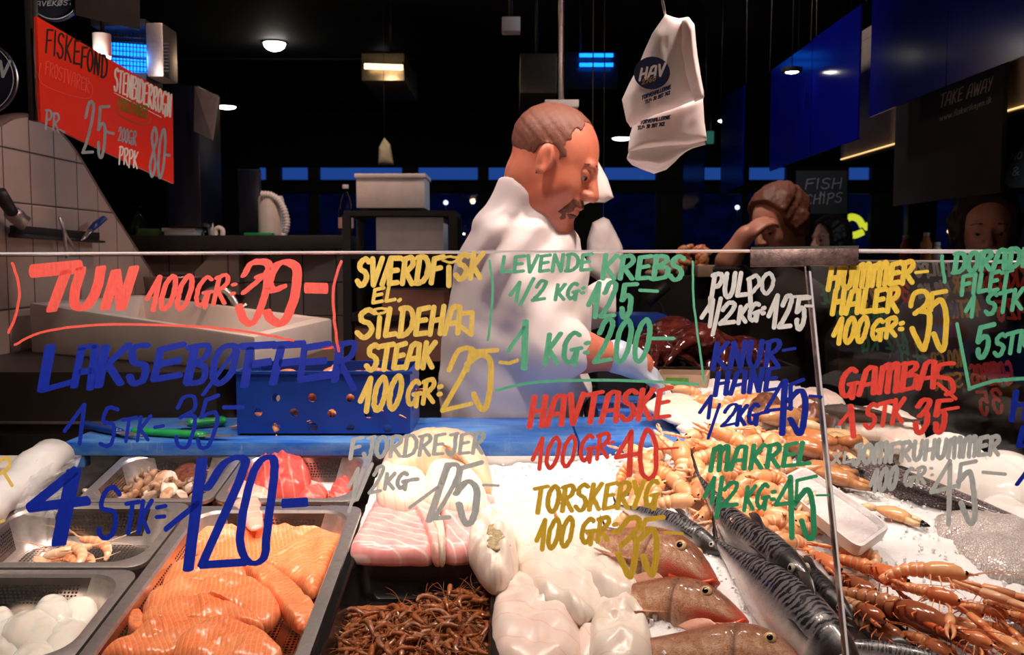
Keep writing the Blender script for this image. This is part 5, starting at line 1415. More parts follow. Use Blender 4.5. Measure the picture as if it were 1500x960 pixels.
loin([(552, 716), (560, 688), (588, 696), (622, 704), (626, 732), (596, 748), (556, 738)], .032, .034, 'cream', .3, 'cream coloured loin lying on the left pink steak', 5, p=4)
loin([(622, 736), (628, 690), (664, 684), (700, 704), (714, 742), (684, 750), (646, 746)], .032, .034, 'cream', -.3, 'cream coloured loin lying on the right pink steak', 6, p=4)
loin([(558, 706), (564, 676), (594, 652), (640, 642), (690, 650), (712, 676), (722, 716), (700, 716), (668, 690), (632, 696), (596, 706)], .030, .055, 'peach', .6, 'translucent peach loin heaped behind the cream coloured pieces', 7, p=2.6)

# ---- white fillets
def white(px, h, th, label, seed, mat='cod', ang=.6, **k): return slab('white_fillet', px, h, th, MAT[mat], label, 'white fish fillet', 'white fish fillets', ang, k.pop('p', 4.2), k.pop('nz', .15), 26, k.pop('centre', None), .0008, seed, edge=k.pop('edge', .05), **k)
white([(724, 968), (722, 900), (734, 862), (756, 846), (782, 868), (808, 884), (836, 900), (852, 930), (848, 975), (790, 1000)], -.012, .040, 'big pinkish white fillet at the bottom centre beside the shrimps', 1, 'cod_pink', 1.2)
white([(846, 972), (848, 918), (860, 896), (880, 900), (884, 940), (880, 975)], -.012, .024, 'narrow pinkish fillet between the two big white fillets', 2, 'cod_pink')
white([(868, 975), (864, 922), (878, 896), (902, 884), (930, 896), (950, 926), (954, 975), (910, 1000)], -.004, .042, 'rounded white fillet at the bottom right of the white fillets', 3, 'cod', 1.4)
white([(720, 758), (748, 742), (790, 742), (824, 764), (856, 800), (890, 846), (896, 880), (868, 906), (846, 912), (820, 898), (790, 884), (768, 852), (758, 830), (750, 800)], .016, .034, 'long white cod fillet on the ice under TORSKERYG lettering', 4, 'cod', .9, centre=(806, 826))
white([(812, 770), (846, 776), (872, 808), (900, 834), (924, 846), (942, 862), (936, 880), (910, 888), (886, 884), (860, 864), (830, 830)], .024, .034, 'white cod fillet tail whose ragged tip points at the red gurnards', 5, 'cod', .6)
white([(686, 812), (690, 786), (706, 766), (724, 758), (744, 780), (756, 806), (760, 836), (748, 856), (724, 862), (704, 846), (694, 830)], .022, .046, 'knobbly white monkfish piece with an olive patch, above the shrimp tray corner', 6, 'cod', .3, nz=.28)
slab('membrane', [(712, 790), (716, 770), (722, 764), (736, 782), (748, 800), (730, 806), (714, 802)], .066, .006, MAT['green_skin'], 'olive brown membrane on the knobbly monkfish piece', 'membrane')

# ---- gurnards
GP = [(0, .024, .030, .024), (.04, .056, .050, .054), (.12, .112, .072, .090), (.22, .160, .090, .112), (.32, .172, .110, .116), (.42, .160, .112, .104), (.56, .118, .092, .078), (.74, .066, .056, .044), (.90, .030, .026, .018), (.95, .026, .024, .010)]
gm = {'skin': MAT['gurnard'], 'fin': MAT['gurnard_fin'], 'lips': MAT['gurnard_lip'], 'iris': MAT['iris']}
def gurnard(nose, tail, h, roll, label, lift=(0, 0), bend=None):
    L = fish_len(nose, tail, h)
    r = make_fish('gurnard', L, GP, gm, label, 'fish', 'red gurnards', 1, bend, (.185, .26, .030), .335,
                  fins=(('pectoral_fin', .345, .42, .60, .022, .20, .035), ('dorsal_fin', .44, .58, .02, .035, .05, .0), ('feeler', .335, .345, .78, .04, .16, .05), ('feeler', .345, .355, .82, .06, .14, .05), ('feeler', .355, .365, .86, .07, .12, .04)),
                  tailfin=(.10, .11, .35), mouth={'line': [(.004, .38), (.03, .60), (.08, .68), (.14, .70), (.19, .69)], 'r': .012, 'gap': .014}, name='gurnard')
    lay_fish(r, nose, tail, h, roll, lift); return r
# ---- mackerels
MP = [(0, .006, .006, .008), (.02, .020, .016, .018), (.08, .055, .050, .044), (.16, .080, .078, .064), (.26, .095, .098, .076), (.40, .100, .105, .080), (.55, .088, .094, .068), (.70, .060, .064, .045), (.82, .033, .035, .025), (.92, .014, .014, .010), (.96, .012, .012, .008)]
mm = {'skin': MAT['mackerel'], 'fin': MAT['fin_dark'], 'iris': MAT['iris_pale']}
md = {'skin': MAT['mackerel_dark'], 'fin': MAT['fin_dark'], 'iris': MAT['iris_pale']}
def mackerel(nose, tail, h, roll, label, lift=(0, 0), bend=None, mats=mm, dors=1, L=None, prof=MP):
    L = L or fish_len(nose, tail, h)
    r = make_fish('mackerel', L, prof, mats, label, 'fish', 'mackerels', dors, bend, (.075, .36, .019), .20,
                  fins=(('pectoral_fin', .205, .23, .47, .012, .08, .015), ('dorsal_fin', .33, .42, .015, .035, .05, 0), ('anal_fin', .62, .68, .97, .022, .03, 0)),
                  tailfin=(.085, .11, .75), mouth={'line': [(.002, .5), (.03, .60), (.065, .66)], 'r': .004}, name='mackerel')
    lay_fish(r, nose, tail, h, roll, lift); return r
mackerel((1058, 812), (896, 738), .050, 1.05, 'striped mackerel lying behind the topmost gurnard', bend=[(0, 0), (.5, .03), (1, 0)])
mackerel((1046, 838), (880, 770), .030, 1.0, 'mackerel half hidden between the striped mackerel and the topmost gurnard')
gurnard((1066, 862), (800, 772), .066, 1.0, 'red gurnard, topmost of the three heads', lift=(0, -.03))
gurnard((1112, 916), (810, 868), .044, 1.0, 'red gurnard, middle one of the three heads', lift=(0, -.05))
gurnard((1196, 980), (876, 946), .026, 1.0, 'red gurnard, lowest of the three heads, cut by the picture edge', lift=(0, -.03))
mackerel((1262, 1005), (1036, 792), .052, 1.1, 'big mackerel with a silver belly lying across the front left of the glass joint', bend=[(0, 0), (.5, .02), (1, .02)], prof=[(a, b * 1.12, c * 1.12, d) for a, b, c, d in MP])
mackerel((1184, 862), (1012, 706), .085, 1.45, 'dark curved mackerel whose tail points up towards the 1/2 KG lettering', bend=[(0, .03), (.3, 0), (.55, -.02), (.8, .02), (1, .07)], mats=mm, dors=1, prof=[(a, b * .8, c * .8, d * .85) for a, b, c, d in MP])
mackerel((1250, 908), (1100, 772), .060, 1.4, 'slender dark mackerel between the curved one and the glass joint', mats=md, prof=[(a, b * .72, c * .72, d * .8) for a, b, c, d in MP])
mackerel((1240, 888), (1110, 770), .034, -.2, 'mackerel lying belly up, silver side showing beside the glass joint')
mackerel((1180, 990), (1046, 838), .012, .2, 'mackerel under the big one, only its dark belly showing')
mackerel((1428, 992), (1160, 936), .036, .95, 'pale silver mackerel at the bottom right of the glass joint')
mackerel((1300, 900), (1180, 820), .012, .4, 'mackerel buried under the tiger prawns right of the joint', mats=md)

# ---- right hand side fish
BP = [(0, .02, .02, .02), (.05, .06, .05, .045), (.14, .10, .09, .07), (.26, .125, .115, .085), (.42, .13, .12, .085), (.60, .105, .10, .065), (.78, .065, .06, .036), (.90, .04, .04, .018), (.94, .038, .038, .012)]
bm_ = {'skin': MAT['bass'], 'fin': MAT['fin_dark'], 'iris': MAT['iris_pale']}
def bass(nose, tail, h, roll, label, mats=bm_, **k):
    L = fish_len(nose, tail, h)
    r = make_fish('sea_bass', L, k.pop('prof', BP), mats, label, 'fish', None, k.pop('dors', 1), k.pop('bend', None), (.09, .36, .02), .24,
                  fins=(('dorsal_fin', .30, .66, .01, .05, .03, 0), ('pectoral_fin', .26, .30, .55, .03, .10, .02)), tailfin=(.13, .13, .4), mouth={'line': [(.004, .5), (.03, .62), (.06, .68)], 'r': .006}, name=k.pop('name', 'sea_bass'))
    lay_fish(r, nose, tail, h, roll, k.pop('lift', (0, 0))); return r
bass((1196, 676), (1590, 800), .032, .55, 'dark scaled sea bass lying under the XL JOMFRUHUMMER price', dors=1, bend=[(0, 0), (.5, -.03), (1, .0)], prof=[(a, b * .75, c * .55, d * .8) for a, b, c, d in BP])
slab('bream_fillet', [(1362, 772), (1386, 760), (1430, 754), (1480, 762), (1520, 780), (1540, 826), (1500, 852), (1450, 844), (1408, 822), (1390, 800), (1372, 796)], .018, .034, MAT['silver'], 'broad silver scaled side of sea bream on the ice, right of the tub', 'fish', None, .25, 3.0, .08, 30, None, 0, 3, edge=.06)
bass((1446, 890), (1660, 900), .034, .6, 'grey brown fish whose back shows at the right edge above the langoustines', {'skin': MAT['grey_fish'], 'fin': MAT['fin_dark'], 'iris': MAT['iris_pale']}, name='grey_fish')
for i, (px, h, th, lab) in enumerate([
        ([(1318, 690), (1334, 668), (1372, 656), (1412, 662), (1440, 680), (1462, 706), (1448, 724), (1404, 722), (1360, 708)], .022, .060, 'large white squid body in front of the dark counter end'),
        ([(1420, 700), (1448, 676), (1486, 680), (1520, 700), (1530, 730), (1500, 744), (1460, 738), (1430, 724)], .022, .052, 'white squid body at the right edge of the view'),
        ([(1436, 744), (1462, 732), (1500, 752), (1530, 776), (1520, 790), (1480, 774)], .022, .030, 'white squid arms hanging towards the bream'),
        ([(1286, 722), (1300, 702), (1330, 698), (1362, 712), (1372, 730), (1340, 736), (1304, 732)], .020, .018, 'pink fleshy belly flap beside the sea bass')]):
    slab('squid', px, h, th, MAT['squid'] if i < 3 else MAT['cod_pink'], lab, 'squid' if i < 3 else 'fish belly', None, .2, 2.3, .07, 18, None, 0, i)

# ---- white polystyrene tub with film
def tub():
    h = .085; c = [D(1136, 706, h), D(1178, 684, h), D(1306, 772, h + .0), D(1258, 806, h)]
    r = thing('foam_tray', 'white foam tray under clear film, lying between the two panes among langoustines', 'tray', sum(c, Vector()) / 4 - DN * .02)
    ctr_ = sum(c, Vector()) / 4
    def ring(f, z, rd): 
        q = [ctr_ + (p - ctr_) * f + DN * z for p in c]; o = []
        for i in range(4):
            a, b, d = q[i - 1], q[i], q[(i + 1) % 4]
            for t in (0, .25, .5, .75, 1):
                u = b + (a - b) * rd; v = b + (d - b) * rd; o.append(u * (1 - t) ** 2 + b * 2 * t * (1 - t) + v * t * t)
        return o
    rs = [ring(.94, -.020, .16), ring(1.0, -.002, .15), ring(1.0, .002, .15), ring(.94, .002, .16), ring(.91, -.004, .16), ring(.86, -.014, .18)]
    n = 20; mb = MB(); mb.add([p for g in rs for p in g], [(i * n + k, i * n + (k + 1) % n, (i + 1) * n + (k + 1) % n, (i + 1) * n + k) for i in range(5) for k in range(n)] + [tuple(range(5 * n, 6 * n)), tuple(range(n - 1, -1, -1))])
    wchild('dish', mb.mesh('dish', smooth='auto'), r, M['white_plastic'])
    f = ring(.95, .003, .16); mb = MB(); mb.add(f, [tuple(range(n))]); wchild('film', mb.mesh('film'), r, MAT['film'])
    f = ring(.86, -.008, .18); g = ring(.6, -.003, .2); mb = MB(); mb.add(f + g, [(k, (k + 1) % n, n + (k + 1) % n, n + k) for k in range(n)] + [tuple(range(n, 2 * n))]); wchild('contents', mb.mesh('contents'), r, m_flesh('pale_roe', (.86, .72, .68), (.92, .86, .84), None, nsc=50))
tub()

# ---- langoustine heap
heads = [make_langoustine(.112, 1.7 + .4 * i, .25 + .1 * i, LP if i % 2 else LM, 'small pale orange langoustine in the heap', 'langoustines in the big heap', seed=i, clawlen=.6, fat=1.45) for i in range(4)]
for o in heads: o['label'] = 'pale orange langoustine in the big heap behind the mackerels'
rnd = random.Random(21); pts = []
poly = [(934, 664), (968, 640), (1010, 644), (1052, 624), (1110, 634), (1150, 668), (1126, 696), (1146, 740), (1186, 778), (1166, 806), (1120, 776), (1060, 772), (1040, 736), (1006, 716), (1000, 740), (936, 724), (926, 690)]
def inpoly(x, y, P):
    c = False
    for (a, b), (d, e) in zip(P, P[1:] + P[:1]):
        if (b > y) != (e > y) and x < (d - a) * (y - b) / (e - b) + a: c = not c
    return c
tries = 0
while len(pts) < 66 and tries < 9000:
    tries += 1; x, y = rnd.uniform(925, 1215), rnd.uniform(622, 812)
    if inpoly(x, y, poly) and all((x - a) ** 2 + ((y - b) * 1.15) ** 2 > 21 ** 2 for a, b in pts): pts.append((x, y))
first = [True] * 4
for i, (x, y) in enumerate(pts):
    k = rnd.randrange(4); o = heads[k] if first[k] else copy_thing(heads[k]); first[k] = False
    o.matrix_world = bed_matrix(rest(x, y, .020 + rnd.uniform(0, .02)), rnd.uniform(0, 6.28), rnd.uniform(-1.3, 1.3), rnd.uniform(-.4, .4)) @ Matrix.Scale(rnd.uniform(.85, 1.15), 4)
# a few more behind, lying on the white fish
for i, (x, y, yaw, lab) in enumerate([(1010, 588, .2, 'langoustine on the pale flatfish, left of KNURHANE lettering'), (1045, 592, 2.9, 'langoustine on the pale flatfish under HANE lettering'), (1075, 583, .4, 'langoustine on the ice behind the letters HANE'), (1010, 574, 3.0, 'langoustine nearest the wooden box'), (1100, 590, 1.0, 'langoustine beside the brown crab claws at the back'), (930, 742, 1.2, 'langoustine beside the mackerel tail under TORSKERYG lettering'), (950, 736, 2.2, 'langoustine left of the mackerel tail, touching the ice')]):
    o = copy_thing(heads[i % 4]); o['label'] = lab; o['group'] = 'langoustines behind the heap'
    o.matrix_world = bed_matrix(rest(x, y, .022), yaw, rnd.uniform(-.8, .8), 0)

# ---- large langoustines and prawns at the right
big = [('pale orange langoustine lying on its side, eye turned up, above the red claws', LM, (1414, 846), (1282, 824), .078, .9, .30, .35, -.30, 1.7),
       ('red langoustine with both claws pointing down to the picture edge', LR, (1404, 884), (1306, 850), .064, .35, .30, .25, -.85, 2.0),
       ('red langoustine at the right edge with claws towards the corner', LR, (1470, 880), (1392, 850), .045, .4, .4, .2, -.7, 1.7),
       ('red langoustine lying low at the bottom right corner', LR, (1490, 930), (1412, 905), .040, .4, .4, .2, -.6, 1.2),
       ('orange langoustine under the red claws, tail to the left', LM, (1440, 930), (1350, 890), .030, .5, .3, .3, -.5, 1.4),
       ('orange langoustine at the right edge below the grey fish', LM, (1520, 902), (1440, 872), .050, .5, .3, .25, -.4, 1.3)]
for i, (lab, mt, hd, tl, h, curl, spread, roll, yaw, cl) in enumerate(big):
    L = fish_len(hd, tl, h) * 1.08
    o = make_langoustine(L, curl, spread, mt, lab, 'large langoustines', True, clawlen=cl, seed=30 + i, clawyaw=yaw, clawfat=1.7)
    a, b = D(*hd, h), D(*tl, h); x = (a - b).normalized(); z = (DN - x * DN.dot(x)).normalized(); y = z.cross(x)
    o.matrix_world = Matrix.Translation(a + (b - a) * .42) @ (Matrix((x, y, z)).transposed() @ Matrix.Rotation(-roll, 3, 'X')).to_4x4()
for i, (lab, hd, tl, h, mt) in enumerate([('dark tiger prawn with long red feelers pointing to the bottom right', (1398, 930), (1232, 855), .055, TG), ('banded tiger prawn lying left of the dark one', (1345, 915), (1200, 862), .035, TG),
        ('glossy brown prawn behind the dark tiger prawn', (1335, 862), (1222, 808), .055, LR), ('brown prawn touching the glass joint', (1290, 880), (1190, 826), .035, TG), ('brown prawn lying at the foot of the foam tray', (1235, 845), (1150, 790), .045, LR)]):
    L = fish_len(hd, tl, h) * 1.0
    o = make_langoustine(L, .35, .05, mt, lab, 'large prawns', True, 'prawn', 'tiger_prawn', .25, seed=50 + i)
    a, b = D(*hd, h), D(*tl, h); x = (a - b).normalized(); z = (DN - x * DN.dot(x)).normalized(); y = z.cross(x)
    o.matrix_world = Matrix.Translation(a + (b - a) * .45) @ (Matrix((x, y, z)).transposed() @ Matrix.Rotation(-.9, 3, 'X')).to_4x4()
# the crowded corner: more of the same, tangled together
for i, (hd, tl, h, mt, cy) in enumerate([((1452, 948), (1372, 908), .050, LR, -.6), ((1500, 960), (1430, 912), .055, LM, -.5), ((1392, 962), (1322, 918), .040, LR, -.8), ((1530, 918), (1452, 890), .060, LR, -.3), ((1440, 902), (1360, 868), .048, LM, -.7), ((1478, 905), (1402, 880), .058, LR, -.5)]):
    L = fish_len(hd, tl, h) * 1.1
    o = make_langoustine(L, .5, .35, mt, 'red or orange langoustine in the tangled corner at the bottom right', 'langoustines in the corner', True, clawlen=1.7, seed=70 + i, clawyaw=cy, clawfat=1.7)
    a, b = D(*hd, h), D(*tl, h); x = (a - b).normalized(); z = (DN - x * DN.dot(x)).normalized(); y = z.cross(x)
    o.matrix_world = Matrix.Translation(a + (b - a) * .42) @ (Matrix((x, y, z)).transposed() @ Matrix.Rotation(.3 * math.sin(i * 2), 3, 'X')).to_4x4()
for i, (hd, tl, h) in enumerate([((1330, 945), (1228, 890), .030), ((1420, 945), (1318, 896), .034), ((1300, 915), (1216, 866), .050)]):
    o = make_langoustine(fish_len(hd, tl, h), .3, .05, TG, 'dark tiger prawn tucked under the red langoustines', 'dark prawns under the langoustines', True, 'prawn', 'tiger_prawn', .25, seed=90 + i)
    a, b = D(*hd, h), D(*tl, h); x = (a - b).normalized(); z = (DN - x * DN.dot(x)).normalized(); y = z.cross(x)
    o.matrix_world = Matrix.Translation(a + (b - a) * .45) @ (Matrix((x, y, z)).transposed() @ Matrix.Rotation(-.6, 3, 'X')).to_4x4()
mackerel((1345, 952), (1180, 862), .016, 1.2, 'dark mackerel lying lowest between silver mackerel and tiger prawns', mats=md)
# a curled langoustine tail standing on the ice by the tray corner
o = make_langoustine(.13, 3.6, .2, LM, 'curled langoustine tail standing at the lower corner of the foam tray', None); o.matrix_world = bed_matrix(D(1268, 812, .050), 2.6, 1.2, 0.2) @ Matrix.Scale(.8, 4)

# ---- brown crab claws
MAT['crabc'] = m_shell('crab_claw_shell', (0.20, 0.05, 0.02), (0.58, 0.30, 0.13), (0.4, 0.15, 0.06), 1.0, 0.2)
MAT['crabcream'] = m_shell('cream_claw_shell', (0.55, 0.28, 0.10), (0.84, 0.66, 0.40), (0.6, 0.4, 0.2), 1.0, 0.2)
MAT['crabtip'] = simple('claw_tip_black', (.012, .009, .008), .2)
def crab_claw(L, label, mt, grp='crab claws'):
    r = thing('crab_claw', label, 'crab claw', (0, 0, 0), grp)
    mb = MB(); mb.tube([(-.5 * L, 0, 0), (-.38 * L, .02 * L, 0), (-.2 * L, .03 * L, .01 * L), (0, .02 * L, .01 * L), (.14 * L, 0, 0)], [.05 * L, .11 * L, .17 * L, .16 * L, .11 * L], 14, .72, up=(0, 0, 1)); link('palm', mb.mesh('palm'), r, mt)
    for nm, s in (('fixed_finger', -1), ('moving_finger', 1)):
        mb = MB(); mb.tube([(.08 * L, s * .07 * L, 0), (.2 * L, s * .10 * L, 0), (.33 * L, s * .07 * L, 0)], [.075 * L, .062 * L, .042 * L], 10); link(nm, mb.mesh(nm), r, mt)
        mb = MB(); mb.tube([(.32 * L, s * .072 * L, 0), (.42 * L, s * .04 * L, 0), (.5 * L, s * .01 * L, 0)], [.043 * L, .03 * L, .006 * L], 10); link('claw_tip', mb.mesh('claw_tip'), r, MAT['crabtip'])
    mb = MB(); mb.tube([(-.5 * L, 0, 0), (-.62 * L, -.05 * L, 0), (-.72 * L, -.16 * L, 0)], [.06 * L, .08 * L, .06 * L], 10); link('wrist', mb.mesh('wrist'), r, mt); return r
cc = crab_claw(.15, 'crab claw', MAT['crabcream']); cd_ = crab_claw(.15, 'crab claw', MAT['crabc'])
CLW = [(1322, 758, -.62, .022, .62, 'yellow crab claw with black tip pointing at the bream'), (1140, 648, .6, .05, 1, 'brown crab claw left of the glass joint, nearest the green MAKREL'), (1172, 640, 2.4, .07, 1.1, 'brown crab claw under the blue 45 price'), (1196, 660, -.4, .06, 1.1, 'brown crab claw touching the glass joint'), (1230, 650, 1.3, .06, 1.25, 'cream crab claw standing right of the glass joint'), (1256, 656, -1.0, .06, 1.25, 'cream crab claw leaning right beside the standing one'), (1216, 690, .2, .04, 1.0, 'crab claw lying above the upper corner of the foam tray'), (1160, 612, .3, .06, 1.2, 'dark crab claw at the back of the heap'), (1240, 704, -.5, .04, .9, 'crab claw between foam tray and sea bass')]
for i, (px, py, yaw, up, sc, lab) in enumerate(CLW):
    src = cc if i in (0, 4, 5) else cd_; o = src if i in (0, 1) else copy_thing(src); o['label'] = lab; o.matrix_world = bed_matrix(rest(px, py, up * .55), yaw, .3 * math.sin(i * 2), .1) @ Matrix.Scale(sc, 4)
MAT['crabback'] = simple('crab_back', (.20, .075, .04), .28, var=.5, scale=70, bump=.4, bscale=120)
for px, py, r_, lab in ((1120, 606, 30, 'brown crab body behind the blue 1/2 KG price'), (1190, 612, 34, 'brown crab body behind the blue 45 price'), (1226, 676, 30, 'brown crab body right of the glass joint above the foam tray')):
    slab('brown_crab', [(px - r_, py + 4), (px - r_ * .6, py - 12), (px, py - 16), (px + r_ * .7, py - 11), (px + r_, py + 4), (px + r_ * .6, py + 14), (px, py + 17), (px - r_ * .6, py + 14)], .035, .045, MAT['crabback'], lab, 'crab', 'brown crabs', 0, 2.0, .1, 50)

# ---- pale flatfish and fillets at the back
for i, (px, h, th, mat, lab) in enumerate([
        ([(944, 596), (966, 582), (1000, 580), (1032, 592), (1040, 612), (1010, 622), (982, 618), (960, 606)], .040, .016, 'cream', 'pale flatfish fillet reaching onto the blue board'),
        ([(992, 628), (1012, 610), (1050, 604), (1084, 612), (1096, 632), (1066, 640), (1028, 636)], .030, .020, 'cod', 'white fillet on the ice under the letters HANE'),
        ([(1052, 604), (1086, 592), (1128, 596), (1146, 616), (1120, 632), (1082, 624)], .034, .024, 'cream', 'pale fillet behind the blue 1/2 KG price'),
        ([(1150, 596), (1180, 576), (1216, 580), (1240, 598), (1210, 612), (1172, 612)], .05, .030, 'cod_pink', 'pinkish fillet at the back beside the glass joint'),
        ([(1232, 622), (1258, 606), (1304, 604), (1340, 618), (1348, 634), (1300, 640), (1254, 638)], .050, .030, 'cod', 'pale grey fish lying at the far counter end under GAMBAS price'),
        ([(1286, 640), (1320, 626), (1350, 634), (1352, 652), (1310, 660)], .040, .028, 'cod_pink', 'rolled pale fillet under the red 35 price')]):
    slab('pale_fillet', px, h, th, MAT[mat], lab, 'fish fillet', 'pale fillets at the back', .3, 3, .12, 28, None, .0006, i + 4, edge=.05)
bass((1200, 600), (1345, 618), .085, .6, 'brown grey fish lying on top at the far counter end', {'skin': MAT['grey_fish'], 'fin': MAT['fin_dark'], 'iris': MAT['iris_pale']}, name='grey_fish')
# ---------------------------------------------------------------- people
def m_skin(name, a, b, red):
    m = NT(name); o = m.coord()
    nz = m.noise(o, 22, 4, 0.6); n2 = m.noise(o, 140, 3)
    c = m.mix(a, b, m.ramp(nz, [(0.35, 0.0), (0.65, 1.0)])); c = m.mix(c, red, m.math('MULTIPLY', m.ramp(m.noise(o, 9, 2), [(0.5, 0.0), (0.75, 1.0)]), 0.5))
    return m.done(m.bsdf(c, 0.38, 0, m.bump(n2, 0.08, 0.001), Subsurface_Weight=0.25, Subsurface_Radius=(0.02, 0.006, 0.003), Subsurface_Scale=0.4))
MAT['skin'] = m_skin('ruddy_skin', (0.60, 0.18, 0.105), (0.66, 0.235, 0.145), (0.60, 0.13, 0.08))
def m_hair(name, a, b, scale=260):
    m = NT(name); o = m.coord()
    return m.done(m.bsdf(m.mix(a, b, m.noise(m.mapping(o, (1, 1, .7)), scale, 3)), 0.55, 0, m.bump(m.noise(m.mapping(o, (1, 1, .3)), scale, 2), 0.5, 0.002)))
MAT['buzz'] = m_hair('buzzed_hair', (0.06, 0.022, 0.014), (0.30, 0.105, 0.062), 620)
MAT['beard'] = m_hair('dark_beard', (0.07, 0.022, 0.013), (0.24, 0.08, 0.045), 420)
def m_cloth(name, a, b, rough=0.75):
    m = NT(name); o = m.coord(); w = m.noise(o, 420, 2); f = m.noise(o, 7, 3)
    return m.done(m.bsdf(m.mix(a, b, f), rough, 0, m.bump(m.math('ADD', m.math('MULTIPLY', w, .25), m.noise(o, 16, 3)), 0.25, 0.004), Sheen_Weight=0.1))
MAT['coat'] = m_cloth('white_cotton', (0.82, 0.75, 0.73), (0.86, 0.80, 0.78))
MAT['trousers'] = m_cloth('dark_trousers', (0.03, 0.03, 0.035), (0.04, 0.04, 0.045))
MAT['glove'] = simple('pale_blue_glove', (0.55, 0.66, 0.80), 0.4, var=0.06)
MAT['eyewhite'] = simple('eye_white', (0.34, 0.24, 0.20), 0.2)

def head_prims(jaw=1.0):
    L = [(s_ell((-.014, 0, .036), (.098, .077, .086)), 0), (s_ell((.030, 0, -.012), (.064, .064, .088)), .03), (s_ell((.030, 0, -.070), (.056, .054 * jaw, .046)), .03),
         (s_ell((.072, 0, -.100), (.022, .026, .018)), .025), (s_ell((.050, .036, -.032), (.034, .026, .034)), .02), (s_ell((.050, -.036, -.032), (.034, .026, .034)), .02),
         (s_cap((.084, -.036, .024), (.084, .036, .024), .011, .011), .016), (s_cap((.092, 0, .016), (.117, 0, -.028), .009, .014), .012),
         (s_ell((.104, .014, -.034), (.014, .009, .010)), .008), (s_ell((.104, -.014, -.034), (.014, .009, .010)), .008), (s_ell((.084, 0, -.068), (.020, .030, .022)), .02),
         (s_ell((.100, .031, .002), (.018, .019, .011)), .014, 'sub'), (s_ell((.100, -.031, .002), (.018, .019, .011)), .014, 'sub'),
         (s_ell((.099, 0, -.064), (.011, .022, .0055)), .005), (s_ell((.096, 0, -.077), (.011, .020, .0065)), .005), (s_cap((.110, -.022, -.0705), (.110, .022, -.0705), .0028, .0028), .004, 'sub'),
         (s_cap((.078, -.044, .006), (.088, -.018, .004), .007, .007), .004), (s_cap((.078, .044, .006), (.088, .018, .004), .007, .007), .004)] + [(s_ell((.0835, s * .031, .0075), (.010, .017, .0085)), .003) for s in (1, -1)]
    for s in (1, -1):
        Q = Euler((0, math.radians(-14), s * math.radians(-22))).to_matrix()
        L += [(s_ell((-.006, s * .080, -.010), (.0165, .010, .032), Q), .008), (s_ell((.002, s * .091, -.006), (.008, .008, .019), Q), .006, 'sub'), (s_ell((-.002, s * .081, -.036), (.010, .008, .010)), .006)]
    return L
def mapped(f, Minv):
    A = np.array(Minv.to_3x3()); t = np.array(Minv.translation); sc = abs(np.linalg.det(A)) ** (1 / 3)
    return lambda P: f(P @ A.T + t) / sc
def head_frame(c, fwd, roll=0.0, scale=1.0):
    f = Vector(fwd).normalized(); u = Vector((0, 0, 1)); u = (u - f * u.dot(f)).normalized(); l = u.cross(f)
    B = Matrix((f, l, u)).transposed() @ Matrix.Rotation(roll, 3, 'X')
    return Matrix.Translation(c) @ (B * scale).to_4x4()
def join(name, meshes):
    bm = bmesh.new()
    for me in meshes: bm.from_mesh(me)
    out = bpy.data.meshes.new(name); bm.to_mesh(out); bm.free()
    out.polygons.foreach_set('use_smooth', np.ones(len(out.polygons), dtype=bool)); return out
def eyes(root, HM, skin, iris=None, closed=0.0):
    for s in (1, -1):
        mb = MB(); mb.ball((.0785, s * .031, .000), .0122, 16, 10); e = mb.mesh('eye'); e.transform(HM); eo = wchild('eye', e, root, MAT['eyewhite'])
        mb = MB(); mb.ball((.0888, s * .034, -.0045), (.0026, .0048, .0048), 12, 8); e = mb.mesh('iris'); e.transform(HM)
        e.transform(Matrix.Translation(-Vector(root.location))); io = link('iris', e, eo, MAT['pupil'])
        mb = MB(); mb.tube([(.084, s * .012, .0265), (.0925, s * .024, .031), (.088, s * .040, .030), (.074, s * .054, .022)], [.003, .0045, .004, .002], 8, .8); e = mb.mesh('eyebrow'); e.transform(HM); wchild('eyebrow', e, root, MAT['beard'])

# ---- the fishmonger
VY = 2.43
S_ = 1.13
HC = atY(810, 236, VY)
FW = Vector((0.86, -0.16, -0.47))
HM = head_frame(HC, FW, math.radians(-4), S_)
HI = HM.inverted()
fm = thing('person', 'fishmonger in a white coat with shaved head and goatee, looking down at his work', 'person', (0.02, 2.55, 0.0))
neck0 = HM @ Vector((-.030, 0, -.05)); neck1 = atY(772, 330, VY + .07)
hl = s_union(head_prims(1.08))
headf = mapped(hl, HI)
def bodyhead(P):
    d = headf(P); d = smin(d, s_cap(neck0, neck1, .058 * S_, .070 * S_)(P), .03)
    d = smin(d, s_cap(HM @ Vector((.02, 0, -.085)), atY(806, 338, VY + .03), .045, .06)(P), .035); return d
lo = [HC.x - .26, VY - .20, HC.z - .28]; hi = [HC.x + .22, VY + .28, HC.z + .17]
head_me = sdf_mesh('head', bodyhead, lo, hi, .0034)
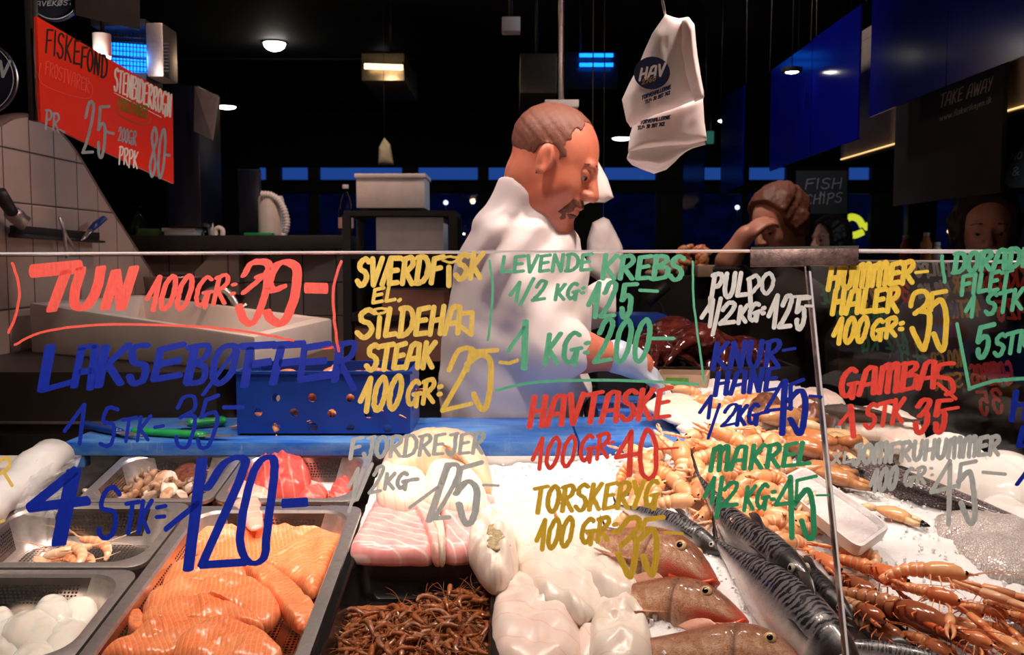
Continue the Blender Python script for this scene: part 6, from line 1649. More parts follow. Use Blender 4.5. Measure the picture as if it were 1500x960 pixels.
# trunk under the coat (side view outline by height), right arm, legs
def vz(py): return atY(750, py, 2.52).z
def vx(px, py): return atY(px, py, 2.52).x
TB = [(292, 742, 800, .07), (312, 706, 826, .17), (335, 688, 842, .215), (375, 670, 858, .225), (430, 656, 866, .225), (500, 646, 868, .23), (560, 642, 866, .235), (615, 644, 856, .235), (700, 650, 850, .23)]
tz = np.array([vz(r[0]) for r in TB][::-1]); txl = np.array([vx(r[1], r[0]) for r in TB][::-1]); txr = np.array([vx(r[2], r[0]) for r in TB][::-1]); tw = np.array([r[3] for r in TB][::-1])
VYC = 2.59
def f_trunk(inset):
    def f(P):
        z = P[:, 2]; xl = np.interp(z, tz, txl) + inset; xr = np.interp(z, tz, txr) - inset; w = np.interp(z, tz, tw) - inset
        rx = np.maximum((xr - xl) / 2, .02); q = (np.abs((P[:, 0] - (xl + xr) / 2) / rx) ** 2.3 + np.abs((P[:, 1] - VYC) / w) ** 2.3) ** (1 / 2.3)
        d = (q - 1) * np.minimum(rx, w)
        return np.maximum(d, np.maximum(z - tz[-1] + inset, tz[0] - z))
    return f
core = sdf_mesh('core', f_trunk(.05), [-.30, 2.25, tz[0] - .05], [.30, 2.95, tz[-1] + .05], .02)
sh = atY(752, 366, 2.40); el = atY(800, 508, 2.36); wr = atY(908, 524, 2.40); ph = atY(938, 534, 2.42)
arm = sdf_mesh('arm', s_union([(s_cap(sh, el, .045, .046), 0), (s_cap(el, el + (wr - el) * .45, .056, .052), .02), (s_cap(el + (wr - el) * .4, wr, .053, .034), .02), (s_cap(wr, ph, .032, .034), .02)]), [sh.x - .1, 2.24, wr.z - .1], [ph.x + .06, 2.55, sh.z + .08], .007)
legs = sdf_mesh('legs', s_union([(s_cap((-.05, 2.50, vz(690)), (-.05, 2.49, .06), .10, .055), 0), (s_cap((-.03, 2.68, vz(690)), (-.03, 2.69, .06), .10, .055), .0), (s_ell((0, 2.49, .04), (.14, .055, .04)), .03), (s_ell((.02, 2.69, .04), (.14, .055, .04)), .03)]), [-.25, 2.36, -.02], [.25, 2.84, 1.0], .02)
wchild('body', join('body', [head_me, core, arm, legs]), fm, MAT['skin'])
eyes(fm, HM, None)
# buzzed hair: a thin shell over back and sides
def hairf(P):
    q = P @ np.array(HI.to_3x3()).T + np.array(HI.translation)
    shell = headf(P) - .0016 * S_ + .0016 * npnoise(q, 150, 2)
    x, y, z = q[:, 0], q[:, 1], q[:, 2]
    line = np.where(z > .03, .030 - (np.abs(y) - .05) * .35 - .25 * np.maximum(z - .09, 0), .030 + .6 * (z - .03) * .35)
    front = x - line + .009 * npnoise(q, 120, 4) + .005 * npnoise(q, 40, 7)
    side = np.where((z < -.01) & (x > .012), 1.0, -1.0) * .002
    low = (-.062 - z) + np.where(x > -.02, (x + .02) * .9, 0)
    ear = .028 - np.sqrt((x + .004) ** 2 + (z + .010) ** 2 * .7)
    ear = np.where(np.abs(y) > .05, ear, -1)
    return np.maximum.reduce([shell * 1.0, front / S_, low, ear])
hair_me = sdf_mesh('hair', hairf, lo, hi, .0034)
wchild('hair', hair_me, fm, MAT['buzz'], 'closely shaved dark hair')
def beardf(P):
    q = P @ np.array(HI.to_3x3()).T + np.array(HI.translation)
    shell = headf(P) - .0028 + .0026 * npnoise(q, 150, 5)
    gx, gy, gz = q[:, 0], q[:, 1], q[:, 2]
    must = np.maximum.reduce([np.abs(gz + .053 + .25 * np.abs(gy)) - .0075, np.abs(gy) - .036, .06 - gx])
    goat = np.maximum.reduce([np.sqrt(((gx - .084) / 1.2) ** 2 + (gy / 1.15) ** 2 + ((gz + .103) / .9) ** 2) - .029, .04 - gx])
    side = np.maximum.reduce([np.abs(np.abs(gy) - .033) - .006, np.abs(gz + .074) - .022, .05 - gx])
    return np.maximum(shell, np.minimum(np.minimum(must, goat), side))
wchild('beard', sdf_mesh('beard', beardf, lo, hi, .0034), fm, MAT['beard'], 'short dark goatee and moustache')
# white coat with short sleeve
sd = (sh - Vector((0, 0, 0)))
ax = (neck0 - neck1).normalized(); LA, LB = atY(745, 257, VY), atY(824, 322, VY)
LN = Vector((-(LB.z - LA.z), 0, LB.x - LA.x)).normalized()
def coatf(P):
    d = f_trunk(0.0)(P)
    slv = smin(s_cap(atY(748, 350, 2.46), el + (sh - el) * .05, .100, .078)(P), s_cap(el, el + (wr - el) * .30, .078, .070)(P), .03)
    far = smin(s_cap(atY(765, 350, 2.76), atY(830, 470, 2.88), .095, .07)(P), s_cap(atY(830, 470, 2.88), atY(885, 440, 2.80), .068, .058)(P), .03)
    d = smin(smin(d, slv, .045), far, .04)
    d = smin(d, s_cap(atY(764, 304, 2.50), atY(800, 316, 2.50), .075, .070)(P), .05)
    z = P[:, 2]; low = np.clip((1.32 - z) / .22, 0, 1)
    fold = .022 * low * np.sin(z * 62 + P[:, 0] * 34 + 2.2 * npnoise(P, 7, 3)) * npnoise(P, 5, 9) + .010 * npnoise(P, 9, 2) + .0035 * npnoise(P, 26, 6) + .007 * np.sin(P[:, 0] * 60 - z * 45 + 3 * npnoise(P, 6, 1)) * np.clip((z - 1.2) / .2, 0, 1)
    cut = s_cap(neck0, neck1, .050 * S_, .060 * S_)(P)
    d = smin(d, s_cap(neck1 - ax * .03, neck1 + ax * .10, .080, .082)(P), .035)
    d = d + fold * np.clip((tz[-1] + .01 - z) / .09, 0, 1)
    return np.maximum(np.maximum(d, (P - np.array(LA)) @ np.array(LN)), -cut)
coat = sdf_mesh('coat', coatf, [vx(615, 500), 2.16, vz(690)], [vx(925, 500), 3.02, vz(262)], .0085)
wchild('coat', coat, fm, MAT['coat'], 'white short-sleeved coat')
wchild('trousers', sdf_mesh('trousers', s_union([(s_cap((-.05, 2.50, vz(660)), (-.05, 2.49, .10), .125, .075), 0), (s_cap((-.03, 2.68, vz(660)), (-.03, 2.69, .10), .125, .075), .02)]), [-.3, 2.30, .05], [.3, 2.9, vz(640)], .02), fm, MAT['trousers'], 'dark trousers')
# gloved right hand, fingers reaching to the goods on the board
def hand_sdf(wrist, pd, up, L, curl=.5, thumb=1, spread=.12):
    """wrist point, pointing direction, back-of-hand normal; five separate bent fingers"""
    f = Vector(pd).normalized(); n = (Vector(up) - f * Vector(up).dot(f)).normalized(); s = n.cross(f)
    W = wrist; P_ = lambda a, b, c: W + f * a * L + s * b * L + n * c * L
    it = [(s_cap(P_(-.05, 0, 0), P_(.10, 0, 0), .15 * L, .17 * L), 0), (s_box(tuple(P_(.27, 0, 0)), (.20 * L, .205 * L, .065 * L), .05 * L, Matrix((f, s, n)).transposed()), .07 * L)]
    for k, (b, ln) in enumerate(((.155, .36), (.055, .42), (-.05, .39), (-.145, .31))):
        p = P_(.44, b, 0); a = spread * (b * 4); ang = .15; d0 = (f + s * a).normalized()
        for j, fr in enumerate((.45, .31, .24)):
            ang += curl * (.5 + .35 * j); d = d0 * math.cos(ang) - n * math.sin(ang); q = p + d * ln * fr * L
            it.append((s_cap(p, q, (.056 - .007 * j) * L, (.050 - .007 * j) * L), .012 * L)); p = q
    p = P_(.10, thumb * .16, -.03); d = (f * .75 + s * thumb * .6 - n * .35).normalized(); q = p + d * .22 * L; r = q + (f * .95 + s * thumb * .1 - n * .4).normalized() * .20 * L
    it += [(s_cap(p, q, .075 * L, .06 * L), .04 * L), (s_cap(q, r, .058 * L, .045 * L), .012 * L)]
    return s_union(it)
hd = hand_sdf(ph - (ph - wr) * .45, (ph - wr) + Vector((.02, 0, -.035)), (0.1, -.45, .9), .185, .42, 1)
c_ = ph
wchild('glove', sdf_mesh('glove', s_union([(hd, 0), (s_cap(wr - (ph - wr) * .15, wr + (ph - wr) * .5, .043, .040), .02)]), [c_.x - .14, c_.y - .14, c_.z - .16], [c_.x + .20, c_.y + .14, c_.z + .12], .0042), fm, MAT['glove'], 'pale blue rubber glove')

# ---- customers on the far side
MAT['skin2'] = m_skin('fair_skin', (0.66, 0.30, 0.21), (0.72, 0.38, 0.27), (0.62, 0.22, 0.15))
MAT['redhair'] = m_hair('reddish_hair', (0.085, 0.027, 0.014), (0.22, 0.075, 0.04), 220)
MAT['darkhair'] = m_hair('dark_hair', (0.012, 0.008, 0.007), (0.035, 0.020, 0.016), 160)
MAT['jacket'] = m_cloth('dark_jacket', (0.018, 0.014, 0.013), (0.03, 0.022, 0.02))
def simple_person(label, hc, fwd, scale, hairmat, longhair=False, arm=None, roll=0.0, skin='skin2'):
    Hm = head_frame(hc, fwd, roll, scale); Hi = Hm.inverted()
    r = thing('person', label, 'person', (hc.x, hc.y, 0))
    hf = mapped(s_union(head_prims(.95)), Hi); nb = hc + Vector((-Vector(fwd).x * .05, -Vector(fwd).y * .05, -.25))
    bf = lambda P: smin(hf(P), s_cap(Hm @ Vector((-.03, 0, -.06)), nb, .058, .068)(P), .03)
    parts = [sdf_mesh('head', bf, hc - Vector((.19, .19, .33)), hc + Vector((.19, .19, .17)), .0055)]
    tz0 = hc.z - .26; side = Vector((-Vector(fwd).y, Vector(fwd).x, 0)).normalized()
    sl, sr = Vector((hc.x, hc.y, tz0 - .05)) + side * .17, Vector((hc.x, hc.y, tz0 - .05)) - side * .17
    core_ = s_union([(s_cap(sl, sr, .06, .06), 0), (s_cap((hc.x, hc.y, tz0 - .1), (hc.x, hc.y, .9), .13, .15), .06)] + [(s_cap(Vector((hc.x, hc.y, .9)) + side * q, Vector((hc.x, hc.y, .05)) + side * q, .09, .055), .02) for q in (.09, -.09)])
    parts.append(sdf_mesh('core', core_, (hc.x - .34, hc.y - .34, -.02), (hc.x + .34, hc.y + .34, tz0 + .06), .025))
    jk = [(s_cap(sl, sr, .085, .085), 0), (s_cap((hc.x, hc.y, tz0 - .06), (hc.x, hc.y, .75), .165, .19), .09), (s_cap((hc.x, hc.y, tz0 + .02), (hc.x, hc.y, tz0 - .06), .075, .10), .05)]
    if arm:
        e_, w_, hdirn, hup = arm
        s0 = sl if (sl - e_).length < (sr - e_).length else sr
        fa = s_union([(s_cap(e_, w_, .046, .030), 0), (hand_sdf(w_, hdirn, hup, .175, .45, 1), .02)])
        lo_ = Vector([min(a, b) - .2 for a, b in zip(e_, w_)]); hi_ = Vector([max(a, b) + .2 for a, b in zip(e_, w_)])
        parts.append(sdf_mesh('arm', fa, lo_, hi_, .005)); jk += [(s_cap(s0, e_, .075, .06), .04)]
    else: jk += [(s_cap(q, q + Vector((q.x - hc.x, 0, -.5)) * 1.0, .075, .06), .05) for q in (sl, sr)]
    wchild('body', join('body', parts), r, MAT[skin]); eyes(r, Hm, None)
    wchild('jacket', sdf_mesh('jacket', s_union(jk), (hc.x - .5, hc.y - .5, .6), (hc.x + .5, hc.y + .5, tz0 + .12), .016), r, MAT['jacket'])
    def hf2(P):
        q = P @ np.array(Hi.to_3x3()).T + np.array(Hi.translation); x, y, z = q[:, 0], q[:, 1], q[:, 2]
        d = hf(P) - .020 + .009 * npnoise(q, 45, 3) + .004 * npnoise(q, 150, 8)
        front = x - .045 - .35 * np.maximum(z - .05, 0); front = np.maximum(front, -(z - (-.055 if not longhair else -.20)) + np.where(x > -.0, x * 1.4, 0))
        if longhair: d = smin(d, s_ell((-.06, 0, -.06), (.07, .085, .14))(q), .03)
        return np.maximum(d, front)
    wchild('hair', sdf_mesh('hair', hf2, hc - Vector((.2, .2, .28)), hc + Vector((.2, .2, .18)), .006), r, MAT[hairmat])
    return r
hc1 = atY(1141, 327, 3.55)
simple_person('customer with short reddish hair in a dark jacket, hand raised to the brow', hc1, (-.72, -.45, -.36), 1.06, 'redhair', arm=(atY(1066, 384, 3.42), atY(1091, 346, 3.40), (.75, .1, .55), (-.55, -.5, .6)))
hc2 = atY(1444, 330, 3.15)
simple_person('dark-haired customer in shadow at the right edge, looking down', hc2, (-.30, -.88, -.30), 1.0, 'darkhair', True)
hc3 = atY(1216, 350, 5.3)
simple_person('dark-haired person further back between the reddish-haired customer and the yellow neon', hc3, (-.9, -.25, -.1), .95, 'darkhair', True)
hc4 = atY(884, 352, 3.15)
# ---------------------------------------------------------------- sink corner at the left
A = [Vector((-1.44, 2.85, 1.31)), atY(373, 493, 2.36), atY(486, 467, 3.0), atY(205, 432, 3.75)]
tub_ = thing('sink_tub', 'big white tub at the left, sloping rim, standing on the black cabinet', 'tub', (-.9, 2.8, 1.0))
def off_poly(P, d):
    c = sum(P, Vector()) / 4; return [p + (c - p).normalized() * d for p in P]
lowz = 1.16
out_t = A; out_b = [Vector((p.x, p.y, lowz)) for p in A]; in_t = off_poly(A, .055); in_b = [Vector((p.x, p.y, p.z - .10)) for p in off_poly(A, .12)]
mb = MB(); vs = out_b + out_t + in_t + in_b; fs = []
for i in range(4):
    j = (i + 1) % 4; fs += [(i, j, 4 + j, 4 + i), (4 + i, 4 + j, 8 + j, 8 + i), (8 + i, 8 + j, 12 + j, 12 + i)]
fs += [(12, 13, 14, 15), (3, 2, 1, 0)]
M['tub'] = simple('cream_tub', (.66, .58, .53), .45, var=.08, scale=9, bump=.08)
mb.add(vs, fs); wchild('basin', mb.mesh('basin', smooth=True, bevel=.008), tub_, M['tub'])
mb = MB(); q = off_poly(A, .14); mb.tube([(q[1] + (q[2] - q[1]) * .5) + Vector((-.25, .05, -.07)), (q[1] + (q[2] - q[1]) * .5) + Vector((-.25, .05, -.075))], .03, 16); wchild('drain', mb.mesh('drain'), tub_, M['steel'])
cab = thing('cabinet', 'black cabinet under the white tub, in front of it a thin bright edge', 'cabinet', (-1.0, 2.6, 0))
zt_ = zY(546, 2.36); x1_ = xY(312, 560, 2.36)
wchild('body', boxmesh('body', ((-1.56 + x1_) / 2, 2.68, zt_ / 2), (x1_ + 1.56, .62, zt_), .003), cab, M['dark_panel'])
zl_ = zY(620, 2.36)
wchild('edge_strip', boxmesh('edge_strip', ((-1.56 + x1_) / 2, 2.365, zl_), (x1_ + 1.5, .012, .005)), cab, M['steel_worn'])
wchild('lower_front', boxmesh('lower_front', ((-1.56 + x1_) / 2, 2.366, zl_ / 2 - .01), (x1_ + 1.5, .01, zl_ - .04)), cab, M['black'])
# white pedestal right of the cabinet
wthing('tub_pedestal', boxmesh('tub_pedestal', (-.712, 2.70, .578), (.048, .30, 1.156), .008), M['tub'], 'white pedestal under the right corner of the tub, behind the blue crate', 'pedestal')

# tap and basin bowl on the tiled wall
fa = thing('tap', 'curved chrome tap over the white tub', 'tap', atY(338, 447, 3.4))
mb = MB(); mb.tube([atY(*p, 3.4) for p in curve2([(348, 455), (342, 440), (332, 427), (316, 424), (302, 430), (296, 440)], 5)], .013, 10); wchild('spout', mb.mesh('spout'), fa, M['steel'])
mb = MB(); mb.tube([atY(348, 470, 3.4), atY(348, 450, 3.4)], .022, 12); mb.tube([atY(348, 456, 3.4), atY(362, 446, 3.4)], .007, 8); wchild('handle', mb.mesh('handle'), fa, M['steel'])
bw = thing('wash_bowl', 'dark steel wash bowl hanging on the tiled wall behind the tub', 'bowl', atY(262, 430, 4.06))
P0 = atY(262, 404, 4.06)
mb = MB(); mb.lathe([(.02, -.17), (.10, -.15), (.16, -.09), (.185, -.01), (.19, 0), (.18, 0), (.155, -.08), (.09, -.14), (.0, -.15)], P0, 28); wchild('bowl', mb.mesh('bowl'), bw, M['steel_worn'])
# slanted tiled cheek: wedge beside the bowl
q = [atY(268, 416, 4.18), atY(318, 364, 4.18), atY(350, 364, 4.18), atY(350, 432, 4.18)]
mb = MB(); mb.add(q + [p + Vector((0, .08, 0)) for p in q], [(0, 1, 2, 3), (7, 6, 5, 4), (0, 4, 5, 1), (1, 5, 6, 2), (2, 6, 7, 3), (3, 7, 4, 0)])
struct('wall_cheek', mb.mesh('wall_cheek', smooth=False), M['tile_back'])

# magnetic rack with tools on the tiled screen
XR = XW + .012
rk = thing('tool_rack', 'black magnetic rack on the tiled screen wall', 'rack', atX(70, 345, XR))
c = [atX(14, 330, XR), atX(138, 341, XR), atX(138, 354, XR), atX(14, 346, XR)]
mb = MB(); mb.add(c + [p + Vector((.02, 0, 0)) for p in c], [(0, 1, 2, 3), (7, 6, 5, 4), (0, 4, 5, 1), (1, 5, 6, 2), (2, 6, 7, 3), (3, 7, 4, 0)]); wchild('bar', mb.mesh('bar', bevel=.002), rk, M['black'])
c = [atX(12, 342, XR), atX(140, 353, XR), atX(140, 356, XR), atX(12, 348, XR)]
mb = MB(); mb.add(c + [p + Vector((.035, 0, 0)) for p in c], [(0, 1, 2, 3), (7, 6, 5, 4), (0, 4, 5, 1), (1, 5, 6, 2), (2, 6, 7, 3), (3, 7, 4, 0)]); wchild('ledge', mb.mesh('ledge'), rk, M['black'])
def wall_tool(name, label, segs, cat='tool'):
    r = thing(name, label, cat, atX(*segs[0][1][0], XR + .04))
    for nm, pts, rad, mt in segs:
        mb = MB(); mb.tube([atX(x, y, XR + .045) for x, y in pts], rad, 9, .8); wchild(nm, mb.mesh(nm), r, mt)
    return r
wall_tool('cleaver', 'black-handled cleaver at the left end of the tool rack', [('handle', [(0, 280), (8, 296), (18, 312)], [.018, .021, .018], M['black']), ('blade', [(18, 312), (30, 322), (32, 336)], [.026, .030, .006], M['steel_worn'])], 'knife')
wall_tool('scissors', 'dark kitchen scissors hanging from the middle of the rack', [('blade', [(87, 318), (94, 340), (98, 378)], [.004, .006, .005], M['steel_worn']), ('blade', [(90, 322), (96, 344), (112, 368)], [.004, .006, .006], M['steel_worn'])], 'scissors')
wall_tool('knife', 'small blue-handled knife at the right end of the tool rack', [('handle', [(152, 320), (142, 328), (132, 338)], [.012, .015, .011], M['blue_handle']), ('blade', [(132, 338), (124, 348), (119, 352)], [.009, .007, .002], M['steel'])], 'knife')

# ---------------------------------------------------------------- red sign with its lettering
sg = [atY(54, 24, 2.20), atY(60, 178, 2.20), atY(254.5, 269, 2.66), atY(253, 141, 2.66)]
sn = (sg[1] - sg[0]).cross(sg[2] - sg[1]).normalized()
if sn.dot(CAM - sg[0]) < 0: sn = -sn
sp0 = (sg[0] + sg[1] + sg[2] + sg[3]) / 4
sq = [hit(x, y, sp0, sn) for x, y in ((54, 24), (60, 178), (254.5, 269), (253, 141))]
sr = thing('price_sign', 'red board with hand-lettered prices hanging at the upper left', 'sign', sp0)
M['red_board'] = simple('red_acrylic', (0.76, 0.038, 0.016), .22, var=.05, scale=5)
mb = MB(); mb.add(sq + [p - sn * .008 for p in sq], [(0, 1, 2, 3), (7, 6, 5, 4), (0, 4, 5, 1), (1, 5, 6, 2), (2, 6, 7, 3), (3, 7, 4, 0)]); wchild('board', mb.mesh('board', smooth=False), sr, M['red_board'])
def sproj(x, y, l): return hit(x, y, sp0 + sn * (.0008 + l * .000004), sn)
def signnote(mat, label, items):
    mb = MB()
    for it in items:
        st = word_strokes(it[1], *it[2:7], slant=.05) if it[0] == 'txt' else parse(it[1]); ink(mb, st, *it[-1], sproj, wob=.2)
    wchild('lettering', mb.mesh('lettering', smooth=False), sr, mat, label)
M['sign_black'] = simple('black_marker', (.03, .025, .02), .4); M['sign_grey'] = simple('grey_ink', (.30, .34, .38), .5); M['sign_olive'] = simple('olive_ink', (.16, .16, .02), .5); M['sign_white'] = simple('white_ink', (.80, .74, .68), .5)
signnote(M['sign_black'], 'black FISKEFOND', [('txt', 'FISKE', 66, 76, 116, 96, 36, R(2.6)), ('txt', 'FOND', 118, 98, 156, 116, 32, R(2.8))])
signnote(PT['rose'], 'pale FROSTVARER in an oval', [('txt', 'FROSTVARER', 66, 108, 130, 136, 20, R(1.5)), ('line', '~60,92 58,118 80,132 116,143 133,142 134,124 118,112', R(1.2))])
signnote(M['sign_grey'], 'grey 25- and PR', [('txt', '25', 121, 225, 154, 232, 76, R(4.2)), ('line', '156,193 166,196', R(4)), ('txt', 'PR', 66, 186, 86, 194, 26, R(3)), ('line', '88,190 95,194', R(2.4)), ('txt', '80', 218, 258, 240, 262, 72, R(3.6)), ('line', '241,226 248,228', R(4)), ('txt', '200GR', 173, 206, 199, 213, 20, R(1.8))])
signnote(M['sign_white'], 'white STENBIDERROGN 200GR PR PK', [('txt', 'STENBIDERROGN', 167, 132, 250, 172, 33, R(2.8)), ('txt', 'PRPK', 174, 238, 201, 247, 24, R(2.2)), ('line', '168,136 236,172', R(1))])
signnote(M['sign_olive'], 'olive FROSTVARER', [('txt', 'FROSTVARER', 172, 160, 216, 174, 17, R(1.6)), ('line', '~170,162 180,172 200,180 216,182 222,172', R(1))])
# dark post carrying the sign, with a can lamp above it
wthing('sign_post', boxmesh('sign_post', (xY(49, 100, 2.24), 2.24, 2.49), (.018, .03, 1.46), .003), M['black'], 'dark upright post at the left edge of the red sign', 'post')
cl_ = thing('can_lamp', 'small white can lamp shining behind the top edge of the red sign', 'lamp', atY(150, 52, 2.55))
b_ = atY(150, 84, 2.55); t_ = atY(150, 50, 2.55)
mb = MB(); mb.lathe([(.02, 0), (.023, .002), (.023, t_.z - b_.z), (.0, t_.z - b_.z + .003)], b_, 18); wchild('can', mb.mesh('can', smooth='auto'), cl_, M['white_plastic'])
mb = MB(); mb.lathe([(.019, -.003), (.019, .0)], b_, 18); wchild('lens', mb.mesh('lens', smooth='auto'), cl_, M['lens'])
mb = MB(); mb.tube([t_, (t_.x, t_.y, 3.2)], .006, 8); wchild('rod', mb.mesh('rod'), cl_, M['black'])
lamp('can_light', 'POINT', b_ + Vector((0, -.03, -.03)), b_, 1.6, (1, .88, .75), .02)
# insect lamp with blue tubes
il = thing('insect_lamp', 'insect lamp with glowing blue tubes behind a wire grille, above the red sign', 'lamp', atY(205, 90, 2.9))
M['uv_tube'] = emit('blue_tube', (0.004, 0.16, 1.0), 2.6)
def fx(px, py, Y=2.9): return atY(px, py, Y)
a_, c_ = fx(150, 52), fx(224, 118)
for i, yy in enumerate((66, 76, 88, 98)):
    mb = MB(); mb.tube([fx(152, yy), fx(218, yy + 5)], .0095, 10); wchild('tube', mb.mesh('tube'), il, M['uv_tube'])
mb = MB()
for k in range(15): p, q = fx(150 + k * 5, 48, 2.87), fx(150 + k * 5, 106, 2.87); mb.tube([p, q], .0014, 5)
for k in range(8): p, q = fx(148, 52 + k * 7, 2.868), fx(224, 57 + k * 7, 2.868); mb.tube([p, q], .0014, 5)
wchild('grille', mb.mesh('grille'), il, M['black'])
mb = MB(); p, q = fx(224, 40), fx(251, 118)
mb.box(((p.x + q.x) / 2, 2.90, (p.z + q.z) / 2), (q.x - p.x, .12, p.z - q.z)); wchild('end_housing', mb.mesh('end_housing', bevel=.006), il, M['steel_worn'])
mb = MB()
for k in range(9): p = fx(244, 64 + k * 5, 2.838); mb.box(p, (.016, .003, .004))
wchild('vent_slots', mb.mesh('vent_slots', smooth=False), il, M['black'])
mb = MB(); p, q = fx(146, 110), fx(226, 124); mb.box(((p.x + q.x) / 2, 2.90, (p.z + q.z) / 2), (q.x - p.x, .12, .02)); p = fx(146, 40); mb.box(((p.x + q.x) / 2, 2.90, p.z), (q.x - p.x, .12, .02)); mb.box(((p.x + q.x) / 2, 2.965, (p.z + q.z) / 2), (q.x - p.x, .01, p.z - q.z)); wchild('frame', mb.mesh('frame', smooth=False), il, M['black'])
mb = MB(); mb.tube([fx(190, 40), (fx(190, 40).x, 2.9, 3.22)], .006, 6); wchild('chain', mb.mesh('chain'), il, M['black'])
lamp('insect_light', 'POINT', fx(188, 84, 2.82), (0, 0, 0), .5, (.05, .25, 1), .03)
# dark hood above
wthing('hood', MB().hexa([atY(110, 22, 2.4), atY(205, 44, 2.4), atY(205, 44, 2.72), atY(110, 22, 2.72)], [atY(110, -90, 2.4), atY(205, -90, 2.4), atY(205, -90, 2.72), atY(110, -90, 2.72)]).mesh('hood', smooth=False), M['dark_panel'], 'dark hanging hood above the insect lamp', 'hood')
# round dark shop signs at the left
def round_sign(px, py, r, Y, label, letters):
    c = atY(px, py, Y); s = thing('round_sign', label, 'sign', c); rr = r * Y / FPX
    Q = Matrix.Rotation(math.radians(90), 3, 'X')
    M_ = simple('navy_disc', (.004, .005, .016), .5)
    mb = MB(); mb.lathe([(rr * .98, -.006), (rr, -.004), (rr, .004), (rr * .98, .006)], c, 40, Q); wchild('disc', mb.mesh('disc', smooth='auto'), s, M_)
    mb = MB(); mb.tube([(c.x + rr * .93 * math.cos(a), c.y - .008, c.z + rr * .93 * math.sin(a)) for a in [2 * math.pi * k / 40 for k in range(40)]], .0012, 5, closed=True); wchild('ring_line', mb.mesh('ring_line'), s, M['sign_grey'])
    mb = MB()
    for it in letters: ink(mb, word_strokes(*it[:6], slant=.1), *it[6], lambda x, y, l: atY(x, y, Y - .0075 - l * 1e-6), wob=0)
    wchild('lettering', mb.mesh('lettering', smooth=False), s, M['sign_grey'])
    mb = MB(); mb.tube([(c.x, c.y, c.z + rr), (c.x, c.y, 3.2)], .005, 6); wchild('rod', mb.mesh('rod'), s, M['black'])
round_sign(-28, 115, 53, 2.3, 'round navy sign cut by the left picture edge, end of white lettering showing', [('AV', -24, 112, 12, 112, 22, R(4.5))])
round_sign(80, -10, 40, 2.6, 'round dark sign cut by the top of the picture above the red board', [('AVEKØST', 52, 9, 106, 7, 7, R(1.2))])

# ---------------------------------------------------------------- shelf behind, with things on it
sh_ = thing('worktop_shelf', 'black worktop on the tiled back wall', 'worktop', (xY(350, 360, 4.25), 4.25, 1.40))
z0, z1 = zY(366, 4.25), zY(346, 4.25)
wchild('top', boxmesh('top', ((xY(190, 360, 4.2) + xY(512, 360, 4.2)) / 2, 4.27, (z0 + z1) / 2), (xY(512, 360, 4.2) - xY(190, 360, 4.2), .40, z1 - z0), .004), sh_, M['black'])
def on(px, Y=4.2): return Vector((xY(px, 346, Y), Y, z1))
def lathe_thing(name, label, cat, px, prof, mat, Y=4.2, parts=(), grp=None):
    r = thing(name, label, cat, on(px, Y), grp)
    mb = MB(); mb.lathe(prof, on(px, Y) + Vector((0, 0, .001)), 18); wchild('body', mb.mesh('body', smooth='auto'), r, mat)
    for nm, pf, mt in parts: mb = MB(); mb.lathe(pf, on(px, Y) + Vector((0, 0, .001)), 18); wchild(nm, mb.mesh(nm, smooth='auto'), r, mt)
    return r
M['bottle'] = clear_glass('bottle_plastic', (.75, .78, .82), 1.4); M['label_pink'] = simple('bottle_label', (.55, .35, .32), .5)
lathe_thing('bottle', 'clear bottle with pale label standing at the right end of the black worktop', 'bottle', 507, [(.030, 0), (.033, .006), (.033, .11), (.026, .15), (.013, .175), (.012, .20)], M['bottle'], 4.12, [('label', [(.0335, .03), (.0335, .075)], M['label_pink']), ('cap', [(.013, .198), (.014, .20), (.014, .215), (.0, .216)], M['white_plastic'])])
lathe_thing('glass', 'upturned glass standing left on the worktop by the green box', 'glass', 203, [(.03, 0), (.034, .05), (.02, .08), (.006, .09), (.006, .12), (.028, .125)], M['bottle'], 4.15)
def boxthing(name, label, cat, px0, px1, py0, py1, Y, d, mat, lid=None, grp=None):
    a, b = atY(px0, py1, Y), atY(px1, py0, Y); r = thing(name, label, cat, ((a.x + b.x) / 2, Y + d / 2, a.z), grp)
    wchild('body', boxmesh('body', ((a.x + b.x) / 2, Y + d / 2, (a.z + b.z) / 2), (b.x - a.x, d, b.z - a.z), .004), r, mat)
    if lid: wchild('lid', boxmesh('lid', ((a.x + b.x) / 2, Y + d / 2, b.z + .004), (b.x - a.x + .012, d + .012, .016), .003), r, lid)
    return r
M['green_box'] = simple('dark_green_box', (.03, .075, .02), .5); M['card'] = simple('cardboard', (.48, .33, .22), .7, var=.1, scale=12); M['brown_card'] = simple('brown_card', (.34, .16, .12), .7, var=.12, scale=12)
boxthing('storage_box', 'dark green box on the worktop left of the pale box', 'box', 198, 238, 335, 346, 4.12, .12, M['green_box'])
boxthing('napkin_box', 'pale box on the worktop right of the green box', 'box', 240, 284, 338, 346, 4.10, .14, M['white_paint'], M['white_paint'])
boxthing('scrubbing_pad', 'flat green pad lying on the worktop beside the spring hose', 'pad', 357, 398, 341, 346, 4.15, .08, M['green_handle'])
sp_ = thing('pestle', 'pale rod leaning on the worktop', 'rod', on(310)); mb = MB(); mb.tube([on(311) , atY(298, 288, 4.22)], [.014, .019], 12); wchild('rod', mb.mesh('rod'), sp_, M['white_paint']); mb = MB(); mb.ball(atY(298, 287, 4.22), .021, 12, 8); wchild('knob', mb.mesh('knob'), sp_, M['white_paint'])
mg = thing('hose_hook', 'small white hooked nozzle on the worktop', 'nozzle', on(320)); mb = MB(); mb.tube([atY(*p, 4.2) for p in curve2([(326, 347), (326, 338), (321, 334), (316, 337), (316, 347)], 4)], .011, 9); wchild('nozzle', mb.mesh('nozzle'), mg, M['white_paint'])
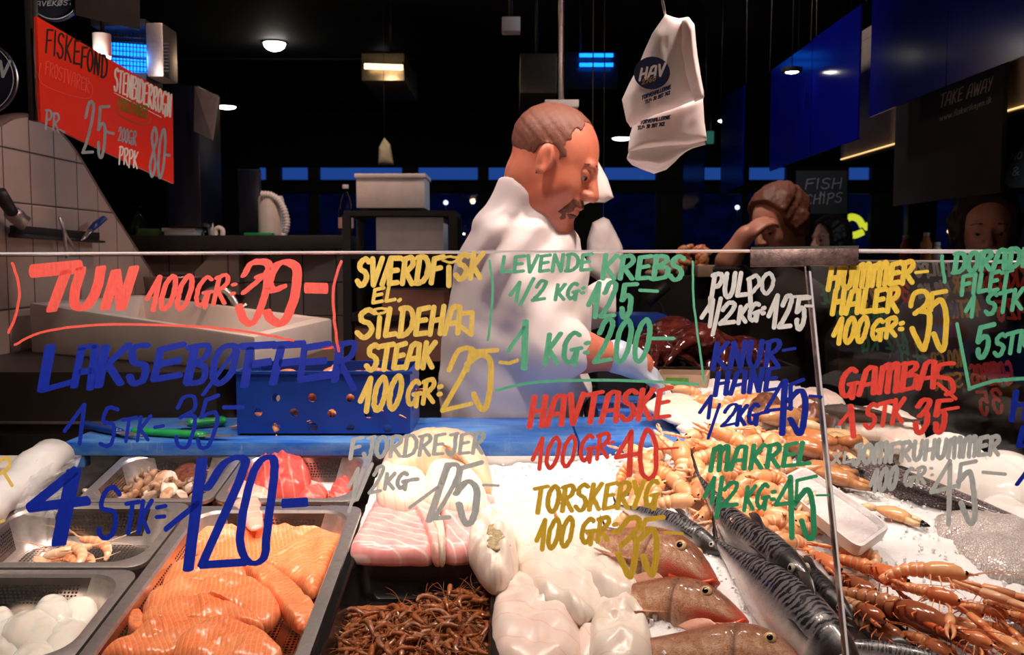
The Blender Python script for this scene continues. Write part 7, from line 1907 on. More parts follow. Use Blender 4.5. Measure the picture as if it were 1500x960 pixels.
ho = thing('spring_hose', 'spring hose of a dish tap arching above the worktop', 'hose', on(400)); ar = curve2([(383, 285), (396, 286), (408, 294), (416, 308), (420, 326), (418, 340)], 12)
mb = MB(); n = len(ar); mb.tube([atY(x, y, 4.2) for x, y in ar], [.013 + .0045 * (i % 3 == 0) for i in range(n)], 10); wchild('spring', mb.mesh('spring'), ho, M['white_plastic'])
mb = MB(); mb.tube([atY(418, 340, 4.2), atY(413, 349, 4.2)], [.012, .017], 10); wchild('spray_head', mb.mesh('spray_head'), ho, M['white_plastic'])
lathe_thing('canister', 'tall pale canister inside the arc of the spring hose', 'canister', 398, [(.055, 0), (.058, .01), (.056, .16), (.05, .175), (.0, .18)], M['white_paint'], 4.25)
dk = simple('dark_blue_panel', (.004, .005, .014), .3)
boxthing('partition', 'dark blue standing screen on the worktop left of the spring hose', 'screen', 350, 380, 248, 346, 4.28, .03, dk)
sc_ = boxthing('side_cupboard', 'tall dark cupboard on the wall between red sign and window', 'cupboard', 246, 290, 125, 332, 4.05, .3, dk)
q = [atY(285, 126, 3.98), atY(284, 192, 3.98), atY(312, 206, 3.86), atY(320, 140, 3.86)]; mb = MB(); mb.add(q + [p + Vector((0, .003, 0)) for p in q], [(0, 1, 2, 3), (7, 6, 5, 4), (0, 4, 5, 1), (1, 5, 6, 2), (2, 6, 7, 3), (3, 7, 4, 0)]); wchild('notice_sheet', mb.mesh('notice_sheet', smooth=False), sc_, simple('notice_paper', (.30, .27, .30), .6), 'pale notice sheet')
# white foam boxes on a rack
rk2 = thing('steel_rack', 'dark rack carrying the two foam boxes and the brown crates', 'rack', (xY(590, 400, 3.6), 3.7, 0))
xr0, xr1 = xY(505, 400, 3.6), xY(668, 400, 3.6)
for nm, zz in (('shelf', zY(371, 3.6)), ('shelf', zY(310, 3.72)), ('shelf', zY(462, 3.6)), ('shelf', .4)): wchild(nm, boxmesh(nm, ((xr0 + xr1) / 2, 3.76, zz - .012), (xr1 - xr0, .34, .02)), rk2, M['black'])
for xx in (xr0 + .01, xr1 - .01):
    for yy in (3.6, 3.92): wchild('post', boxmesh('post', (xx, yy, .80), (.03, .03, 1.6)), rk2, M['black'])
boxthing('foam_box', 'upper white foam box on the rack behind the fishmonger', 'box', 522, 622, 259, 305, 3.7, .22, M['white_paint'], M['white_paint'], 'white foam boxes')
boxthing('foam_box', 'lower white foam box on the rack, framed dark, level with the glass top edge', 'box', 551, 650, 318, 367, 3.62, .24, M['white_paint'], None, 'white foam boxes')
boxthing('crate', 'brown crate on the lower rack shelf behind SVÆRDFISK lettering', 'crate', 560, 660, 425, 462, 3.62, .24, M['brown_card'], None, 'brown crates')
boxthing('crate', 'brown crate at the bottom of the rack behind SILDEHAJ lettering', 'crate', 520, 655, 470, 530, 3.62, .24, M['brown_card'], None, 'brown crates')

# ---------------------------------------------------------------- hanging bundles of plastic bags
def vslab(px, Y, th, yaw=0.0, pleat=0.0, seed=0, ppx=None, nz=.12, p=5.0, rings=10):
    """vertical slab over a pixel outline at depth Y; pleat corrugates it along x below ppx"""
    N = Vector((math.sin(yaw), -math.cos(yaw), 0)); U = Vector((math.cos(yaw), math.sin(yaw), 0)); V = Vector((0, 0, 1))
    c0 = atY(sum(q[0] for q in px) / len(px), sum(q[1] for q in px) / len(px), Y)
    l2 = [((hit(x, y, c0, N) - c0).dot(U), (hit(x, y, c0, N) - c0).dot(V)) for x, y in px]
    cv = []
    n0 = len(l2)
    for i in range(n0):
        a, b = l2[i], l2[(i + 1) % n0]; k = max(1, int(math.hypot(b[0] - a[0], b[1] - a[1]) / .008))
        cv += [(a[0] + (b[0] - a[0]) * j / k, a[1] + (b[1] - a[1]) * j / k) for j in range(k)]
    n = len(cv); vs = []; uv = []
    zl = hit(px[0][0], ppx, c0, N).z - c0.z if ppx else -9
    def put(x, y, d):
        w = pleat * math.sin(x * 210 + y * 20 + seed) * max(0, min(1, (zl - y) / .03 + .5)) if pleat else 0
        vs.append(c0 + U * x + V * y + N * (d + w)); uv.append((x, y))
    def dd(x, y, r): return th * max(0, 1 - r ** p) ** .5 * (1 + nz * mnoise.noise(Vector((x * 22, y * 14, seed))) * 2 + nz * .6 * mnoise.noise(Vector((x * 60, y * 40, seed + 5))))
    put(0, 0, dd(0, 0, 0)); rs = [math.sin(math.pi / 2 * i / rings) for i in range(1, rings + 1)]
    for r in rs:
        for x, y in cv: put(x * r, y * r, dd(x * r, y * r, r))
    for r in (.97, .8):
        for x, y in cv: put(x * r, y * r, -th * .5 * (1 if r < .9 else .6))
    put(0, 0, -th * .5)
    fs = [(0, 1 + (k + 1) % n, 1 + k) for k in range(n)]; R_ = rings + 2
    for i in range(R_ - 1):
        o = 1 + i * n; fs += [(o + k, o + (k + 1) % n, o + n + (k + 1) % n, o + n + k) for k in range(n)]
    o = 1 + (R_ - 1) * n; e = len(vs) - 1; fs += [(o + k, o + (k + 1) % n, e) for k in range(n)]
    fs = [f[::-1] for f in fs]
    return MB().add(vs, fs, uv).mesh('bags'), c0, N
M['bag'] = simple('white_bag_film', (.80, .74, .72), .5, var=.04, Subsurface_Weight=.1)
BYB = 2.05
bb = thing('bag_bundle', 'hanging bundle of white carrier bags with a navy oval HAV print', 'bag bundle', atY(972, 140, BYB))
me, c0, N0 = vslab([(974, 22), (984, 26), (992, 28), (1006, 26), (1014, 36), (1019, 80), (1024, 112), (1030, 143), (1010, 150), (985, 160), (960, 168), (938, 178), (924, 187), (917, 178), (911, 146), (922, 122), (936, 96), (946, 70), (956, 48)], BYB, .034, .15, .003, 1, 150, .10, 9)
wchild('bag_stack', me, bb, M['bag'])
rnd = random.Random(4)
lowo = [(930, 174), (1000, 150), (1029, 142), (1031, 180), (1035, 206), (1008, 212), (972, 214), (940, 218), (920, 222), (922, 200)]
me, c1, N1 = vslab(lowo, BYB + .050, .022, .10, 0, 4, None, .10, 9)
wchild('lower_bag_stack', me, bb, M['bag'])
for k in range(9):
    t = k / 8; d = rnd.uniform(-1.5, 1.5)
    o_ = [(926 + 3 * t, 205), (1030 - 4 * t, 196), (1034 - 10 * t, 212 - 2 * t), (1016 - 12 * t, 217 + 3 * t), (1000 - 10 * t, 224 + 12 * t), (984 - 8 * t, 236 + 12 * t + d), (966 - 8 * t, 242 + 12 * t + d), (948 - 8 * t, 238 + 10 * t), (930 - 4 * t, 236 + 7 * t - d), (918 + t, 232 + 2 * t)]
    me, _c, _n = vslab(o_, BYB + .052 + .0085 * k, .004, .10 + .02 * math.sin(k * 2), .0018, k, 232, .25, 12, 7); wchild('bag', me, bb, M['bag'])
me, _c, _n = vslab([(1000, 30), (1008, 26), (1015, 38), (1020, 84), (1031, 144), (1018, 150), (1006, 110), (999, 70)], BYB - .030, .012, -.5, 0, 8, None, .2, 8); wchild('gusset', me, bb, M['bag'])
mb = MB(); mb.tube([atY(975, 26, BYB), atY(972, 8, BYB), atY(968, -12, BYB), Vector((atY(968, -12, BYB).x, BYB, 3.22))], .003, 6); wchild('hook', mb.mesh('hook'), bb, M['steel'])
def on_bag(c, N, off):
    return lambda x, y, l: hit(x, y, c + N * (off + l * 4e-6), N)
M['navy'] = simple('navy_print', (.008, .013, .06), .5); M['gold_ink'] = simple('gold_print', (.30, .20, .07), .5)
nf = on_bag(c0, N0, .0405)
mb = MB(); cx, cy = 955, 107; e = [(cx + 26.5 * math.cos(a) * math.cos(-.15) - 24 * math.sin(a) * math.sin(-.15), cy + 26.5 * math.cos(a) * math.sin(-.15) + 24 * math.sin(a) * math.cos(-.15)) for a in [2 * math.pi * k / 40 for k in range(40)]]
mb.add([nf(x, y, 0) for x, y in e][::-1], [tuple(range(40))]); wchild('printed_oval', mb.mesh('printed_oval', smooth=False), bb, M['navy'])
mb = MB(); ink(mb, word_strokes('HAV', 936, 118, 972, 110, 17, slant=.16), 3.4, 3.4, 0, on_bag(c0, N0, .0410), wob=0); wchild('printed_letters', mb.mesh('printed_letters', smooth=False), bb, M['bag'])
mb = MB(); ink(mb, word_strokes('2760', 940, 124, 960, 118, 7, slant=.16), 1.4, 1.4, 0, on_bag(c0, N0, .0414), wob=0); wchild('printed_number', mb.mesh('printed_number', smooth=False), bb, M['gold_ink'])
mb = MB(); ink(mb, word_strokes('TORVEHALLERNE', 940, 146, 982, 130, 5.5, slant=.1), 1.6, 1.6, 0, on_bag(c0, N0, .0415), wob=0); ink(mb, word_strokes('TLF: 70 207 762', 945, 152, 981, 138, 5, slant=.1), 1.4, 1.4, 0, on_bag(c0, N0, .0415), wob=0)
ink(mb, word_strokes('TORVEHALLERNE', 938, 182, 981, 174, 5, slant=.1), 1.6, 1.6, 0, on_bag(c1, N1, .0420), wob=0); ink(mb, word_strokes('TLF: 70 207 762', 934, 190, 973, 184, 5, slant=.1), 1.6, 1.6, 0, on_bag(c1, N1, .0420), wob=0); wchild('printed_lines', mb.mesh('printed_lines', smooth=False), bb, M['navy'])
def bagthing(label, px, Y, th, pleat=.004, ppx=None, seed=0, yaw=0):
    me, c, N = vslab(px, Y, th, yaw, pleat, seed, ppx); r = thing('bag_bundle', label, 'bag bundle', c); wchild('bag_stack', me, r, M['bag'])
    mb = MB(); t = atY(px[0][0], px[0][1], Y); mb.tube([t, (t.x, t.y, 3.2)], .002, 5); wchild('string', mb.mesh('string'), r, M['black']); return r
bagthing('bright white bag bundle hanging just in front of the fishmonger\'s face', [(868, 222), (878, 240), (890, 262), (899, 290), (886, 297), (866, 296), (850, 303), (838, 305), (842, 270), (850, 240)], 2.78, .03, .005, 300, 3)
bagthing('greyish folded bag bundle beside the fishmonger\'s chest', [(884, 318), (892, 322), (902, 340), (912, 362), (916, 400), (890, 420), (858, 400), (860, 352), (868, 326)], 3.1, .035, .003, 420, 7)
bagthing('small pale bag hanging far behind, left of the fishmonger', [(563, 202), (572, 212), (577, 242), (554, 242), (555, 216)], 6.0, .03, .0, None, 2)

# ---------------------------------------------------------------- ceiling lamps
ln = [(402, 63, .185), (332, 156, .18), (910, 202, .18), (1066, 176, .19), (1160, 104, .14), (1453, 185, .19), (560, 80, .10), (1040, 40, .0)]
labs = ['bright round ceiling lamp nearest the red sign, largest of the downlights', 'round ceiling lamp to the right of the pale notice', 'round ceiling lamp left of the hanging HAV bags', 'round ceiling lamp in front of the single narrow blue banner', 'small glowing disc for the lamp reflection at the left of the wide blue banner pair', 'round ceiling lamp at the far right under the take away board', 'small dim ceiling lamp in the middle above the steel hood']
for (px, py, dia), lab in zip(ln, labs):
    c = atZ(px, py, 3.212); yy = 3.9 if px == 1160 else 9.5
    if c.y > 10.5 or px == 1160: c = atY(px, py, yy); dia *= 1.0 if px != 1160 else .42  # the disc at the banner pair imitates a reflected lamp
    r = thing('ceiling_lamp', lab, 'ceiling lamp', c, 'round ceiling lamps')
    mb = MB(); mb.lathe([(dia / 2 + .012, .012), (dia / 2 + .012, -.004), (dia / 2, -.006), (dia / 2 - .004, .004)], c, 28); wchild('ring', mb.mesh('ring', smooth='auto'), r, M['black'])
    dm = .34 if px == 402 else .12
    mb = MB(); mb.lathe([((dia / 2 - .004) * math.cos(a), -.003 - dia * dm * math.sin(a)) for a in [.26 * k for k in range(6)]] + [(.001, -.003 - dia * dm)], c, 28); wchild('lens', mb.mesh('lens', smooth='auto'), r, M['lens'])
    if c.z < 3.2: mb = MB(); mb.tube([c + Vector((0, 0, .012)), (c.x, c.y, 3.22)], .008 if px != 1160 else .002, 6); wchild('rod', mb.mesh('rod'), r, M['black'])
    if px != 1160: lamp('downlight', 'SPOT', c + Vector((0, 0, -.09)), c + Vector((0, 0, -2)), 18, (1.0, .80, .62), .06, 120, 1.0)

# ---------------------------------------------------------------- steel hoods, glowing tubes and added duct glare overhead
def hangbox(name, label, cat, px0, px1, py0, py1, Y, d, mat):
    r = boxthing(name, label, cat, px0, px1, py0, py1, Y, d, mat); a = atY((px0 + px1) / 2, py0, Y)
    mb = MB(); mb.tube([(a.x, Y + d / 2, a.z), (a.x, Y + d / 2, 3.22)], .008, 8); wchild('rod', mb.mesh('rod'), r, M['black']); return r
M['hood_steel'] = steel_mat('hood_steel', (.30, .26, .20), .30)
hangbox('ventilation_duct', 'dim steel duct in the middle, catching a bar of warm light', 'duct', 530, 592, 78, 118, 6.0, .8, M['hood_steel'])
hangbox('ventilation_duct', 'dim steel duct above and left of the fishmonger\'s head', 'duct', 762, 816, 78, 136, 5.0, .8, M['hood_steel'])
hangbox('junction_box', 'small pale box hanging from the ceiling at the top centre', 'box', 735, 762, 24, 45, 4.0, .08, M['white_paint'])
wl = thing('pendant_scale', 'flat pale plate on a rod right behind the fishmonger\'s head', 'scale', atY(822, 156, 3.0))
p = atY(822, 154, 3.0); wchild('plate', boxmesh('plate', p, (.105, .08, .022), .003), wl, M['white_paint']); mb = MB(); mb.tube([p, (p.x, p.y, 3.22)], .009, 8); wchild('rod', mb.mesh('rod'), wl, M['steel'])
bt_ = thing('blue_tubes', 'lamp with two short glowing blue tubes above and right of the fishmonger\'s head', 'lamp', atY(873, 90, 6.2))
for yy in (81, 95): mb = MB(); mb.tube([atY(849, yy, 6.2), atY(898, yy, 6.2)], .012, 10); wchild('tube', mb.mesh('tube'), bt_, M['uv_tube'])  # two blue emissive tubes in front of a dark hung panel
p, q = atY(828, 76, 6.26), atY(905, 130, 6.26); wchild('back_panel', boxmesh('back_panel', ((p.x + q.x) / 2, 6.28, (p.z + q.z) / 2), (q.x - p.x, .03, p.z - q.z)), bt_, simple('dark_back_panel', (.02, .02, .03), .25)); mb = MB(); mb.tube([(p.x + .1, 6.28, p.z), (p.x + .1, 6.28, 3.22)], .008, 6); wchild('rod', mb.mesh('rod'), bt_, M['black'])
warm = emit('duct_glare', (1.0, .66, .32), 2.4)
wt = thing('duct_glare_bar', 'glowing bar imitating the warm glare reflected along the middle duct', 'lamp', atY(562, 96, 5.9)); mb = MB(); mb.tube([atY(534, 97, 5.92), atY(590, 99, 5.92)], .017, 10); wchild('tube', mb.mesh('tube'), wt, warm); mb = MB(); mb.tube([atY(534, 96, 5.95), atY(534, 92, 5.99)], .006, 6); mb.tube([atY(590, 98, 5.95), atY(590, 92, 5.99)], .006, 6); wchild('bracket', mb.mesh('bracket'), wt, M['black'])  # glowing bar added to imitate glare reflected in the duct
# exit light far behind
hangbox('exit_light', 'tiny greenish emergency light far behind the hanging bags', 'sign light', 1036, 1046, 192, 210, 9.5, .05, emit('exit_green', (.05, .25, .2), .25))
lamp('duct_fill_light', 'POINT', atY(560, 110, 5.6), (0, 0, 0), 3, (1, .7, .4), .05)  # added fill that warms the duct around the glare bar

# ---------------------------------------------------------------- blue banners and canopy at the right
def m_banner():
    m = NT('blue_translucent_sheet'); o = m.coord(); nz = m.noise(o, 3, 3)
    c = m.mix((.002, .004, .20), (.004, .008, .34), nz)
    a = m.bsdf(c, .14); t = m.n('BsdfTranslucent', {'Color': c})
    return m.done(m.n('MixShader', {0: .35, 1: a, 2: t}))
M['banner'] = m_banner()
XB = 1.2
def banner(px0, px1, pb0, pb1, ptop, label):
    """hangs in the plane x = XB; px0 is the far edge"""
    f0, f1 = atX(px0, pb0, XB), atX(px1, pb1, XB); zt = 3.0 if ptop is None else atX(px0, ptop, XB).z
    q = [f0, f1, Vector((XB, f1.y, zt)), Vector((XB, f0.y, zt))]
    r = thing('banner', label, 'banner', ((XB), (f0.y + f1.y) / 2, f0.z), 'blue hanging banners')
    mb = MB(); mb.add(q + [p + Vector((.006, 0, 0)) for p in q], [(0, 1, 2, 3), (7, 6, 5, 4), (0, 4, 5, 1), (1, 5, 6, 2), (2, 6, 7, 3), (3, 7, 4, 0)]); wchild('sheet', mb.mesh('sheet', smooth=False), r, M['banner'])
    mb = MB()
    for p in (q[2], q[3]): mb.tube([p + Vector((.003, (.04 if p is q[3] else -.04) * -1 * (-1), 0)), Vector((XB + .003, p.y, 3.23))], .0015, 6)
    wchild('hanging_wire', mb.mesh('hanging_wire'), r, M['steel_worn']); return r
banner(1273, 1385, 172, 126, None, 'widest blue banner, left half, hanging over the take away board')
banner(1386, 1560, 125.5, 58, None, 'blue banner at the top right corner of the view')
banner(1127, 1186, 251, 229, 105, 'blue banner left of the dark gap, with a glowing disc for the lamp reflection at its top')
banner(1187, 1256, 228.5, 204, 60, 'blue banner directly left of the dark gap beside the widest banner')
banner(1055, 1087, 286, 271, 150, 'single narrow blue banner under a ceiling lamp')
banner(1000, 1030, 312, 300, 232, 'farthest blue banner, just below the HAV bags')
# rail with wires
mb = MB(); mb.tube([atX(1065, 126, XB + .003) , atX(1100, 96, XB + .003)], .006, 6); 
ra = atX(1040, 145, XB); rb = Vector((XB, 2.2, ra.z + .10))
wthing('banner_rail', MB().tube([Vector((XB + .003, 6.2, 3.05)), Vector((XB + .003, 2.0, 3.05))], .010, 8).mesh('banner_rail'), M['black'], 'dark ceiling rail the blue banners hang from', 'rail')
# steel canopy with light strip and chalk boards
XC = 1.36
cn = thing('canopy', 'steel canopy band with a warm light strip along its lower edge, behind the blue banners', 'canopy', (XC + .2, 3.1, 1.84))
M['canopy'] = simple('canopy_paint', (.34, .27, .18), .4)
wchild('band', boxmesh('band', (XC + .02, 2.95, 2.06), (.04, 2.1, .44), .003), cn, M['canopy'])
wchild('roof', boxmesh('roof', (XC + .45, 2.95, 2.30), (.9, 2.1, .04)), cn, M['canopy'])
mb = MB(); mb.tube([(XC - .004, 3.98, 1.846), (XC - .004, 2.0, 1.846)], .0028, 8); wchild('light_strip', mb.mesh('light_strip'), cn, emit('warm_strip', (1.0, .62, .25), .9))
for yy in (2.1, 3.9): mb = MB(); mb.tube([(XC + .4, yy, 2.32), (XC + .4, yy, 3.22)], .012, 8); wchild('rod', mb.mesh('rod'), cn, M['black'])
def chalk(label, px0, px1, py0, py1, X=None, Y=None, items=()):
    P_ = (lambda x, y, o=0: atX(x, y, X - o)) if X else (lambda x, y, o=0: atY(x, y, Y - o))
    if X:
        a, b = atX(px0, 300, X), atX(px1, 300, X); z0, z1 = py0, py1
        q = [Vector((X, a.y, z0)), Vector((X, b.y, z0)), Vector((X, b.y, z1)), Vector((X, a.y, z1))]; th = Vector((.012, 0, 0))
    else: q = [atY(px0, py1, Y), atY(px1, py1, Y), atY(px1, py0, Y), atY(px0, py0, Y)]; th = Vector((0, .012, 0))
    c = sum(q, Vector()) / 4; r = thing('chalk_board', label, 'chalk board', c)
    mb = MB(); mb.add(q + [p + th for p in q], [(0, 1, 2, 3), (7, 6, 5, 4), (0, 4, 5, 1), (1, 5, 6, 2), (2, 6, 7, 3), (3, 7, 4, 0)]); wchild('board', mb.mesh('board', smooth=False), r, M['board_black'])
    mb = MB()
    for p in q[2:]: mb.tube([p + th / 2, Vector((p.x + th.x / 2, p.y + th.y / 2, 3.22))], .0012, 5)
    wchild('hanging_wire', mb.mesh('hanging_wire'), r, M['black'])
    mb = MB()
    for it in items: ink(mb, word_strokes(*it[:6], slant=.15), it[6], it[6], 0, lambda x, y, l: P_(x, y, .002 + l * 1e-6), wob=.15)
    wchild('lettering', mb.mesh('lettering', smooth=False), r, M['chalk']); return r
M['board_black'] = simple('chalk_board_black', (.004, .0035, .0035), .7)
M['chalk'] = simple('chalk', (.22, .20, .18), .8)
for ch in 'wfiskernjadt': pass
GL['w'] = (.8, '.04,.6 .2,0 .4,.5 .58,0 .76,.6'); GL['f'] = (.4, '~.4,1 .2,.9 .18,0|.02,.55 .36,.58'); GL['s'] = (.45, '~.4,.6 .1,.55 .36,.2 .04,0'); GL['k'] = (.5, '.06,0 .06,1|.4,.6 .08,.3 .46,0'); GL['e'] = (.5, '~.06,.3 .44,.36 .36,.6 .1,.5 .08,.1 .44,.06'); GL['r'] = (.4, '.08,0 .08,.6|~.08,.4 .2,.58 .38,.58'); GL['a'] = (.5, '~.4,.55 .1,.5 .08,.05 .4,.15 .42,.6|.42,.6 .46,0'); GL['j'] = (.3, '~.2,.6 .2,-.2 .0,-.3'); GL['n'] = (.5, '.06,.6 .06,0|~.06,.4 .3,.6 .42,.4 .44,0'); GL['d'] = (.5, '~.4,.5 .1,.5 .08,.05 .4,.1|.42,1 .44,0'); GL['u'] = (.5, '~.06,.6 .1,.05 .36,.05 .42,.6'); GL['ı'] = (.2, '.1,0 .1,.6|.1,.8 .1,.82')
chalk('long black board chalked TAKE AWAY under the wide blue banner', 1308, 1464, 1.62, 2.10, X=XC - .045, items=[('TAKE AWAY', 1376, 158, 1452, 132, 20, 1.7), ('www.fıskerıkajen.dk', 1376, 178, 1452, 150, 9, 1.1)])
chalk('small black board chalked FISH N CHIPS above the reddish-haired customer', 1166, 1241, 250, 313, Y=5.0, items=[('FISH', 1178, 277, 1232, 276, 15, 1.6), ('N', 1200, 287, 1208, 287, 6, 1.2), ('CHIPS', 1178, 300, 1232, 296, 14, 1.6)])
chalk('dark chalk board at the right edge with faint letters', 1462, 1540, 205, 275, Y=3.9, items=[('NO', 1481, 236, 1496, 232, 10, 1.3), ('&', 1482, 258, 1492, 256, 12, 1.3)])

# ---------------------------------------------------------------- neon and small lights outside the window
neon = emit('yellow_neon', (.55, .58, .03), .9)
nn = thing('neon_sign', 'yellow fish-shaped neon outside the right window', 'neon sign', atY(1258, 335, 12.6))
for pts in ([(1238, 322), (1248, 318), (1258, 322), (1264, 332)], [(1238, 342), (1250, 345), (1264, 340)], [(1266, 334), (1272, 330)]):
    mb = MB(); mb.tube([atY(x, y, 12.6) for x, y in curve2(pts, 5)], .045, 8); wchild('tube', mb.mesh('tube'), nn, neon)
mb = MB(); mb.tube([atY(1250, 345, 12.6), (atY(1250, 345, 12.6).x, 12.6, -.1)], .015, 6); wchild('stand', mb.mesh('stand'), nn, M['black'])
sl = thing('street_lamp', 'small warm lamp seen through the right window', 'lamp', atY(1392, 338, 12.8)); mb = MB(); mb.tube([atY(x, y, 12.8) for x, y in ((1394, 328), (1395, 334), (1390, 341))], [.03, .05, .03], 8); wchild('globe', mb.mesh('globe'), sl, emit('lamp_globe', (1, .62, .22), 2.2)); mb = MB(); mb.tube([atY(1390, 342, 12.8), (atY(1390, 342, 12.8).x, 12.8, -.1)], .02, 6); wchild('pole', mb.mesh('pole'), sl, M['black'])
for i, (px, py, lab) in enumerate([(653, 297, 'tiny white light in the window left of the fishmonger'), (1080, 304, 'tiny white light in the window left of the reddish hair')]):
    q = atY(px, py, 12.5); t = thing('far_light', lab, 'light', q); mb = MB(); mb.ball(q, .03, 10, 8); wchild('bulb', mb.mesh('bulb'), t, emit('far_bulb', (.7, .8, 1), 1.6)); mb = MB(); mb.tube([q, (q.x, q.y, -.1)], .012, 6); wchild('pole', mb.mesh('pole'), t, M['black'])

# ---------------------------------------------------------------- slanted end glass with lettering seen from behind
E0, E1 = Vector((.80, 2.60, 0)), Vector((1.44, 1.30, 0)); en = Vector((E1.y - E0.y, -(E1.x - E0.x), 0)).normalized()
if en.dot(CAM - E0) < 0: en = -en
eg = thing('end_glass', 'slanted glass at the far right end of the counter, its lettering seen from behind', 'glass screen', (1.1, 1.98, .98))
ze = 1.437
q = [Vector((E0.x, E0.y, dz(E0.y) - .02)), Vector((E1.x, E1.y, dz(E1.y) - .02)), Vector((E1.x, E1.y, ze)), Vector((E0.x, E0.y, ze))]
wchild('pane', MB().add(q, [(0, 1, 2, 3)]).mesh('pane', smooth=False), eg, M['glass'])
mb = MB(); mb.tube([q[3], q[2]], .0025, 6); wchild('top_edge', mb.mesh('top_edge'), eg, M['edge'])
def eproj(x, y, l): return hit(x, y, E0 - en * (.001 + l * 3e-6), en)
def enote(mat, label, items):
    mb = MB()
    for t, x0, y0, x1, y1, h, w in items: ink(mb, word_strokes(t, x0, y0, x1, y1, h, slant=-.1), w, w, 0, eproj, wob=.5)
    wchild('price_lettering', mb.mesh('price_lettering', smooth=False), eg, PT[mat], label)
enote('gold', 'mirrored yellow words', [('HUMMER', 1296, 412, 1246, 416, 22, 4), ('25', 1288, 450, 1262, 452, 26, 4), ('HALER', 1440, 424, 1398, 428, 22, 4), ('1 STK', 1436, 462, 1396, 466, 24, 4), ('100 GR', 1412, 536, 1366, 542, 24, 3.5), ('STK', 1410, 566, 1370, 572, 20, 3.5)])
enote('red', 'mirrored red words', [('TUN', 1338, 410, 1300, 414, 24, 5), ('39', 1334, 440, 1306, 442, 24, 4.5), ('KREBS', 1506, 418, 1444, 424, 30, 5), ('125', 1500, 466, 1462, 470, 28, 5), ('GAMBAS', 1484, 560, 1424, 566, 30, 5), ('35', 1470, 604, 1436, 608, 34, 5)])
enote('grey', 'mirrored grey words', [('PULPO', 1392, 402, 1342, 406, 18, 4), ('1/2 KG', 1392, 432, 1346, 436, 18, 4)])
enote('green', 'mirrored green words', [('MAKREL', 1300, 478, 1222, 484, 26, 5), ('1/2 KG', 1330, 510, 1262, 514, 24, 4), ('45', 1356, 532, 1320, 536, 30, 4), ('DORADE', 1252, 440, 1204, 446, 26, 4)])
enote('blue', 'mirrored blue words', [('KNUR', 1402, 462, 1360, 466, 20, 4), ('HANE', 1402, 492, 1362, 496, 20, 4)])

# ---------------------------------------------------------------- back of the counter: crates, octopus, box
bk = thing('rear_bench', 'black bench behind the ice carrying the octopus crate', 'bench', (.52, 2.85, 0))
wchild('body', boxmesh('body', (.52, 2.86, .53), (.62, .46, 1.06), .004), bk, M['black'])
oc = thing('octopus_crate', 'low dark crate full of dark red octopus', 'crate', (.52, 2.86, 1.06))
mb = MB()
for c, s in (((.52, 2.655, 1.10), (.56, .014, .08)), ((.52, 3.065, 1.10), (.56, .014, .08)), ((.245, 2.86, 1.10), (.014, .42, .08)), ((.795, 2.86, 1.10), (.014, .42, .08)), ((.52, 2.86, 1.068), (.56, .42, .012))): mb.box(c, s)
wchild('crate', mb.mesh('crate', smooth=False), oc, M['dark_panel'])
MAT['octo'] = simple('octopus_skin', (.085, .016, .012), .14, var=.6, scale=45, bump=.5, bscale=70, Coat_Weight=.6)
rnd = random.Random(6)
for i, (x, y, z, lab) in enumerate([(.40, 2.78, 1.17, 'dark red octopus at the left of the crate'), (.55, 2.80, 1.20, 'dark red octopus in the middle of the crate, behind the white 1/2 KG'), (.68, 2.82, 1.16, 'dark red octopus at the right of the crate'), (.50, 2.95, 1.21, 'dark red octopus at the back of the crate')]):
    r = thing('octopus', lab, 'octopus', (x, y, z - .06), 'octopuses'); fsd = [(s_ell((x, y, z), (.075, .065, .055)), 0)]
    for k in range(8):
        a = k * .785 + rnd.uniform(-.3, .3); p = Vector((x, y, z)); w = rnd.uniform(-5, 5)
        for j in range(6):
            qn = p + Vector((math.cos(a), math.sin(a), .25 - .28 * j)) * .032; qn.z = max(qn.z, 1.085); fsd.append((s_cap(p, qn, .024 - .0032 * j, .021 - .0032 * j), .008)); p = qn; a += w * .14
    wchild('body', sdf_mesh('body', s_union(fsd), (x - .22, y - .22, z - .13), (x + .22, y + .22, z + .09), .0065), r, MAT['octo'])
wb = thing('card_box', 'open cardboard box with a green label at the back, beside the glove', 'box', atY(998, 545, 2.56))
q0 = [atY(952, 540, 2.52), atY(1036, 560, 2.50), atY(1040, 545, 2.62), atY(968, 526, 2.64)]
zb_ = 1.085
bo = [Vector((p.x, p.y, zb_)) for p in q0]; to = [Vector((p.x, p.y, zb_ + .05)) for p in q0]; c = sum(to, Vector()) / 4; ti = [p + (c - p) * .08 for p in to]; bi = [p + (c - p) * .08 for p in bo]
mb = MB(); mb.add(bo + to + ti + bi, [f for i in range(4) for j in [(i + 1) % 4] for f in ((i, j, 4 + j, 4 + i), (4 + i, 4 + j, 8 + j, 8 + i), (8 + i, 8 + j, 12 + j, 12 + i))] + [(12, 13, 14, 15), (3, 2, 1, 0)]); wchild('body', mb.mesh('body', smooth=False), wb, M['card'])
u = (bo[1] - bo[0]); up_ = Vector((0, 0, .05)); nrm = u.cross(up_).normalized(); nrm = nrm if nrm.y < 0 else -nrm
lq = [bo[0] + u * a + up_ * b + nrm * .001 for a, b in ((.28, .2), (.68, .2), (.68, .85), (.28, .85))]
mb = MB(); mb.add(lq, [(0, 1, 2, 3)]); wchild('label', mb.mesh('label', smooth=False), wb, simple('green_label', (.10, .30, .03), .5, var=.3, scale=200), 'green label')
boxthing('blue_tub', 'blue tub behind the fishmonger\'s arm', 'tub', 905, 978, 462, 480, 3.05, .2, M['crate'])
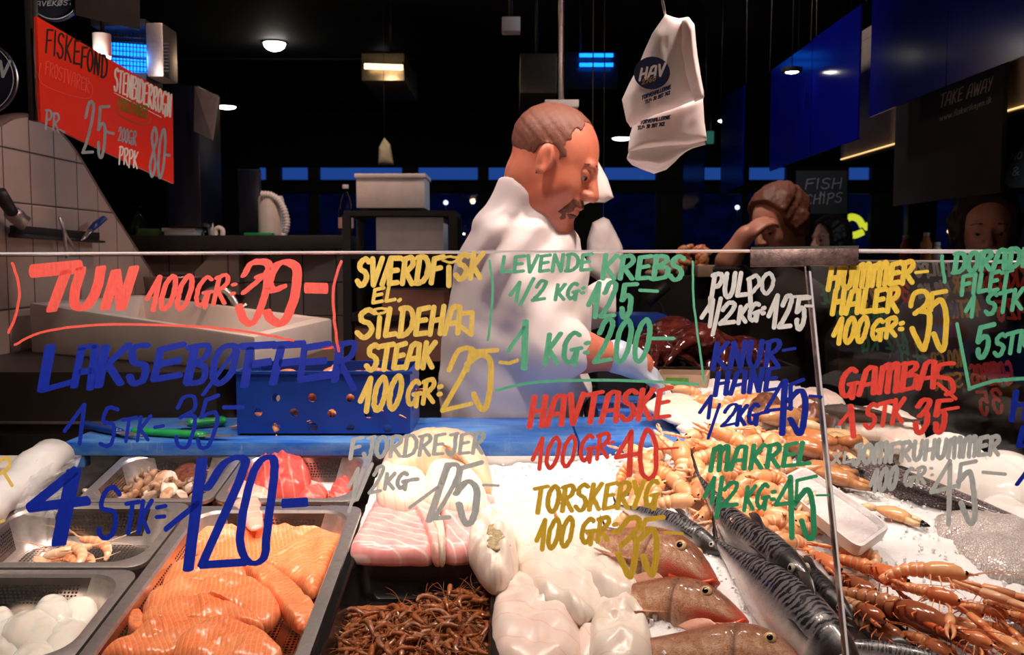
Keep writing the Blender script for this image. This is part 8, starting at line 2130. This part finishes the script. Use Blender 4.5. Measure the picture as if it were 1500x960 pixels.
# far counter goods
fc_ = boxthing('far_counter', 'dark counter far behind with orange goods on it', 'counter', 935, 1105, 406, 895, 3.9, .4, M['black'])
boxthing('card_carton', 'brown carton on the far counter under the raised elbow', 'carton', 1022, 1062, 389, 406, 3.85, .15, M['card'])
for i, (px, lab) in enumerate(((1010, 'orange bundle of cooked prawns in net on the far counter'), (975, 'pale orange seafood heap on the far counter'))):
    q = atY(px, 400, 3.95); r = thing('seafood_bag', lab, 'seafood', q); mb = MB()
    for k in range(26): mb.ball(q + Vector((rnd.uniform(-.07, .07), rnd.uniform(-.05, .05), rnd.uniform(0, .10 - .05 * i))), (.03, .018, .014), 8, 6, Euler((rnd.uniform(0, 6), rnd.uniform(0, 6), 0)).to_matrix())
    wchild('goods', mb.mesh('goods'), r, MAT['prawn'] if i == 0 else MAT['peach'])
for i, (px, py, h, col, lab) in enumerate(((1326, 378, 34, (.55, .14, .05), 'orange pot on the far right counter'), (1356, 376, 36, (.60, .22, .05), 'orange bottle on the far right counter'), (1372, 380, 26, (.55, .40, .36), 'pale pot on the far right counter'))):
    q = atY(px, py + 6, 4.4); rr = .025; r = thing('sauce_pot', lab, 'pot', q); mb = MB(); hh = h * 4.4 / FPX; mb.lathe([(rr * .9, 0), (rr, .01), (rr, hh * .7), (rr * .6, hh * .85), (rr * .5, hh)], q, 16); wchild('body', mb.mesh('body', smooth='auto'), r, simple('pot_%d' % i, col, .4)); mb = MB(); mb.lathe([(rr * .55, hh), (rr * .55, hh + .015), (0, hh + .016)], q, 16); wchild('lid', mb.mesh('lid', smooth='auto'), r, M['white_plastic'])
q = atY(1350, 382, 4.4); w = thing('side_counter', 'dark far counter at the right carrying sauce pots', 'counter', (q.x, 4.5, 0)); wchild('body', boxmesh('body', (q.x + .1, 4.55, q.z / 2 - .005), (.7, .4, q.z - .01), .004), w, M['black'])
# hand scanner hanging behind
hs = thing('label_gun', 'black hand scanner on a cable behind the 125 lettering', 'scanner', atY(960, 440, 3.2)); mb = MB(); mb.tube([atY(948, 446, 3.2), atY(958, 432, 3.2), atY(978, 418, 3.2)], [.014, .022, .018], 10); wchild('body', mb.mesh('body'), hs, M['black']); mb = MB(); mb.tube([atY(*p, 3.2) for p in curve2([(962, 440), (972, 456), (964, 470), (955, 480)], 5)], .004, 6); wchild('cable', mb.mesh('cable'), hs, M['black'])
